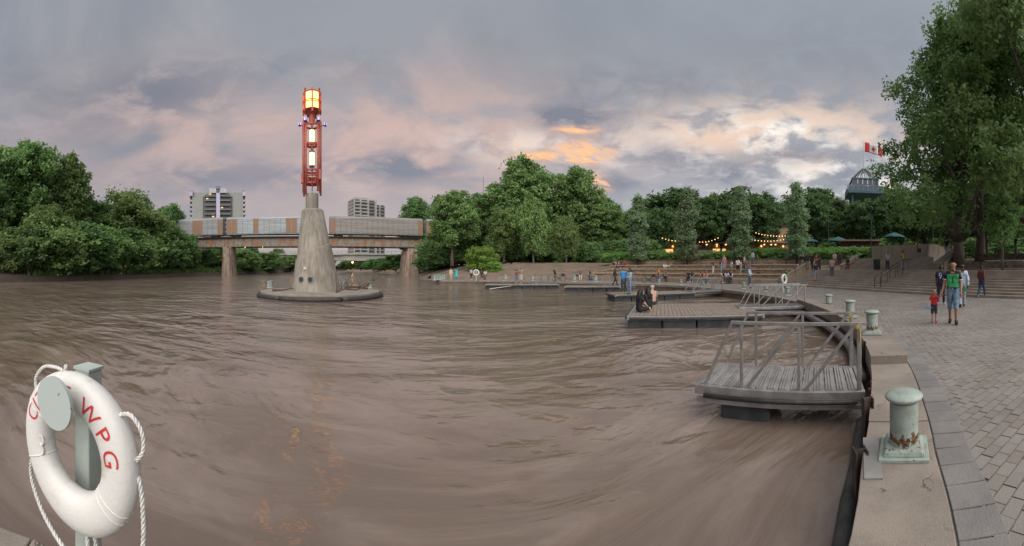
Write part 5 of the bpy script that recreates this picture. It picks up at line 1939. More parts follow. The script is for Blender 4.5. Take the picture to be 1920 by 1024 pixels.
def text_mesh(s, size):
    cu = bpy.data.curves.new('txt', 'FONT')
    cu.body = s
    cu.size = size
    cu.align_x = 'CENTER'
    cu.align_y = 'CENTER'
    cu.resolution_u = 4
    o = bpy.data.objects.new('txt', cu)
    COL.objects.link(o)
    dg = bpy.context.evaluated_depsgraph_get()
    me = bpy.data.meshes.new_from_object(o.evaluated_get(dg))
    bpy.data.objects.remove(o)
    bm = bmesh.new()
    bm.from_mesh(me)
    bmesh.ops.triangulate(bm, faces=bm.faces)
    for _ in range(2):
        bmesh.ops.subdivide_edges(bm, edges=[e for e in bm.edges if e.calc_length() > size * 0.12], cuts=1)
        bmesh.ops.triangulate(bm, faces=bm.faces)
    bm.to_mesh(me)
    bm.free()
    return me


def rope_pts(a, b, sag, n=14, side=Vector((0, 0, 0))):
    a, b = Vector(a), Vector(b)
    return [a.lerp(b, i / n) + Vector((0, 0, -sag)) * (4 * (i / n) * (1 - i / n)) + side * (4 * (i / n) * (1 - i / n)) for i in range(n + 1)]


def twisted(pts, r, m, name, parent):
    """laid rope: three strands winding round the path"""
    pts = catmull(pts, 6)
    mb = MB()
    L = [0.0]
    for a, b in zip(pts, pts[1:]):
        L.append(L[-1] + (b - a).length)
    t0 = (pts[1] - pts[0]).normalized()
    u = t0.orthogonal().normalized()
    fr = []
    for i, p in enumerate(pts):
        t = (pts[min(i + 1, len(pts) - 1)] - pts[max(i - 1, 0)]).normalized()
        u = (u - t * u.dot(t)).normalized()
        fr.append((p, u.copy(), t.cross(u)))
    N = max(8, int(L[-1] / (r * 0.9)))
    for s in range(3):
        sp_ = []
        for i in range(N + 1):
            q = L[-1] * i / N
            k = 0
            while k < len(L) - 2 and L[k + 1] < q:
                k += 1
            f = (q - L[k]) / max(1e-6, L[k + 1] - L[k])
            p = fr[k][0].lerp(fr[k + 1][0], f)
            uu_ = fr[k][1].lerp(fr[k + 1][1], f)
            ww = fr[k][2].lerp(fr[k + 1][2], f)
            an = q / (r * 6.5) * 2 * PI + s * 2 * PI / 3
            sp_.append(p + (uu_ * math.cos(an) + ww * math.sin(an)) * r * 0.55)
        mb.tube(sp_, r * 0.56, 5)
    return mb.build(name, m, parent, smooth=True)


# near life ring: plane turned so that the ring reads as a tall ellipse
RD = 1.50
rc = P(142, RD, ZY(842, RD))
Ro, rt = 0.254, 0.082      # mean radius and tube radius
yaw = -TH(144) - R(46)
ring = thing('life_ring', 'white life ring lettered in red hanging on the pale green post', 'life ring', rc, yaw)
mb = MB()
n_, m_ = 72, 20
vs, fs = [], []
for i in range(n_):
    a = 2 * PI * i / n_
    for q in range(m_):
        b = 2 * PI * q / m_
        sq = 0.86
        rr_ = Ro + rt * math.copysign(abs(math.cos(b)) ** sq, math.cos(b))
        vs.append((rr_ * math.cos(a), 0.72 * rt * math.copysign(abs(math.sin(b)) ** sq, math.sin(b)), rr_ * math.sin(a)))
for i in range(n_):
    for q in range(m_):
        fs.append((i * m_ + q, ((i + 1) % n_) * m_ + q, ((i + 1) % n_) * m_ + (q + 1) % m_, i * m_ + (q + 1) % m_))
mb.add(vs, fs).build('ring', M_RING, ring, smooth=True)
for a in (R(-26), R(-33), R(152), R(205)):
    mb = MB()
    pts = []
    for q in range(17):
        b = 2 * PI * q / 16
        rr_ = Ro + (rt + 0.0) * math.copysign(abs(math.cos(b)) ** .86, math.cos(b))
        pts.append((rr_ * math.cos(a), 0.72 * rt * math.copysign(abs(math.sin(b)) ** .86, math.sin(b)), rr_ * math.sin(a)))
    mb.tube(pts, 0.0032, 5)
    mb.build('moulded_seam', M_RING, ring, smooth=True)
# lettering wrapped on the face of the ring; local -Y faces the viewer
for ch, deg in (('C', 157), ('I', 145), ('T', 134), ('Y', 121), ('O', 103), ('F', 89), ('W', 58), ('P', 36), ('G', 16)):
    me = text_mesh(ch, 0.108)
    a0 = R(deg)
    for v in me.vertices:
        ang_ = a0 - v.co.x / (Ro + 0.02)
        tt = v.co.y / rt * 0.95
        b = PI * 1.5 + tt * 0.88
        cb, sb_ = math.cos(b), math.sin(b)
        rr_ = Ro + (rt + 0.0015) * math.copysign(abs(cb) ** .86, cb)
        v.co = (rr_ * math.cos(ang_), 0.72 * (rt + 0.002) * math.copysign(abs(sb_) ** .86, sb_), rr_ * math.sin(ang_))
    o = obj('letter', me, M_RED_LET, ring)
# grab rope looping round the outside of the ring
ga = [78, 8, -62, -125, 172, 130]


def rim(deg, k=1.0, y=0.0):
    a = R(deg)
    return Vector(((Ro + rt * k) * math.cos(a), y, (Ro + rt * k) * math.sin(a)))


twisted([rim(42, 0.98), rim(38, 1.55), rim(28, 1.75), rim(18, 1.5), rim(12, 0.98)], 0.0085, M_ROPE, 'grab_rope', ring)
twisted([rim(148, 0.98), rim(140, 1.5), rim(126, 1.6), rim(112, 1.25), rim(104, 0.98)], 0.0085, M_ROPE, 'grab_rope', ring)
twisted([rim(102, 0.9), rim(101, 1.15), rim(100, 1.3)], 0.009, M_ROPE, 'rope_knot', ring)
twisted([rim(2, 1.0), rim(-8, 1.25), rim(-20, 1.45) + Vector((0.01, 0, -.05)), Vector((Ro + rt + 0.02, 0, -0.30)), Vector((Ro + rt + 0.03, 0, -0.52)), Vector((Ro + rt + 0.025, 0.0, -0.80))], 0.0095, M_ROPE, 'grab_rope', ring)
twisted([rim(200, 1.0), rim(207, 1.3), Vector((-0.33, 0, -0.27)), Vector((-0.22, -.02, -0.37)), Vector((-0.06, -.03, -0.44)), Vector((0.06, -.02, -0.46)), Vector((0.12, 0.0, -0.40)), rim(-70, 0.9)], 0.0095, M_ROPE, 'grab_rope', ring)
twisted([rim(-78, 0.9), Vector((0.10, -.02, -0.42)), Vector((0.12, -.02, -0.60)), Vector((0.12, 0, -0.8))], 0.009, M_ROPE, 'grab_rope', ring)
for q in range(2):
    MB().torus((-0.19, -0.045, -0.02 - 0.045 * q), 0.020, 0.005, 14, 5, 'Y').build('rope_eye', M_ROPE, ring, smooth=True)
# its post: square tube with an arm and a round end plate in front of the ring
pc = P(166, RD + 0.16)
lp = thing('life_ring_post', 'pale green square post with round end plate at the quay corner', 'post', (pc.x, pc.y, 0.0), yaw)
ztp = ZY(690, RD + 0.16)
MB().box((0, 0, ztp / 2), (0.095, 0.095, ztp)).build('post', M_POST, lp, bevel=0.008)
MB().box((0, 0, ztp + 0.004), (0.105, 0.105, 0.012)).build('post_cap', M_POST, lp)
Rz = Matrix.Rotation(-yaw, 4, 'Z')
dz = ZY(757, RD - 0.12)
dl = Rz @ (P(103, RD - 0.11) - Vector((pc.x, pc.y, 0)))
al = Rz @ (P(150, RD + 0.1) - Vector((pc.x, pc.y, 0)))
MB().tube([(0, 0.0, dz), (dl.x, dl.y, dz)], 0.032, 12).build('arm', M_POST, lp, smooth=True)
nd = Vector((dl.x, dl.y, 0)).normalized()
pv = Vector((0, -1, 0))
pl_ = MB()
pl_.tube([(dl.x, dl.y + 0.006, dz), (dl.x, dl.y - 0.010, dz)], 0.105, 40)
pl_.build('end_plate', mat('plate_paint', (0.40, 0.46, 0.445), 0.5, 0.05, 26, (0.03, 0.03, 0.035), local=True, cut=(0.665, 0.68)), lp, smooth=True, sharp=40)
# two smaller life ring stations round the harbour


def small_ring(label, plabel, p, hp, rr_, turn=0.0):
    a = -math.atan2(p[0], p[1]) + turn
    r = thing('life_ring', label, 'life ring', (p[0], p[1], p[2] + hp - 0.06) + Vector((0, 0, 0)) if False else Vector((p[0], p[1], p[2] + hp - 0.1)) + Matrix.Rotation(a, 3, 'Z') @ Vector((0, -0.10, 0)), a)
    MB().torus((0, 0, 0), rr_, 0.075, 32, 10, 'Y').build('ring', M_RING, r, smooth=True)
    q = thing('life_ring_post', plabel, 'post', p, a)
    MB().box((0, 0, (hp + .1) / 2), (0.11, 0.11, hp + 0.1)).build('post', M_POST, q, bevel=0.01)
    MB().tube([(0, 0, hp), (0, -0.2, hp)], 0.04, 8).build('arm', M_POST, q)
    MB().tube([(0, -0.2, hp), (0, -0.215, hp)], 0.10, 20).build('end_plate', M_POST, q)


p = P(893, 43.6, 0)
small_ring('white life ring facing the water beside the bright green bush', 'pale post holding the life ring on the far quay', p, 1.15, 0.33)
p = G(1468, 548, 0)
small_ring('white life ring next to the person in the green top', 'pale post holding the life ring by the stairs', p, 0.98, 0.28, R(60))

# ================================================================ plaza: buildings, lights, furniture
M_TAN = mat('tan_render', (0.36, 0.25, 0.16), 0.85, 0.15, 0.6)
M_TEAL = mat('teal_canvas', (0.03, 0.11, 0.115), 0.8, 0.15, 2)
M_LITWALL = mat('lit_kiosk', (0.6, 0.25, 0.1), 0.6, emit=(1.0, 0.28, 0.07), estr=0.35)
M_BULB = mat('string_bulb', (1.0, 0.7, 0.35), 0.5, emit=(1.0, 0.45, 0.12), estr=0.9)
mk = thing('market_building', 'tan two-storey market building with dark glazing behind the plaza trees', 'building', P(1365, 80, PZ), -TH(1365))
hM = ZY(424, 80) - PZ
MB().box((0, 6, hM / 2), (34, 12, hM)).build('wall', M_TAN, mk)
MB().box((0, 5.9, hM + 0.2), (35, 12.6, 0.4)).build('roof', M_BLACK, mk)
for i in range(8):
    w = MB().box((-14.5 + 4.15 * i, -0.04, hM * 0.72), (2.6, 0.1, 1.5)).build('window', M_GLASS, mk)
    MB().box((-14.5 + 4.15 * i, -0.12, hM * 0.72 - 0.8), (2.8, 0.16, 0.12)).build('sill', M_CONC, w)
    w = MB().box((-14.5 + 4.15 * i, -0.04, hM * 0.26), (3.0, 0.1, 2.4)).build('window', M_GLASS if i % 3 else M_WARM, mk)
for i in range(6):
    w = MB().box((-13 + 5.2 * i, -0.35, hM * 0.47), (0.34, 0.5, 0.42), top=(0.6, 0.6)).build('wall_lamp', M_BULB, mk)
MB().box((-1, -2.2, hM * 0.52), (30, 4.4, 0.18)).build('canopy', mat('canopy_dark', (0.07, 0.055, 0.045), 0.8), mk)
# strings of warm bulbs between the trees
rb_ = random.Random(6)
bulb = MB().sphere((0, 0, 0), 0.085, 6, 4).mesh('bulb')
bulb.materials.append(M_BULB)
for j, (xa, ya, xb, yb, d, lab) in enumerate(((1236, 443, 1290, 449, 60, 'string of warm bulbs on the bridge side of the second poplar'), (1306, 452, 1352, 442, 60, 'string of warm bulbs between the second and third poplars'), (1398, 446, 1475, 447, 60, 'lower string of warm bulbs on the stairs side of the third poplar'), (1412, 434, 1478, 440, 64, 'upper string of warm bulbs on the stairs side of the third poplar'), (1440, 440, 1520, 436, 66, 'string of warm bulbs towards the fourth poplar'))):
    a, b = P(xa, d, ZY(ya, d)), P(xb, d, ZY(yb, d))
    s = thing('string_lights', lab, 'string lights', a, 0, 'strings of bulbs over the patio')
    n_ = int((b - a).length / 0.55)
    pts = rope_pts((0, 0, 0), b - a, 0.45, n_)
    MB().tube(pts, 0.012, 4).build('cable', M_BLACK, s)
    for p in pts[1:-1]:
        obj('bulb', bulb, None, s, p - Vector((0, 0, 0.1)))
for i, (x, y) in enumerate(((1325, 458), (1344, 458), (1361, 458), (1433, 458), (1446, 458), (1454, 458))):
    d = 58
    h = thing('patio_lamp', 'shaded patio lamp glowing above the tables', 'lamp', P(x, d, PZ), 0, 'shaded patio lamps')
    z = ZY(y, d) - PZ
    MB().tube([(0, 0, 0), (0, 0, z + 0.3)], 0.03, 6).build('post', M_BLACK, h)
    MB().lathe([(0.28, z), (0.06, z + 0.34)], 10).build('shade', M_BLACK, h)
    MB().sphere((0, 0, z - 0.02), 0.17, 8, 5).build('bulb', M_BULB, h)
ks = thing('food_kiosk', 'food kiosk with glowing orange front under the trees', 'kiosk', P(1612, 50, PZ), -TH(1612))
MB().box((0, 1.5, 1.4), (5.6, 3, 2.8)).build('wall', mat('kiosk_dark', (0.06, 0.05, 0.045), 0.8), ks)
for i in range(4):
    MB().box((-2.05 + 1.37 * i, -0.03, 1.55), (1.15, 0.06, 0.9)).build('lit_window', M_LITWALL, ks)
MB().box((0, 0.9, 2.95), (6.4, 4.6, 0.16)).build('awning', mat('kiosk_awning', (0.22, 0.2, 0.17), 0.8), ks)
for i, (x, d, y, lab) in enumerate(((1572, 54, 449, 'teal patio umbrella beside the kiosk'), (1676, 52, 441, 'teal patio umbrella above the retaining wall'), (1515, 58, 450, 'teal patio umbrella by the fourth poplar'))):
    u = thing('patio_umbrella', lab, 'umbrella', P(x, d, PZ), 0.3 * i, 'teal umbrellas on the plaza')
    z = ZY(y, d) - PZ
    MB().tube([(0, 0, 0), (0, 0, z + 0.4)], 0.04, 6).build('pole', M_BLACK, u)
    MB().lathe([(1.75, z - 0.35), (1.7, z - 0.2), (0.9, z + 0.15), (0.05, z + 0.45)], 8, cap=False).build('canopy', M_TEAL, u)
for x, d, yt, lab in ((1633, 37.6, 395, 'tall thin black lamp post at the end of the hedge'), (1721, 33.8, 418, 'black lamp post standing on the retaining wall'), (1749, 46, 415, 'black lamp post on the plaza behind the upper steps'), (1553, 47, 420, 'black lamp post behind the hedge')):
    zb_ = PZ if d > 34 else ZY(462, d)
    lp_ = thing('lamp_post', lab, 'lamp post', P(x, d, zb_), 0)
    h = ZY(yt, d) - zb_
    MB().tube([(0, 0, -0.6), (0, 0, h)], [0.07, 0.05], 8).build('post', M_BLACK, lp_)
    MB().lathe([(0.10, h), (0.2, h + 0.1), (0.2, h + 0.35), (0.05, h + 0.5)], 10).build('lamp_head', M_BLACK, lp_)
    if x == 1721:
        MB().box((0, -0.25, -0.42), (0.32, 0.3, 0.4)).build('junction_box', M_BLACK, lp_)
tc = thing('litter_bin', 'black litter bin beside the wing wall of the upper steps', 'bin', on_off(5.6, 1644) + Vector((0, 0, LZ)))
MB().lathe([(0.27, 0.0), (0.31, 0.06), (0.31, 0.86)], 16).build('body', mat('bin_black', (0.025, 0.025, 0.028), 0.6), tc, smooth=True, sharp=40)
MB().lathe([(0.33, 0.86), (0.34, 0.9), (0.25, 1.0)], 16).build('lid', M_BLACK, tc, smooth=True, sharp=40)
# lookout tower with open pyramid roof and flag
dT = 92.0
kT = dT / F
M_BSTEEL = mat('blue_steel', (0.06, 0.13, 0.17), 0.5, 0.15, 1)
M_TGLASS = mat('tower_glass', (0.10, 0.13, 0.15), 0.1, spec=0.8)
lt = thing('lookout_tower', 'glass lookout tower with open steel pyramid roof above the trees', 'tower', P(1619, dT, PZ), -TH(1619) + R(8))
zp = ZY(366, dT) - PZ
zg = ZY(341, dT) - PZ
za = ZY(317, dT) - PZ
for sx in (-1, 1):
    for sy in (-1, 1):
        MB().box((sx * 3.3, sy * 3.3, zg / 2), (0.35, 0.35, zg)).build('column', M_BSTEEL, lt)
MB().box((0, 0, zp), (9.4, 9.4, 0.9)).build('platform', M_BSTEEL, lt, bevel=0.1)
for i in range(4):
    a = PI / 2 * i
    for j in range(5):
        c = Matrix.Rotation(a, 3, 'Z') @ Vector((-2.6 + 1.3 * j, -3.28, (zp + zg) / 2 + 0.3))
        MB().box(c, (1.18, 0.06, zg - zp - 0.7), a).build('glass_pane', M_TGLASS, lt)
    c = Matrix.Rotation(a, 3, 'Z') @ Vector((0, -4.6, zp + 1.0))
    r_ = MB()
    r_.box(c + Vector((0, 0, 0.5)), (9.2, 0.07, 0.08), a)
    for j in range(8):
        r_.box(Matrix.Rotation(a, 3, 'Z') @ Vector((-4.55 + 1.3 * j, -4.6, zp + 0.95)), (0.06, 0.06, 1.1), a)
    rr_ = r_.build('balustrade', mat('pale_blue_steel', (0.22, 0.33, 0.38), 0.5), lt)
    MB().box(Matrix.Rotation(a, 3, 'Z') @ Vector((0, -4.6, zp + 0.9)), (9.1, 0.03, 0.85), a).build('glass_panel', M_TGLASS, rr_)
    MB().box(Matrix.Rotation(a, 3, 'Z') @ Vector((0, -3.35, zg)), (7.2, 0.3, 0.35), a).build('eaves_beam', M_BSTEEL, lt)
    for j in range(7):
        x = -3.5 + 7.0 * j / 6
        b0 = Matrix.Rotation(a, 3, 'Z') @ Vector((x, -3.5, zg))
        MB().beam(b0, (b0.x * 0.10, b0.y * 0.10, za), 0.11).build('rafter', mat('roof_steel', (0.10, 0.11, 0.115), 0.5), lt)
for i in range(9):
    a = i * 2.4
    MB().sphere((2.4 * math.cos(a), 2.4 * math.sin(a) * 0.9 - 0.6, zp + 1.2 + (i % 4) * 0.55), 0.16, 6, 4).build('light', mat('cool_lamp', (1, .9, .7), 0.5, emit=(1.0, 0.85, 0.6), estr=1.6), lt)
MB().tube([(0, 0, za - 0.4), (0, 0, ZY(266, dT) - PZ)], [0.10, 0.05], 8).build('flag_pole', M_PALE, lt)
fl = thing('flag', 'red and white maple leaf flag flying from the lookout tower', 'flag', P(1621.5, dT, ZY(267, dT)), -TH(1621))
FL, FH = 34 * kT, 21 * kT


def flag_pt(u, v):
    return Vector((FL * u * 0.96, 0.45 * math.sin(u * 7.0) * u, -FH * v * 0.86 - 0.40 * FL * u * (0.4 + 0.6 * u) * 0.75 + 0.10 * math.sin(u * 9)))


for nm, u0, u1, m_ in (('red_band', 0, 0.25, 'flag_red'), ('white_band', 0.25, 0.75, 'flag_white'), ('red_band', 0.75, 1, 'flag_red')):
    mm = mat(m_, (0.52, 0.03, 0.035) if 'red' in m_ else (0.72, 0.70, 0.69), 0.8)
    vs, fs = [], []
    for i in range(9):
        for j in range(7):
            vs.append(flag_pt(u0 + (u1 - u0) * i / 8, j / 6))
    for i in range(8):
        for j in range(6):
            fs.append((i * 7 + j, i * 7 + j + 1, i * 7 + j + 8, i * 7 + j + 7))
    o = MB().add(vs, fs).build(nm, mm, fl, smooth=True)
    sm = o.modifiers.new('thick', 'SOLIDIFY')
    sm.thickness = 0.03
half = [(0, -1.0), (0.09, -0.70), (0.17, -0.74), (0.13, -0.38), (0.30, -0.56), (0.34, -0.47), (0.54, -0.50), (0.48, -0.31), (0.60, -0.25), (0.32, 0.0), (0.36, 0.12), (0.05, 0.07), (0.06, 0.42), (0, 0.42)]
outl = half + [(-x, y) for x, y in reversed(half[1:-1])]
tri = tessellate_polygon([[Vector((x, y, 0)) for x, y in outl]])
pts = [flag_pt(0.5 + x * 0.19, 0.60 + y * 0.42) + Vector((0, -0.04, 0)) for x, y in outl]
lo = MB().add(pts, [tuple(t) for t in tri]).build('maple_leaf', mat('flag_red', (0.52, 0.03, 0.035), 0.8), fl)
sm = lo.modifiers.new('thick', 'SOLIDIFY')
sm.thickness = 0.02

# ================================================================ people
SEG = {}


def human(joints, edges, key):
    """skin-modifier body from a posed skeleton, baked to a mesh; returns mesh and per-face (bone, t)"""
    names = list(joints)
    me = bpy.data.meshes.new('skel')
    me.from_pydata([joints[n_][0] for n_ in names], [(names.index(a), names.index(b)) for a, b in edges], [])
    o = bpy.data.objects.new('skel', me)
    COL.objects.link(o)
    md = o.modifiers.new('skin', 'SKIN')
    md.use_smooth_shade = True
    if not me.skin_vertices:
        bpy.context.view_layer.objects.active = o
        bpy.ops.mesh.customdata_skin_add()
    for i, n_ in enumerate(names):
        r = joints[n_][1]
        me.skin_vertices[0].data[i].radius = (r, r)
        me.skin_vertices[0].data[i].use_root = (n_ == 'pelvis')
    ss = o.modifiers.new('sub', 'SUBSURF')
    ss.levels = 2
    ss.render_levels = 2
    bpy.context.view_layer.update()
    dg = bpy.context.evaluated_depsgraph_get()
    out = bpy.data.meshes.new_from_object(o.evaluated_get(dg))
    bpy.data.objects.remove(o)
    # flatten the trunk front to back
    J = {n_: Vector(joints[n_][0]) for n_ in names}
    segs = [(a, b) for a, b in edges]
    A = np.array([J[a] for a, b in segs])
    B = np.array([J[b] for a, b in segs])
    co = np.zeros(len(out.vertices) * 3)
    out.vertices.foreach_get('co', co)
    co = co.reshape(-1, 3)

    def nearest(p):
        ab = B - A
        t = np.clip(((p[:, None] - A[None]) * ab[None]).sum(2) / (ab * ab).sum(1)[None], 0, 1)
        q = A[None] + ab[None] * t[..., None]
        rad = np.array([[joints[a][1], joints[b][1]] for a, b in segs])
        dd = np.linalg.norm(p[:, None] - q, axis=2) - (rad[None, :, 0] * (1 - t) + rad[None, :, 1] * t)
        k = dd.argmin(1)
        return k, t[np.arange(len(p)), k]

    k, t = nearest(co)
    trunk = np.array([(a in ('pelvis', 'waist', 'chest', 'neckb') and b in ('waist', 'chest', 'neckb', 'pelvis')) for a, b in segs])
    bk = J['chest'] - J['pelvis']
    for i in np.nonzero(trunk[k])[0]:
        s, e = J[segs[k[i]][0]], J[segs[k[i]][1]]
        c = s.lerp(e, float(t[i]))
        co[i, 1] = c.y + (co[i, 1] - c.y) * 0.80
        co[i, 0] = c.x + (co[i, 0] - c.x) * 1.12
    out.vertices.foreach_set('co', co.ravel())
    # nose, ears, eyes, fingers appended to the same mesh
    bm = bmesh.new()
    bm.from_mesh(out)
    nface = len(bm.faces)
    ex = MB()
    h = J['head']
    ex.sphere((h.x, h.y - 0.100, h.z - 0.015), 0.020, 6, 5, (0.8, 1.0, 1.4))
    for s in (-1, 1):
        ex.sphere((h.x + s * 0.092, h.y + 0.005, h.z - 0.01), 0.026, 6, 5, (0.4, 0.8, 1.2))
        ex.sphere((h.x + s * 0.036, h.y - 0.085, h.z + 0.012), 0.013, 6, 5)
    for s in ('L', 'R'):
        w, hd = J['wrist' + s], J['hand' + s]
        d = (hd - w).normalized()
        sd = d.cross(Vector((0, 1, 0.3))).normalized()
        for q, ln in enumerate((0.068, 0.078, 0.074, 0.058)):
            b0 = hd + sd * (q - 1.5) * 0.019
            m_ = b0 + d * ln * 0.55
            ex.tube([b0 - d * 0.02, m_, m_ + (d * 0.8 + Vector((0, -0.5, 0))).normalized() * ln * 0.5], [0.0095, 0.009, 0.007], 5)
        th_ = w.lerp(hd, 0.6) + sd * 0.025
        ex.tube([w.lerp(hd, 0.5), th_ + sd * 0.02 + d * 0.015, th_ + sd * 0.03 + d * 0.05], [0.011, 0.011, 0.008], 5)
    tmp = bpy.data.meshes.new('x')
    tmp.from_pydata(ex.v, [], ex.f)
    bm.from_mesh(tmp)
    bm.to_mesh(out)
    bm.free()
    out.polygons.foreach_set('use_smooth', [True] * len(out.polygons))
    cen = np.zeros(len(out.polygons) * 3)
    out.polygons.foreach_get('center', cen)
    cen = cen.reshape(-1, 3)[:nface]
    k, t = nearest(cen)
    SEG[key] = (out, [segs[i] for i in k], t, cen, J)
    return out


def skeleton(over=None):
    J = {'pelvis': ((0, 0.0, 0.95), 0.135), 'waist': ((0, 0.0, 1.08), 0.118), 'chest': ((0, 0.0, 1.29), 0.140), 'neckb': ((0, 0.005, 1.44), 0.075), 'neck': ((0, -0.005, 1.52), 0.052), 'jaw': ((0, -0.022, 1.585), 0.070), 'head': ((0, -0.012, 1.655), 0.094), 'crown': ((0, -0.002, 1.715), 0.068)}
    for s, n_ in ((-1, 'L'), (1, 'R')):
        J['sh' + n_] = ((s * 0.165, 0.0, 1.405), 0.062)
        J['elbow' + n_] = ((s * 0.215, 0.02, 1.12), 0.043)
        J['wrist' + n_] = ((s * 0.225, -0.05, 0.875), 0.028)
        J['hand' + n_] = ((s * 0.225, -0.07, 0.80), 0.034)
        J['hip' + n_] = ((s * 0.085, 0.0, 0.89), 0.092)
        J['knee' + n_] = ((s * 0.095, -0.01, 0.49), 0.058)
        J['ankle' + n_] = ((s * 0.095, 0.03, 0.085), 0.040)
        J['toe' + n_] = ((s * 0.115, -0.13, 0.038), 0.036)
    for k, v in (over or {}).items():
        J[k] = (v if isinstance(v[0], (tuple, list)) else (v, J[k][1]))
    return J


EDG = [('pelvis', 'waist'), ('waist', 'chest'), ('chest', 'neckb'), ('neckb', 'neck'), ('neck', 'jaw'), ('jaw', 'head'), ('head', 'crown')]
for n_ in 'LR':
    EDG += [('chest', 'sh' + n_), ('sh' + n_, 'elbow' + n_), ('elbow' + n_, 'wrist' + n_), ('wrist' + n_, 'hand' + n_), ('pelvis', 'hip' + n_), ('hip' + n_, 'knee' + n_), ('knee' + n_, 'ankle' + n_), ('ankle' + n_, 'toe' + n_)]
POSES = {
    'stand': {},
    'phone': {'elbowR': (0.21, -0.06, 1.13), 'wristR': (0.10, -0.27, 1.16), 'handR': (0.06, -0.33, 1.20), 'head': (0, -0.03, 1.65), 'crown': (0, -0.035, 1.712), 'elbowL': (-0.21, -0.03, 1.12), 'wristL': (-0.12, -0.24, 1.10), 'handL': (-0.07, -0.30, 1.13)},
    'walk': {'kneeL': (-0.09, -0.16, 0.50), 'ankleL': (-0.09, -0.22, 0.09), 'toeL': (-0.10, -0.38, 0.05), 'kneeR': (0.09, 0.02, 0.49), 'ankleR': (0.09, 0.24, 0.13), 'toeR': (0.10, 0.12, 0.04), 'elbowL': (-0.225, 0.10, 1.13), 'wristL': (-0.225, 0.08, 0.89), 'handL': (-0.225, 0.05, 0.82), 'elbowR': (0.225, -0.05, 1.13), 'wristR': (0.23, -0.18, 0.92), 'handR': (0.23, -0.22, 0.85)},
    'hold': {'elbowL': (-0.25, 0.0, 1.13), 'wristL': (-0.30, -0.06, 0.90), 'handL': (-0.32, -0.08, 0.83), 'kneeR': (0.09, -0.10, 0.49), 'ankleR': (0.09, -0.05, 0.09), 'toeR': (0.11, -0.22, 0.04), 'kneeL': (-0.09, 0.04, 0.49), 'ankleL': (-0.09, 0.16, 0.10), 'toeL': (-0.1, 0.03, 0.04)},
    'child': {'elbowR': (0.24, -0.02, 1.20), 'wristR': (0.30, -0.03, 1.42), 'handR': (0.32, -0.03, 1.50), 'elbowL': (-0.24, -0.04, 1.14), 'wristL': (-0.29, -0.18, 0.98), 'handL': (-0.30, -0.24, 0.95), 'head': ((0, -0.012, 1.69), 0.135), 'jaw': ((0, -0.022, 1.60), 0.095), 'crown': ((0, 0, 1.78), 0.095)},
    'lean': {'chest': (0, -0.07, 1.26), 'neckb': (0, -0.11, 1.40), 'neck': (0, -0.14, 1.47), 'jaw': (0, -0.19, 1.53), 'head': (0, -0.20, 1.595), 'crown': (0, -0.20, 1.66), 'shL': (-0.165, -0.09, 1.37), 'shR': (0.165, -0.09, 1.37), 'elbowL': (-0.20, -0.24, 1.15), 'wristL': (-0.13, -0.42, 1.02), 'handL': (-0.10, -0.48, 0.99), 'elbowR': (0.20, -0.24, 1.15), 'wristR': (0.13, -0.42, 1.02), 'handR': (0.10, -0.48, 0.99)},
}
SIT = {'pelvis': (0, 0.06, 0.13), 'waist': (0, 0.05, 0.27), 'chest': (0, 0.0, 0.47), 'neckb': (0, -0.03, 0.62), 'neck': (0, -0.05, 0.69), 'jaw': (0, -0.075, 0.755), 'head': (0, -0.07, 0.825), 'crown': (0, -0.06, 0.885)}
for s, n_ in ((-1, 'L'), (1, 'R')):
    SIT.update({'sh' + n_: (s * .165, -0.01, 0.58), 'elbow' + n_: (s * .22, -0.12, 0.33), 'wrist' + n_: (s * .13, -0.30, 0.23), 'hand' + n_: (s * .09, -0.36, 0.20), 'hip' + n_: (s * .09, 0.03, 0.10), 'knee' + n_: (s * .12, -0.38, 0.10), 'ankle' + n_: (s * .11, -0.40, -0.39), 'toe' + n_: (s * .12, -0.55, -0.455)})
POSES['sit'] = SIT
S2_ = dict(SIT)
S2_.update({'chest': (0, -0.08, 0.44), 'neckb': (0, -0.15, 0.57), 'neck': (0, -0.19, 0.63), 'jaw': (0, -0.235, 0.68), 'head': (0, -0.25, 0.745), 'crown': (0, -0.255, 0.81), 'shL': (-.165, -0.12, 0.54), 'shR': (.165, -0.12, 0.54), 'elbowL': (-.2, -0.28, 0.28), 'elbowR': (.2, -0.28, 0.28), 'wristL': (-.06, -0.42, 0.27), 'wristR': (.06, -0.44, 0.27), 'handL': (-.01, -0.48, 0.26), 'handR': (.02, -0.50, 0.28)})
POSES['sit_lean'] = S2_
S3 = dict(SIT)
for s, n_ in ((-1, 'L'), (1, 'R')):
    S3.update({'knee' + n_: (s * .30, -0.30, 0.17), 'ankle' + n_: (-s * .02, -0.40, 0.07), 'toe' + n_: (-s * .16, -0.44, 0.045), 'wrist' + n_: (s * .20, -0.26, 0.20), 'hand' + n_: (s * .19, -0.33, 0.16)})
POSES['sit_floor'] = S3
for k_, ov in POSES.items():
    human(skeleton(ov), EDG, k_)
CLOTH = {}


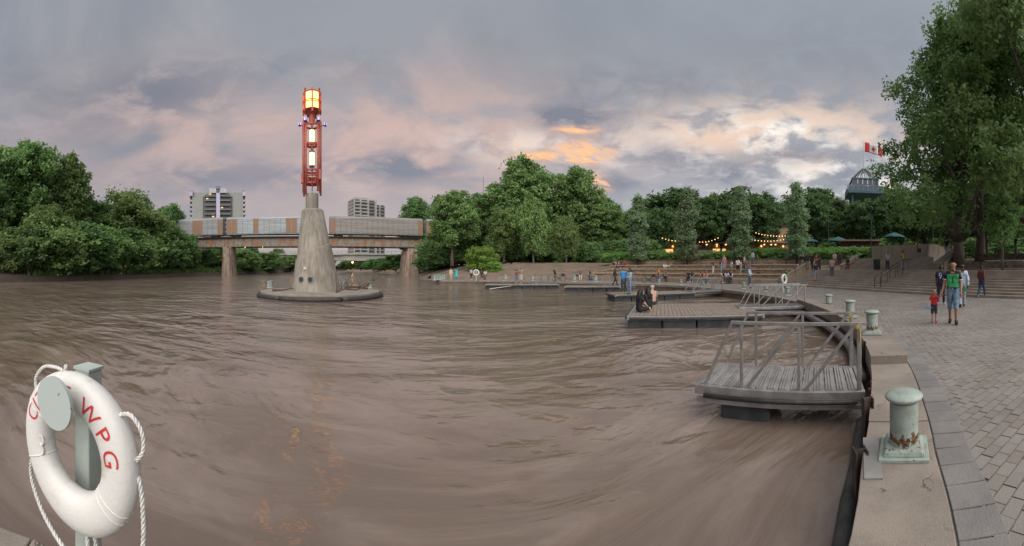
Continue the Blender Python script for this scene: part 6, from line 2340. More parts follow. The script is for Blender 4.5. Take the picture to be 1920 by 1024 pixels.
def face_sel(key, kind):
    out, segs, t, cen, J = SEG[key]
    sel = []
    h = J['head']
    for i, ((a, b), tt) in enumerate(zip(segs, t)):
        ok = False
        tor = b in ('waist', 'chest', 'shL', 'shR') or (a == 'chest' and b == 'neckb' and tt < 0.75)
        ua, fa = a.startswith('sh'), a.startswith('elbow')
        pel = b.startswith('hip') or (a == 'pelvis' and b == 'waist' and tt < 0.35)
        thi, shi = a.startswith('hip'), a.startswith('knee')
        if kind == 'tee':
            ok = tor or (ua and tt < 0.62)
        elif kind == 'long':
            ok = tor or ua or (fa and tt < 0.93)
        elif kind == 'tank':
            ok = tor and not (b in ('shL', 'shR') and tt > 0.75)
        elif kind == 'trousers':
            ok = pel or thi or (shi and tt < 0.93)
        elif kind == 'shorts':
            ok = pel or (thi and tt < 0.92)
        elif kind == 'long_shorts':
            ok = pel or thi or (shi and tt < 0.12)
        elif kind in ('shoeL', 'shoeR'):
            ok = (a.startswith('ankle') or (shi and tt > 0.93)) and a[-1] == kind[-1]
        elif kind in ('short', 'longhair', 'cap'):
            c = cen[i]
            if a in ('jaw', 'head') or b in ('head', 'crown'):
                dy, dz = c[1] - h.y, c[2] - h.z
                ok = dz > 0.045 or (dy > 0.005 and dz > -0.075)
        if ok:
            sel.append(i)
    return sel


def cloth_mesh(key, kind):
    if (key, kind) in CLOTH:
        return CLOTH[(key, kind)]
    out, segs, t, cen, J = SEG[key]
    sel = face_sel(key, kind)
    thick = {'tee': 0.016, 'long': 0.016, 'tank': 0.010, 'trousers': 0.014, 'shorts': 0.018, 'long_shorts': 0.018, 'shoeL': 0.012, 'shoeR': 0.012, 'short': 0.018, 'longhair': 0.026, 'cap': 0.022}[kind]
    vm = {}
    vs, fs = [], []
    rr = random.Random(3)
    for i in sel:
        f = []
        for vi in out.polygons[i].vertices:
            if vi not in vm:
                v = out.vertices[vi]
                p = v.co + v.normal * thick
                if kind in ('tee', 'long', 'trousers', 'shorts', 'long_shorts'):
                    p += Vector((0, 0, 1)) * 0.006 * math.sin(p.z * 42 + p.x * 23) + v.normal * 0.007 * math.sin(p.z * 31 + p.y * 37)
                vm[vi] = len(vs)
                vs.append(p)
            f.append(vm[vi])
        fs.append(tuple(f))
    mb = MB().add(vs, fs)
    if kind == 'longhair':
        h = J['head']
        mb.tube([(h.x, h.y + 0.03, h.z + 0.05), (h.x, h.y + 0.085, h.z - 0.03), (h.x, h.y + 0.105, h.z - 0.15), (h.x, h.y + 0.12, h.z - 0.29), (h.x, h.y + 0.125, h.z - 0.42)], [0.075, 0.10, 0.105, 0.10, 0.05], 10)
        for s in (-1, 1):
            mb.tube([(h.x + s * .06, h.y + .0, h.z + .05), (h.x + s * .095, h.y + .02, h.z - .06), (h.x + s * .10, h.y + .03, h.z - .2), (h.x + s * .09, h.y + .02, h.z - .32)], [0.04, 0.04, 0.045, 0.015], 7)
    if kind == 'cap':
        h = J['head']
        mb.lathe([(0.118, 0.055), (0.122, 0.062), (0.09, 0.075)], 16, c=(h.x, h.y, h.z - 0.01))
        mb.add([(h.x - .075, h.y - .09, h.z + .052), (h.x + .075, h.y - .09, h.z + .052), (h.x + .055, h.y - .2, h.z + .04), (h.x - .055, h.y - .2, h.z + .04)], [(0, 1, 2, 3)])
    me = mb.mesh('cloth', smooth=True)
    CLOTH[(key, kind)] = me
    return me


def cmat(c, rough=0.85):
    n_ = 'cloth_%02x%02x%02x' % tuple(int(min(1, v) * 255) for v in c)
    return mat(n_, c, rough, 0.18, 14, local=True)


SKIN = {'pale': (0.47, 0.29, 0.21), 'tan': (0.36, 0.20, 0.13), 'brown': (0.17, 0.09, 0.055), 'dark': (0.075, 0.042, 0.03)}
HAIR = {'black': (0.012, 0.010, 0.009), 'brown': (0.03, 0.017, 0.010), 'grey': (0.42, 0.40, 0.37), 'blond': (0.30, 0.20, 0.10)}
CNAME = {'tee': 'shirt', 'long': 'shirt', 'tank': 'vest_top', 'trousers': 'trousers', 'shorts': 'shorts', 'long_shorts': 'shorts', 'shoes': 'shoes', 'short': 'hair', 'longhair': 'hair', 'cap': 'cap'}


def person(label, pose, pos, turn, h=1.72, skin='tan', top=('tee', (0.5, 0.5, 0.5)), bot=('trousers', (0.03, 0.04, 0.07)), hair=('short', 'black'), shoes=(0.03, 0.03, 0.03), skirt=None, group=None):
    s = h / 1.775
    p = Vector(pos)
    if pose in ('sit', 'sit_lean', 'sit_floor'):
        p.z += 0.005
    t = thing('person', label, 'person', p, -math.atan2(p.x, p.y) + R(turn), group)
    t.scale = (s, s, s)
    body = SEG[pose][0]

    def part(nm, me, m_):
        if len(me.materials) == 0:
            me.materials.append(m_)
        o = bpy.data.objects.new(nm, me)
        COL.objects.link(o)
        o.parent = t
        o.material_slots[0].link = 'OBJECT'
        o.material_slots[0].material = m_
        return o

    part('body', body, mat('skin_' + skin, SKIN[skin], 0.55, 0.1, 20, local=True))
    r = {}
    for it in (top, bot):
        if it:
            r[it[0]] = part(CNAME[it[0]], cloth_mesh(pose, it[0]), cmat(it[1]))
    if hair:
        kind, c = hair
        part(CNAME[kind], cloth_mesh(pose, kind), cmat(HAIR[c] if isinstance(c, str) else c, 0.6))
    if shoes:
        for sd in ('shoeL', 'shoeR'):
            part('shoe', cloth_mesh(pose, sd), cmat(shoes, 0.6))
    if skirt:
        J = SEG[pose][4]
        w = J['waist']
        MB().lathe([(0.30, -0.62), (0.27, -0.45), (0.20, -0.15), (0.15, 0.02)], 18, c=(w.x, w.y, w.z), cap=False).build('skirt', cmat(skirt), t, smooth=True)
    return t, r


# --- foreground walkers
W_ = (0.75, 0.75, 0.75)
t9, r9 = person('person in a navy jersey numbered 9 walking away beside the green jersey', 'walk', G(1764, 572.5), 168, 1.76, 'brown', ('tee', (0.014, 0.022, 0.06)), ('trousers', (0.016, 0.02, 0.04)), ('short', 'black'), (0.5, 0.5, 0.5))
t1, r1 = person('person in a black and green jersey and denim shorts leading a small child', 'hold', G(1787, 608), -4, 1.83, 'tan', ('tee', (0.012, 0.012, 0.014)), ('long_shorts', (0.16, 0.26, 0.36)), ('short', 'brown'), (0.012, 0.012, 0.012))
tcd, _ = person('small child in a red shirt holding a blue toy and an adult hand', 'child', G(1751.5, 606), 6, 0.98, 'pale', ('tee', (0.55, 0.02, 0.025)), ('shorts', (0.05, 0.04, 0.05)), ('short', 'blond'), (0.5, 0.03, 0.03))
person('person in a pale blue shirt walking away behind the green jersey', 'walk', G(1804, 577), 185, 1.8, 'brown', ('long', (0.48, 0.56, 0.70)), ('trousers', (0.30, 0.36, 0.42)), ('short', 'black'), (0.02, 0.02, 0.02))
person('person in a maroon shirt and blue jeans walking towards the stairs', 'walk', G(1840, 558.5), 150, 1.78, 'brown', ('long', (0.13, 0.03, 0.035)), ('trousers', (0.03, 0.07, 0.14)), ('short', 'black'), (0.3, 0.3, 0.28))


def decal(person_t, shirt, pose_key, text, size, zc, front, col, name='number'):
    """flat print laid on the shirt by projecting the glyph onto the cloth"""
    me0 = shirt.data
    bv = BVHTree.FromPolygons([v.co.copy() for v in me0.vertices], [tuple(p.vertices) for p in me0.polygons])
    me = text_mesh(text, size) if isinstance(text, str) else text
    s = -1 if front else 1
    for v in me.vertices:
        x = v.co.x if front else -v.co.x
        hit = bv.ray_cast(Vector((x, s * 1.0, zc + v.co.y)), Vector((0, -s, 0)))
        y = hit[0].y if hit[0] else 0
        v.co = (x, y + s * 0.006, zc + v.co.y)
    o = obj(name, me, col, person_t)
    return o


decal(t9, r9['tee'], 'walk', '9', 0.34, 1.27, False, cmat((0.7, 0.7, 0.7)))
bmq = bmesh.new()
bmesh.ops.create_grid(bmq, x_segments=16, y_segments=16, size=0.5)
gm = bpy.data.meshes.new('panel')
bmq.to_mesh(gm)
for v in gm.vertices:
    v.co = (v.co.x * 0.33, v.co.y * 0.36, 0)
decal(t1, r1['tee'], 'hold', gm, 0, 1.21, True, cmat((0.045, 0.36, 0.13)), 'green_panel')
n1 = decal(t1, r1['tee'], 'hold', '1', 0.27, 1.22, True, cmat((0.012, 0.012, 0.014)))
for v in n1.data.vertices:
    v.co.y -= 0.006
mb = MB()
mb.lathe([(0.02, -0.02), (0.20, -0.015), (0.21, 0.0), (0.03, 0.02)], 18, c=(-0.34, -0.30, 0.86))
tag(mb.build('toy_disc', mat('blue_plastic', (0.03, 0.22, 0.62), 0.4), tcd), '', '') if False else mb.build('toy_disc', mat('blue_plastic', (0.03, 0.22, 0.62), 0.4), tcd)
for s in (-1, 1):
    mb = MB()
    J = SEG['hold'][4]
    a = J['shL' if s < 0 else 'shR'].lerp(J['elbowL' if s < 0 else 'elbowR'], 0.55)
    b = J['shL' if s < 0 else 'shR'].lerp(J['elbowL' if s < 0 else 'elbowR'], 0.64)
    mb.tube([a, b], 0.077, 14, cap=False)
    mb.build('sleeve_stripe', cmat((0.6, 0.6, 0.6)), t1)
mb = MB().lathe([(0.02, -0.01), (0.12, -0.008), (0.125, 0.008), (0.02, 0.012)], 18)
tag(mb.build('flying_disc', mat('green_plastic', (0.12, 0.45, 0.22), 0.4), None, tuple(G(1809, 585)[:2]) + (0.86,)), 'pale green disc carried beside the pale blue shirt', 'disc')
bpy.data.objects['flying_disc'].rotation_euler = (R(80), 0, R(40))

# --- on the planked dock
zd = -0.08
person('woman with long dark hair in black sitting at the dock corner, legs folded', 'sit_floor', G(1200, 585, zd), 118, 1.68, 'pale', ('tee', (0.014, 0.014, 0.016)), ('shorts', (0.02, 0.02, 0.025)), ('longhair', 'black'), None)
person('person in a black shirt sitting on the dock beside the long-haired woman', 'sit_floor', G(1215, 580, zd), 215, 1.74, 'pale', ('tee', (0.012, 0.012, 0.013)), ('trousers', (0.02, 0.02, 0.024)), ('longhair', 'black'), (0.02, 0.02, 0.02))
person('grey-haired bare-backed person sitting on the planked dock', 'sit_floor', G(1223.5, 571, zd), 190, 1.76, 'pale', None, ('shorts', (0.05, 0.06, 0.08)), ('short', 'grey'), None)
# --- on the other docks
person('man in a bright blue shirt and dark jacket standing on the dock', 'stand', G(1169, 551, zd), 12, 1.80, 'tan', ('tee', (0.03, 0.24, 0.55)), ('trousers', (0.045, 0.05, 0.06)), ('short', 'brown'), (0.25, 0.4, 0.05))
person('woman with long black hair, denim jacket and flared jeans standing on the dock', 'phone', G(1180, 551.5, zd), -50, 1.72, 'tan', ('long', (0.32, 0.42, 0.52)), ('trousers', (0.17, 0.26, 0.40)), ('longhair', 'black'), (0.1, 0.1, 0.1))
person('slim figure in dark clothes walking on the gangway behind the blue shirt', 'walk', P(1153, 31.2, -0.03), 80, 1.76, 'brown', ('long', (0.03, 0.03, 0.035)), ('trousers', (0.04, 0.04, 0.045)), ('short', 'black'), (0.02, 0.02, 0.02))
person('woman with long hair, bare midriff and blue shorts on the far dock', 'stand', P(968, 36.3, zd), 20, 1.64, 'tan', ('tank', (0.25, 0.05, 0.06)), ('long_shorts', (0.07, 0.19, 0.38)), ('longhair', 'black'), (0.4, 0.4, 0.4))
person('man in grey shirt and pale shorts on the far dock', 'phone', P(977, 36.2, zd), -25, 1.84, 'tan', ('tee', (0.24, 0.28, 0.28)), ('long_shorts', (0.50, 0.48, 0.44)), ('short', 'brown'), (0.4, 0.4, 0.4))
# --- far quay
person('woman in a cream outfit standing near the tip of the far quay', 'stand', P(845.5, 46.5), 10, 1.66, 'tan', ('long', (0.55, 0.47, 0.36)), ('trousers', (0.50, 0.44, 0.36)), ('short', 'black'), (0.3, 0.3, 0.3))
person('woman in a bright turquoise dress on the far quay', 'stand', P(856, 46.7), -15, 1.68, 'brown', ('tee', (0.03, 0.42, 0.52)), ('shorts', (0.03, 0.42, 0.52)), ('short', 'black'), (0.03, 0.42, 0.52), skirt=(0.03, 0.42, 0.52))
person('person in a lilac top and dark shorts beside the far life ring', 'stand', P(883.5, 46.0), 30, 1.66, 'brown', ('tee', (0.42, 0.42, 0.55)), ('shorts', (0.04, 0.03, 0.03)), ('short', 'black'), (0.5, 0.5, 0.5))
bd = ray_hit(903, BENCH)
person('person in a black top sitting on the wall by the bright bush', 'sit', P(903, bd + 0.15, 0.5), 5, 1.70, 'brown', ('tee', (0.02, 0.02, 0.022)), ('shorts', (0.16, 0.09, 0.05)), ('cap', (0.45, 0.42, 0.38)), (0.5, 0.5, 0.5))
person('person in a white top and hat sitting on the wall by the bright bush', 'sit', P(910, bd + 0.15, 0.5), -10, 1.78, 'brown', ('tee', (0.62, 0.60, 0.57)), ('trousers', (0.16, 0.10, 0.08)), ('cap', (0.10, 0.09, 0.08)), (0.03, 0.03, 0.03))


def sitter(label, x, k, turn, *a, pose='sit', dz=0.0, **kw):
    d, z = tier_edge(x, k)
    return person(label, pose, P(x, d + 0.12, z + dz), turn, *a, **kw)


def stander(label, x, k, o_, turn, *a, pose='stand', **kw):
    d, z = tier_edge(x, k)
    return person(label, pose, P(x, d + o_, z), turn, *a, **kw)


BK, DN, WH = (0.015, 0.015, 0.017), (0.09, 0.16, 0.26), (0.66, 0.66, 0.66)
person('person in black standing behind the parked bicycle on the far quay', 'lean', P(1040.5, 42.2), -70, 1.72, 'tan', ('tee', BK), ('trousers', BK), ('short', 'black'), BK)
sitter('woman in white trousers sitting alone on the seating wall', 1088, 0, 5, 1.66, 'pale', ('tee', (0.10, 0.10, 0.11)), ('trousers', (0.66, 0.64, 0.62)), ('longhair', 'black'), (0.6, 0.6, 0.6))
sitter('person in a pale blue top and jeans in the pair on the seating wall', 1105, 0, 20, 1.66, 'tan', ('tee', (0.25, 0.38, 0.45)), ('trousers', (0.05, 0.10, 0.20)), ('longhair', 'black'), BK, pose='sit_lean')
sitter('person in a mustard top and jeans in the pair on the seating wall', 1111, 0, -20, 1.68, 'tan', ('tee', (0.42, 0.25, 0.05)), ('trousers', (0.14, 0.24, 0.36)), ('short', 'black'), BK)
sitter('person in a white top in the trio on the upper terrace', 1157, 3, 10, 1.64, 'tan', ('tee', WH), ('trousers', BK), ('longhair', 'black'), BK, pose='sit_lean')
sitter('person in dark clothes in the middle of the trio on the upper terrace', 1165, 3, 0, 1.68, 'tan', ('tee', BK), ('trousers', (0.10, 0.12, 0.2)), ('short', 'black'), WH, pose='sit_lean')
sitter('person in a red jacket in the trio on the upper terrace', 1171, 3, -25, 1.70, 'tan', ('long', (0.50, 0.05, 0.04)), ('trousers', BK), ('short', 'black'), BK)
d, z = tier_edge(1150, 3)
tag(MB().sphere((0, 0, 0.22), 0.26, 10, 7, (0.8, 0.7, 1.0)).build('backpack', cmat(BK), None, P(1150, d + 0.4, z)), 'black backpack on the bridge side of the trio on the upper terrace', 'bag')
sitter('man in a white shirt sitting on the second terrace with a dog beside him', 1246.5, 2, 0, 1.76, 'pale', ('tee', WH), ('shorts', (0.2, 0.1, 0.09)), ('short', 'grey'), (0.4, 0.1, 0.1))
person('person in an orange shirt and denim shorts behind the second bicycle', 'lean', G(1235.5, 531.5), -60, 1.80, 'tan', ('tee', (0.50, 0.23, 0.03)), ('long_shorts', DN), ('short', 'black'), BK)
sitter('person in a red top half hidden behind the orange shirt', 1231, 0, 60, 1.66, 'tan', ('tee', (0.45, 0.04, 0.03)), ('trousers', DN), ('short', 'black'), BK)
sitter('person leaning forward in grey beside the orange shirt', 1246, 0, 40, 1.70, 'tan', ('tee', (0.16, 0.16, 0.17)), ('trousers', BK), ('short', 'black'), BK, pose='sit_lean')
sitter('man in black trousers sitting on the wall in the dark clothed pair', 1290, 0, 10, 1.76, 'tan', ('tee', (0.02, 0.035, 0.025)), ('trousers', BK), ('short', 'black'), WH)
sitter('woman in teal trousers sitting on the wall in the dark clothed pair', 1298, 0, -15, 1.66, 'tan', ('tee', (0.02, 0.05, 0.035)), ('trousers', (0.05, 0.17, 0.2)), ('longhair', 'black'), WH)
sitter('woman in a dark red vest sitting behind the third gangway', 1316, 0, 8, 1.66, 'pale', ('tank', (0.20, 0.04, 0.04)), ('trousers', (0.04, 0.05, 0.06)), ('longhair', 'brown'), BK)
sitter('woman in an orange vest and jeans sitting behind the third gangway', 1324, 0, -8, 1.66, 'pale', ('tank', (0.45, 0.16, 0.10)), ('trousers', (0.13, 0.17, 0.2)), ('longhair', 'brown'), BK)
sitter('woman in white with brown shorts, first of the white shirted trio', 1356, 0, 12, 1.64, 'tan', ('tee', (0.60, 0.60, 0.64)), ('shorts', (0.12, 0.04, 0.05)), ('longhair', 'black'), WH, pose='sit_lean')
sitter('woman with bushy black hair in the white shirted trio', 1362.5, 0, 0, 1.66, 'brown', ('tee', (0.56, 0.60, 0.68)), ('shorts', (0.2, 0.17, 0.12)), ('longhair', 'black'), (0.2, 0.13, 0.08))
sitter('person in white with navy trousers, last of the white shirted trio', 1370.5, 0, -12, 1.72, 'tan', ('tee', WH), ('trousers', (0.02, 0.03, 0.10)), ('longhair', 'black'), BK, pose='sit_lean')
person('man in a pale shirt and blue jeans standing on the walkway with a phone', 'phone', G(1405.5, 540.5), 75, 1.80, 'tan', ('long', (0.50, 0.55, 0.66)), ('trousers', (0.05, 0.09, 0.15)), ('short', 'black'), (0.06, 0.05, 0.05))
# --- standing group on the terrace
stander('person in a maroon top and white trousers standing apart on the terrace', 1337, 1, 0.9, 70, 1.72, 'tan', ('tee', (0.10, 0.03, 0.035)), ('trousers', (0.62, 0.60, 0.58)), ('short', 'black'), (0.4, 0.3, 0.3))
stander('woman in a denim dress bending on the terrace', 1352, 1, 0.9, -40, 1.58, 'tan', ('tee', (0.32, 0.38, 0.46)), ('long_shorts', (0.28, 0.36, 0.46)), ('longhair', 'black'), WH, pose='lean')
stander('man in a pink shirt and pink trousers on the terrace', 1358, 2, 0.8, 150, 1.80, 'pale', ('long', (0.58, 0.28, 0.33)), ('trousers', (0.52, 0.34, 0.36)), ('short', 'blond'), (0.3, 0.2, 0.2))
stander('woman in a white top and grey trousers with a shoulder bag', 1371.5, 1, 0.8, -60, 1.66, 'tan', ('tee', (0.62, 0.58, 0.57)), ('trousers', (0.25, 0.26, 0.24)), ('longhair', 'black'), BK)
stander('man in a white shirt and black shorts with his back turned', 1383.5, 1, 0.9, 175, 1.86, 'tan', ('tee', (0.66, 0.65, 0.60)), ('shorts', (0.012, 0.02, 0.022)), ('short', 'black'), WH)
stander('woman in a pale lilac outfit next to the black shorts', 1389, 1, 1.1, 90, 1.64, 'tan', ('tee', (0.5, 0.5, 0.6)), ('trousers', (0.45, 0.47, 0.56)), ('longhair', 'black'), WH)
stander('woman in a grey top facing the green shirt', 1396, 2, 0.7, 60, 1.68, 'pale', ('tee', (0.36, 0.42, 0.44)), ('trousers', BK), ('short', 'brown'), BK)
stander('person in jeans and a dark top at the edge of the group', 1400, 1, 0.9, 30, 1.70, 'tan', ('tee', (0.16, 0.07, 0.05)), ('trousers', (0.08, 0.15, 0.26)), ('longhair', 'brown'), BK)
stander('person in a bright green shirt in the standing group', 1405, 2, 0.7, 120, 1.74, 'tan', ('tee', (0.02, 0.22, 0.11)), ('trousers', (0.22, 0.26, 0.26)), ('short', 'brown'), BK)
stander('man in a pale blue shirt standing highest in the group', 1411, 3, 0.4, 150, 1.80, 'tan', ('long', (0.42, 0.50, 0.58)), ('trousers', (0.14, 0.13, 0.15)), ('short', 'brown'), BK)
person('person in a green top bending beside the life ring post', 'lean', G(1471.5, 541), 100, 1.66, 'pale', ('tee', (0.03, 0.16, 0.07)), ('trousers', BK), ('short', 'black'), BK)
# --- on the stairs


def stair_p(label, x, o_, turn, *a, pose='stand', z=None, **kw):
    p = on_off(o_, x)
    k = min(NST, int(o_ / RUN) + 1)
    return person(label, pose, (p.x, p.y, RISE * k if z is None else z), turn, *a, **kw)


stair_p('person with a green backpack and denim shorts climbing the stairs', 1530, 1.0, 175, 1.78, 'tan', ('tee', (0.02, 0.02, 0.025)), ('long_shorts', (0.20, 0.30, 0.42)), ('short', 'brown'), (0.25, 0.05, 0.04), pose='walk')
pb = on_off(1.0, 1530)
stair_p('person in black with grey trousers at the top of the wing wall', 1514.5, 3.7, 10, 1.76, 'brown', ('tee', BK), ('trousers', (0.22, 0.22, 0.23)), ('short', 'black'), BK, pose='phone')
stair_p('tall person all in black next to the wing wall', 1521.5, 4.6, -10, 1.84, 'tan', ('long', BK), ('trousers', BK), ('cap', (0.15, 0.13, 0.12)), BK)
stair_p('person in a red top by the wing wall', 1531, 4.6, 0, 1.66, 'tan', ('tee', (0.26, 0.03, 0.03)), ('trousers', BK), ('short', 'brown'), BK)
stair_p('person in a navy top carrying a bag by the wing wall', 1537, 4.4, -60, 1.70, 'tan', ('tee', (0.03, 0.04, 0.07)), ('trousers', (0.05, 0.05, 0.06)), ('longhair', 'brown'), BK, pose='lean')
for x, o_, tn, c1, c2, lab in ((1560, 2.2, 170, (0.35, 0.3, 0.28), (0.05, 0.06, 0.08), 'person in a taupe top climbing the wide stairs past the wing wall'), (1664, 6.0, 20, (0.45, 0.45, 0.47), (0.03, 0.04, 0.06), 'person in a pale grey top on the landing beside the litter bin')):
    stair_p(lab, x, o_, tn, 1.7, 'tan', ('tee', c1), ('trousers', c2), ('short', 'black'), BK, z=None)
p = P(1564.5, 39.5, ZY(487, 39.5))
person('person in a pale top sitting on the top terrace below the hedge', 'sit', p, 10, 1.68, 'pale', ('tee', (0.52, 0.46, 0.44)), ('shorts', (0.5, 0.4, 0.36)), ('short', 'grey'), BK)
p = P(1576, 39.3, ZY(487, 39.3))
person('person in dark blue sitting on the top terrace below the hedge', 'sit_lean', p, -15, 1.74, 'tan', ('long', (0.03, 0.05, 0.09)), ('trousers', BK), ('short', 'black'), BK)
p = on_off(6.2, 1589.5)
person('person in black and red sitting alone at the top of the wide stairs', 'sit', (p.x, p.y, LZ + 0.42), 0, 1.70, 'brown', ('tee', (0.03, 0.03, 0.03)), ('trousers', (0.16, 0.03, 0.035)), ('longhair', 'black'), BK)
tag(MB().box((0, 0, 0.2), (0.9, 0.5, 0.42), top=(0.9, 0.9)).build('stone_seat', M_STONE, None, (p.x + .1, p.y + 0.12, LZ), -TH(1589), bevel=0.03), 'rough stone seat under the lone person at the top of the stairs', 'stone')
stair_p('person in a yellow shirt and pale trousers standing on the stairs', 1692.5, 6.0, 70, 1.74, 'brown', ('tee', (0.60, 0.34, 0.02)), ('trousers', (0.36, 0.42, 0.42)), ('short', 'black'), BK, z=LZ)
p = on_off(9.8, 1775)
person('person in a black shirt and pale jeans on the upper steps', 'stand', (p.x, p.y, PZ), 170, 1.80, 'tan', ('tee', BK), ('trousers', (0.30, 0.40, 0.50)), ('short', 'black'), BK)
# two seats for those sitting below the hedge
a, b = P(1555, 40.0), P(1590, 39.6)
w = thing('stone_wall', 'top stone terrace edge where two people sit below the hedge', 'wall')
for i in range(9):
    p, q = a.lerp(b, i / 9), a.lerp(b, (i + 1) / 9)
    c = (p + q) / 2
    MB().box((c.x, c.y, 2.05), ((q - p).length - 0.02, 0.5, ZY(487, 39.8) * 2 - 4.1), math.atan2((q - p).y, (q - p).x), top=(.97, .95)).build('stone_block', M_STONE, w)
# dog beside the man in the white shirt: one continuous body
d, z = tier_edge(1252, 2)
J = {'pelvis': ((0.30, 0, 0.40), 0.10), 'mid': ((0.08, 0, 0.42), 0.105), 'chest': ((-0.16, 0, 0.43), 0.125), 'neck': ((-0.30, 0, 0.56), 0.075), 'head': ((-0.38, 0, 0.66), 0.075), 'muzzle': ((-0.50, 0, 0.63), 0.04), 'tail': ((0.45, 0, 0.50), 0.025), 'tailt': ((0.55, 0, 0.62), 0.015)}
ed_ = [('pelvis', 'mid'), ('mid', 'chest'), ('chest', 'neck'), ('neck', 'head'), ('head', 'muzzle'), ('pelvis', 'tail'), ('tail', 'tailt')]
for s, n_ in ((-1, 'L'), (1, 'R')):
    J.update({'fs' + n_: ((-0.18, s * .07, 0.34), 0.055), 'fk' + n_: ((-0.17, s * .075, 0.19), 0.032), 'fp' + n_: ((-0.19, s * .075, 0.02), 0.028), 'hs' + n_: ((0.29, s * .08, 0.30), 0.065), 'hk' + n_: ((0.24, s * .085, 0.24), 0.05), 'hh' + n_: ((0.36, s * .085, 0.13), 0.028), 'hp' + n_: ((0.32, s * .085, 0.02), 0.028)})
    ed_ += [('chest', 'fs' + n_), ('fs' + n_, 'fk' + n_), ('fk' + n_, 'fp' + n_), ('pelvis', 'hs' + n_), ('hs' + n_, 'hk' + n_), ('hk' + n_, 'hh' + n_), ('hh' + n_, 'hp' + n_)]
nm_ = list(J)
me = bpy.data.meshes.new('dog')
me.from_pydata([J[n_][0] for n_ in nm_], [(nm_.index(a), nm_.index(b)) for a, b in ed_], [])
o = bpy.data.objects.new('dogskel', me)
COL.objects.link(o)
o.modifiers.new('skin', 'SKIN')
if not me.skin_vertices:
    bpy.context.view_layer.objects.active = o
    bpy.ops.mesh.customdata_skin_add()
for i, n_ in enumerate(nm_):
    me.skin_vertices[0].data[i].radius = (J[n_][1],) * 2
    me.skin_vertices[0].data[i].use_root = n_ == 'pelvis'
o.modifiers.new('sub', 'SUBSURF').levels = 2
bpy.context.view_layer.update()
dm_ = bpy.data.meshes.new_from_object(o.evaluated_get(bpy.context.evaluated_depsgraph_get()))
bpy.data.objects.remove(o)
dm_.polygons.foreach_set('use_smooth', [True] * len(dm_.polygons))
dg_ = thing('dog', 'tan and white dog standing beside the seated man in white', 'dog', P(1252.5, d + 0.3, z), -TH(1252) + PI)
obj('body', dm_, mat('dog_fur', (0.36, 0.25, 0.17), 0.9, 0.3, 5, (0.55, 0.47, 0.4), local=True), dg_)
MB().tube([(-0.36, 0.05, 0.72), (-0.34, 0.075, 0.66), (-0.35, 0.08, 0.6)], [0.02, 0.03, 0.008], 6).build('ear', cmat((0.06, 0.035, 0.02)), dg_)
MB().tube([(-0.36, -0.05, 0.72), (-0.34, -0.075, 0.66), (-0.35, -0.08, 0.6)], [0.02, 0.03, 0.008], 6).build('ear', cmat((0.06, 0.035, 0.02)), dg_)
for x, k_, lab in ((1422, 1, 'black bag lying on the terrace on the stairs side of the standing group'), (1081, 0, 'dark bag on the wall beside the woman in white trousers')):
    d, z = tier_edge(x, k_)
    tag(MB().sphere((0, 0, 0.14), 0.24, 10, 7, (1.1, 0.7, 0.62)).build('bag', cmat(BK), None, P(x, d + 0.4, z)), lab, 'bag')

# crowd on the plaza: reads as one mass
rr = random.Random(12)
mb = MB()
for i in range(230):
    x = rr.uniform(1500, 1790)
    d = rr.uniform(47, 60) if x < 1640 else rr.uniform(40.5, 54)
    p = P(x, d, PZ + 0.06)
    h = rr.uniform(1.25, 1.8)
    mb.cur = rr.randrange(6)
    w = rr.uniform(0.17, 0.23)
    mb.lathe([(w * 0.6, 0), (w * 0.75, h * 0.45), (w, h * 0.72), (w * 0.9, h * 0.80), (w * 0.35, h * 0.84)], 7, c=p)
    mb.cur = 6 if rr.random() < 0.6 else 7
    mb.sphere((p.x, p.y, p.z + h * 0.92), h * 0.07, 6, 5, (0.85, 1, 1.2))
cr = mb.build('crowd', [cmat(c) for c in ((0.5, 0.5, 0.5), (0.03, 0.03, 0.04), (0.30, 0.06, 0.06), (0.08, 0.12, 0.22), (0.42, 0.34, 0.28), (0.10, 0.10, 0.11))] + [mat('skin_tan', SKIN['tan']), cmat(HAIR['black'])], smooth=True)
cr['kind'] = 'stuff'
cr['label'] = 'distant crowd sitting and standing on the plaza'
cr['category'] = 'crowd'
tb = MB()
for i in range(22):
    p = P(rr.uniform(1510, 1760), rr.uniform(47, 56), PZ + 0.06)
    t = thing('picnic_table', 'small dark table among the plaza crowd', 'table', p, rr.uniform(0, 3), 'tables on the plaza')
    if i == 0:
        tm1 = MB().box((0, 0, 0.73), (1.5, 0.75, 0.05)).mesh('table_top')
        tm2 = MB().box((0, 0, 0.36), (0.09, 0.5, 0.7)).mesh('leg')
        for m_ in (tm1, tm2):
            m_.materials.append(M_BLACK)
    obj('table_top', tm1, None, t)
    obj('leg', tm2, None, t, (-0.6, 0, 0))
    obj('leg', tm2, None, t, (0.6, 0, 0))

# ================================================================ bicycles
M_TYRE = mat('tyre', (0.015, 0.015, 0.015), 0.8)
M_BIKE = mat('bike_frame', (0.02, 0.022, 0.02), 0.4)
M_BIKE2 = mat('bike_frame_green', (0.02, 0.10, 0.06), 0.4)


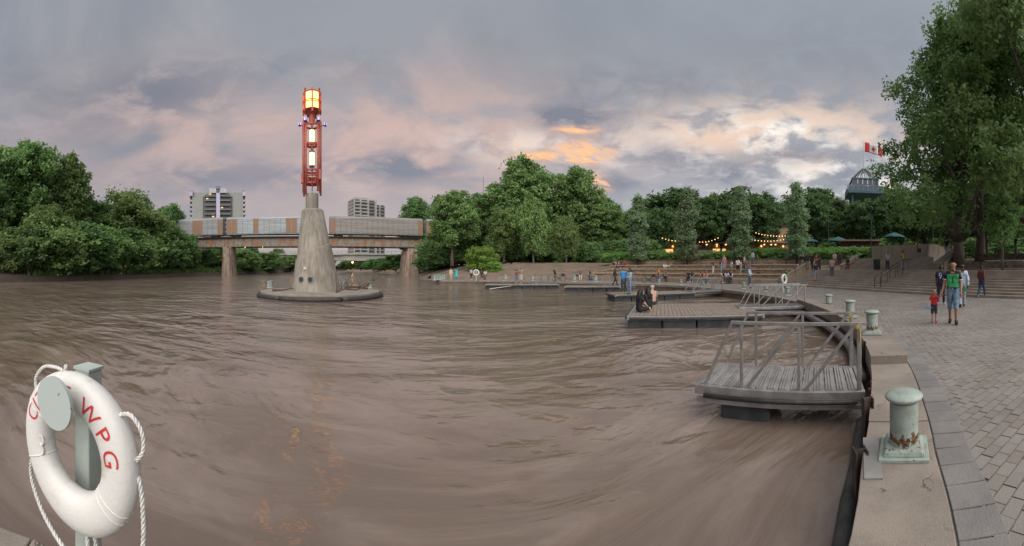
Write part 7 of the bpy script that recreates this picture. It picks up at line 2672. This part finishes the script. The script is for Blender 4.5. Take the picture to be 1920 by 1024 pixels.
def bicycle(label, p, rz, m):
    b = thing('bicycle', label, 'bicycle', p, rz)
    for x in (-0.53, 0.53):
        w = MB().torus((x, 0, 0.345), 0.325, 0.028, 28, 8, 'Y').build('wheel', M_TYRE, b, smooth=True)
        mb = MB().torus((x, 0, 0.345), 0.295, 0.012, 24, 6, 'Y')
        for q in range(12):
            a = 2 * PI * q / 12
            mb.tube([(x, 0, 0.345), (x + 0.29 * math.cos(a), 0, 0.345 + 0.29 * math.sin(a))], 0.003, 3)
        mb.build('rim', M_ALU, w)
    mb = MB()
    A, Bk, C, D_ = (-0.36, 0, 0.84), (0.0, 0, 0.31), (0.20, 0, 0.82), (0.53, 0, 0.345)
    hd = (-0.40, 0, 0.72)
    for s, e, r in ((A, hd, 0.025), (hd, Bk, 0.028), (A, C, 0.022), (Bk, C, 0.02), (Bk, D_, 0.014), (C, D_, 0.012)):
        mb.tube([s, e], r, 8)
    mb.build('frame', m, b)
    MB().tube([hd, (-0.47, 0, 0.52), (-0.53, 0.05, 0.345)], 0.018, 6).build('fork', m, b)
    MB().tube([A, (-0.34, 0, 0.98), (-0.36, 0, 1.0)], 0.015, 6).build('stem', M_BLACK, b)
    MB().tube([(-0.30, -0.30, 1.02), (-0.36, -0.12, 1.0), (-0.36, 0.12, 1.0), (-0.30, 0.30, 1.02)], 0.014, 6).build('handlebar', M_BLACK, b)
    MB().tube([C, (0.235, 0, 0.92)], 0.013, 6).build('seat_post', M_ALU, b)
    MB().box((0.25, 0, 0.945), (0.26, 0.14, 0.05), top=(0.8, 0.6)).build('saddle', M_BLACK, b, bevel=0.015)
    c = MB().tube([(0, -0.05, 0.31), (0, 0.05, 0.31)], 0.085, 16).build('crank', M_BLACK, b)
    for s in (-1, 1):
        MB().box((s * 0.10, s * 0.11, 0.31 - s * 0.13), (0.1, 0.09, 0.02)).build('pedal', M_BLACK, c)
    MB().tube([(0.1, 0.05, 0.3), (0.18, 0.16, 0.015)], 0.009, 5).build('kickstand', M_BLACK, b)
    MB().box((0.52, 0, 0.80), (0.36, 0.30, 0.28)).build('pannier_bag', cmat(BK), b, bevel=0.04)
    return b


p = P(1048, 41.8)
bicycle('black bicycle parked on the far quay beside the person in black', (p.x, p.y, 0.0), -TH(1048) + 0.15, M_BIKE)
p = G(1216.5, 530.0)
bicycle('dark green electric bicycle parked by the orange shirted person', (p.x, p.y, 0.0), -TH(1216) + 0.1, M_BIKE2)
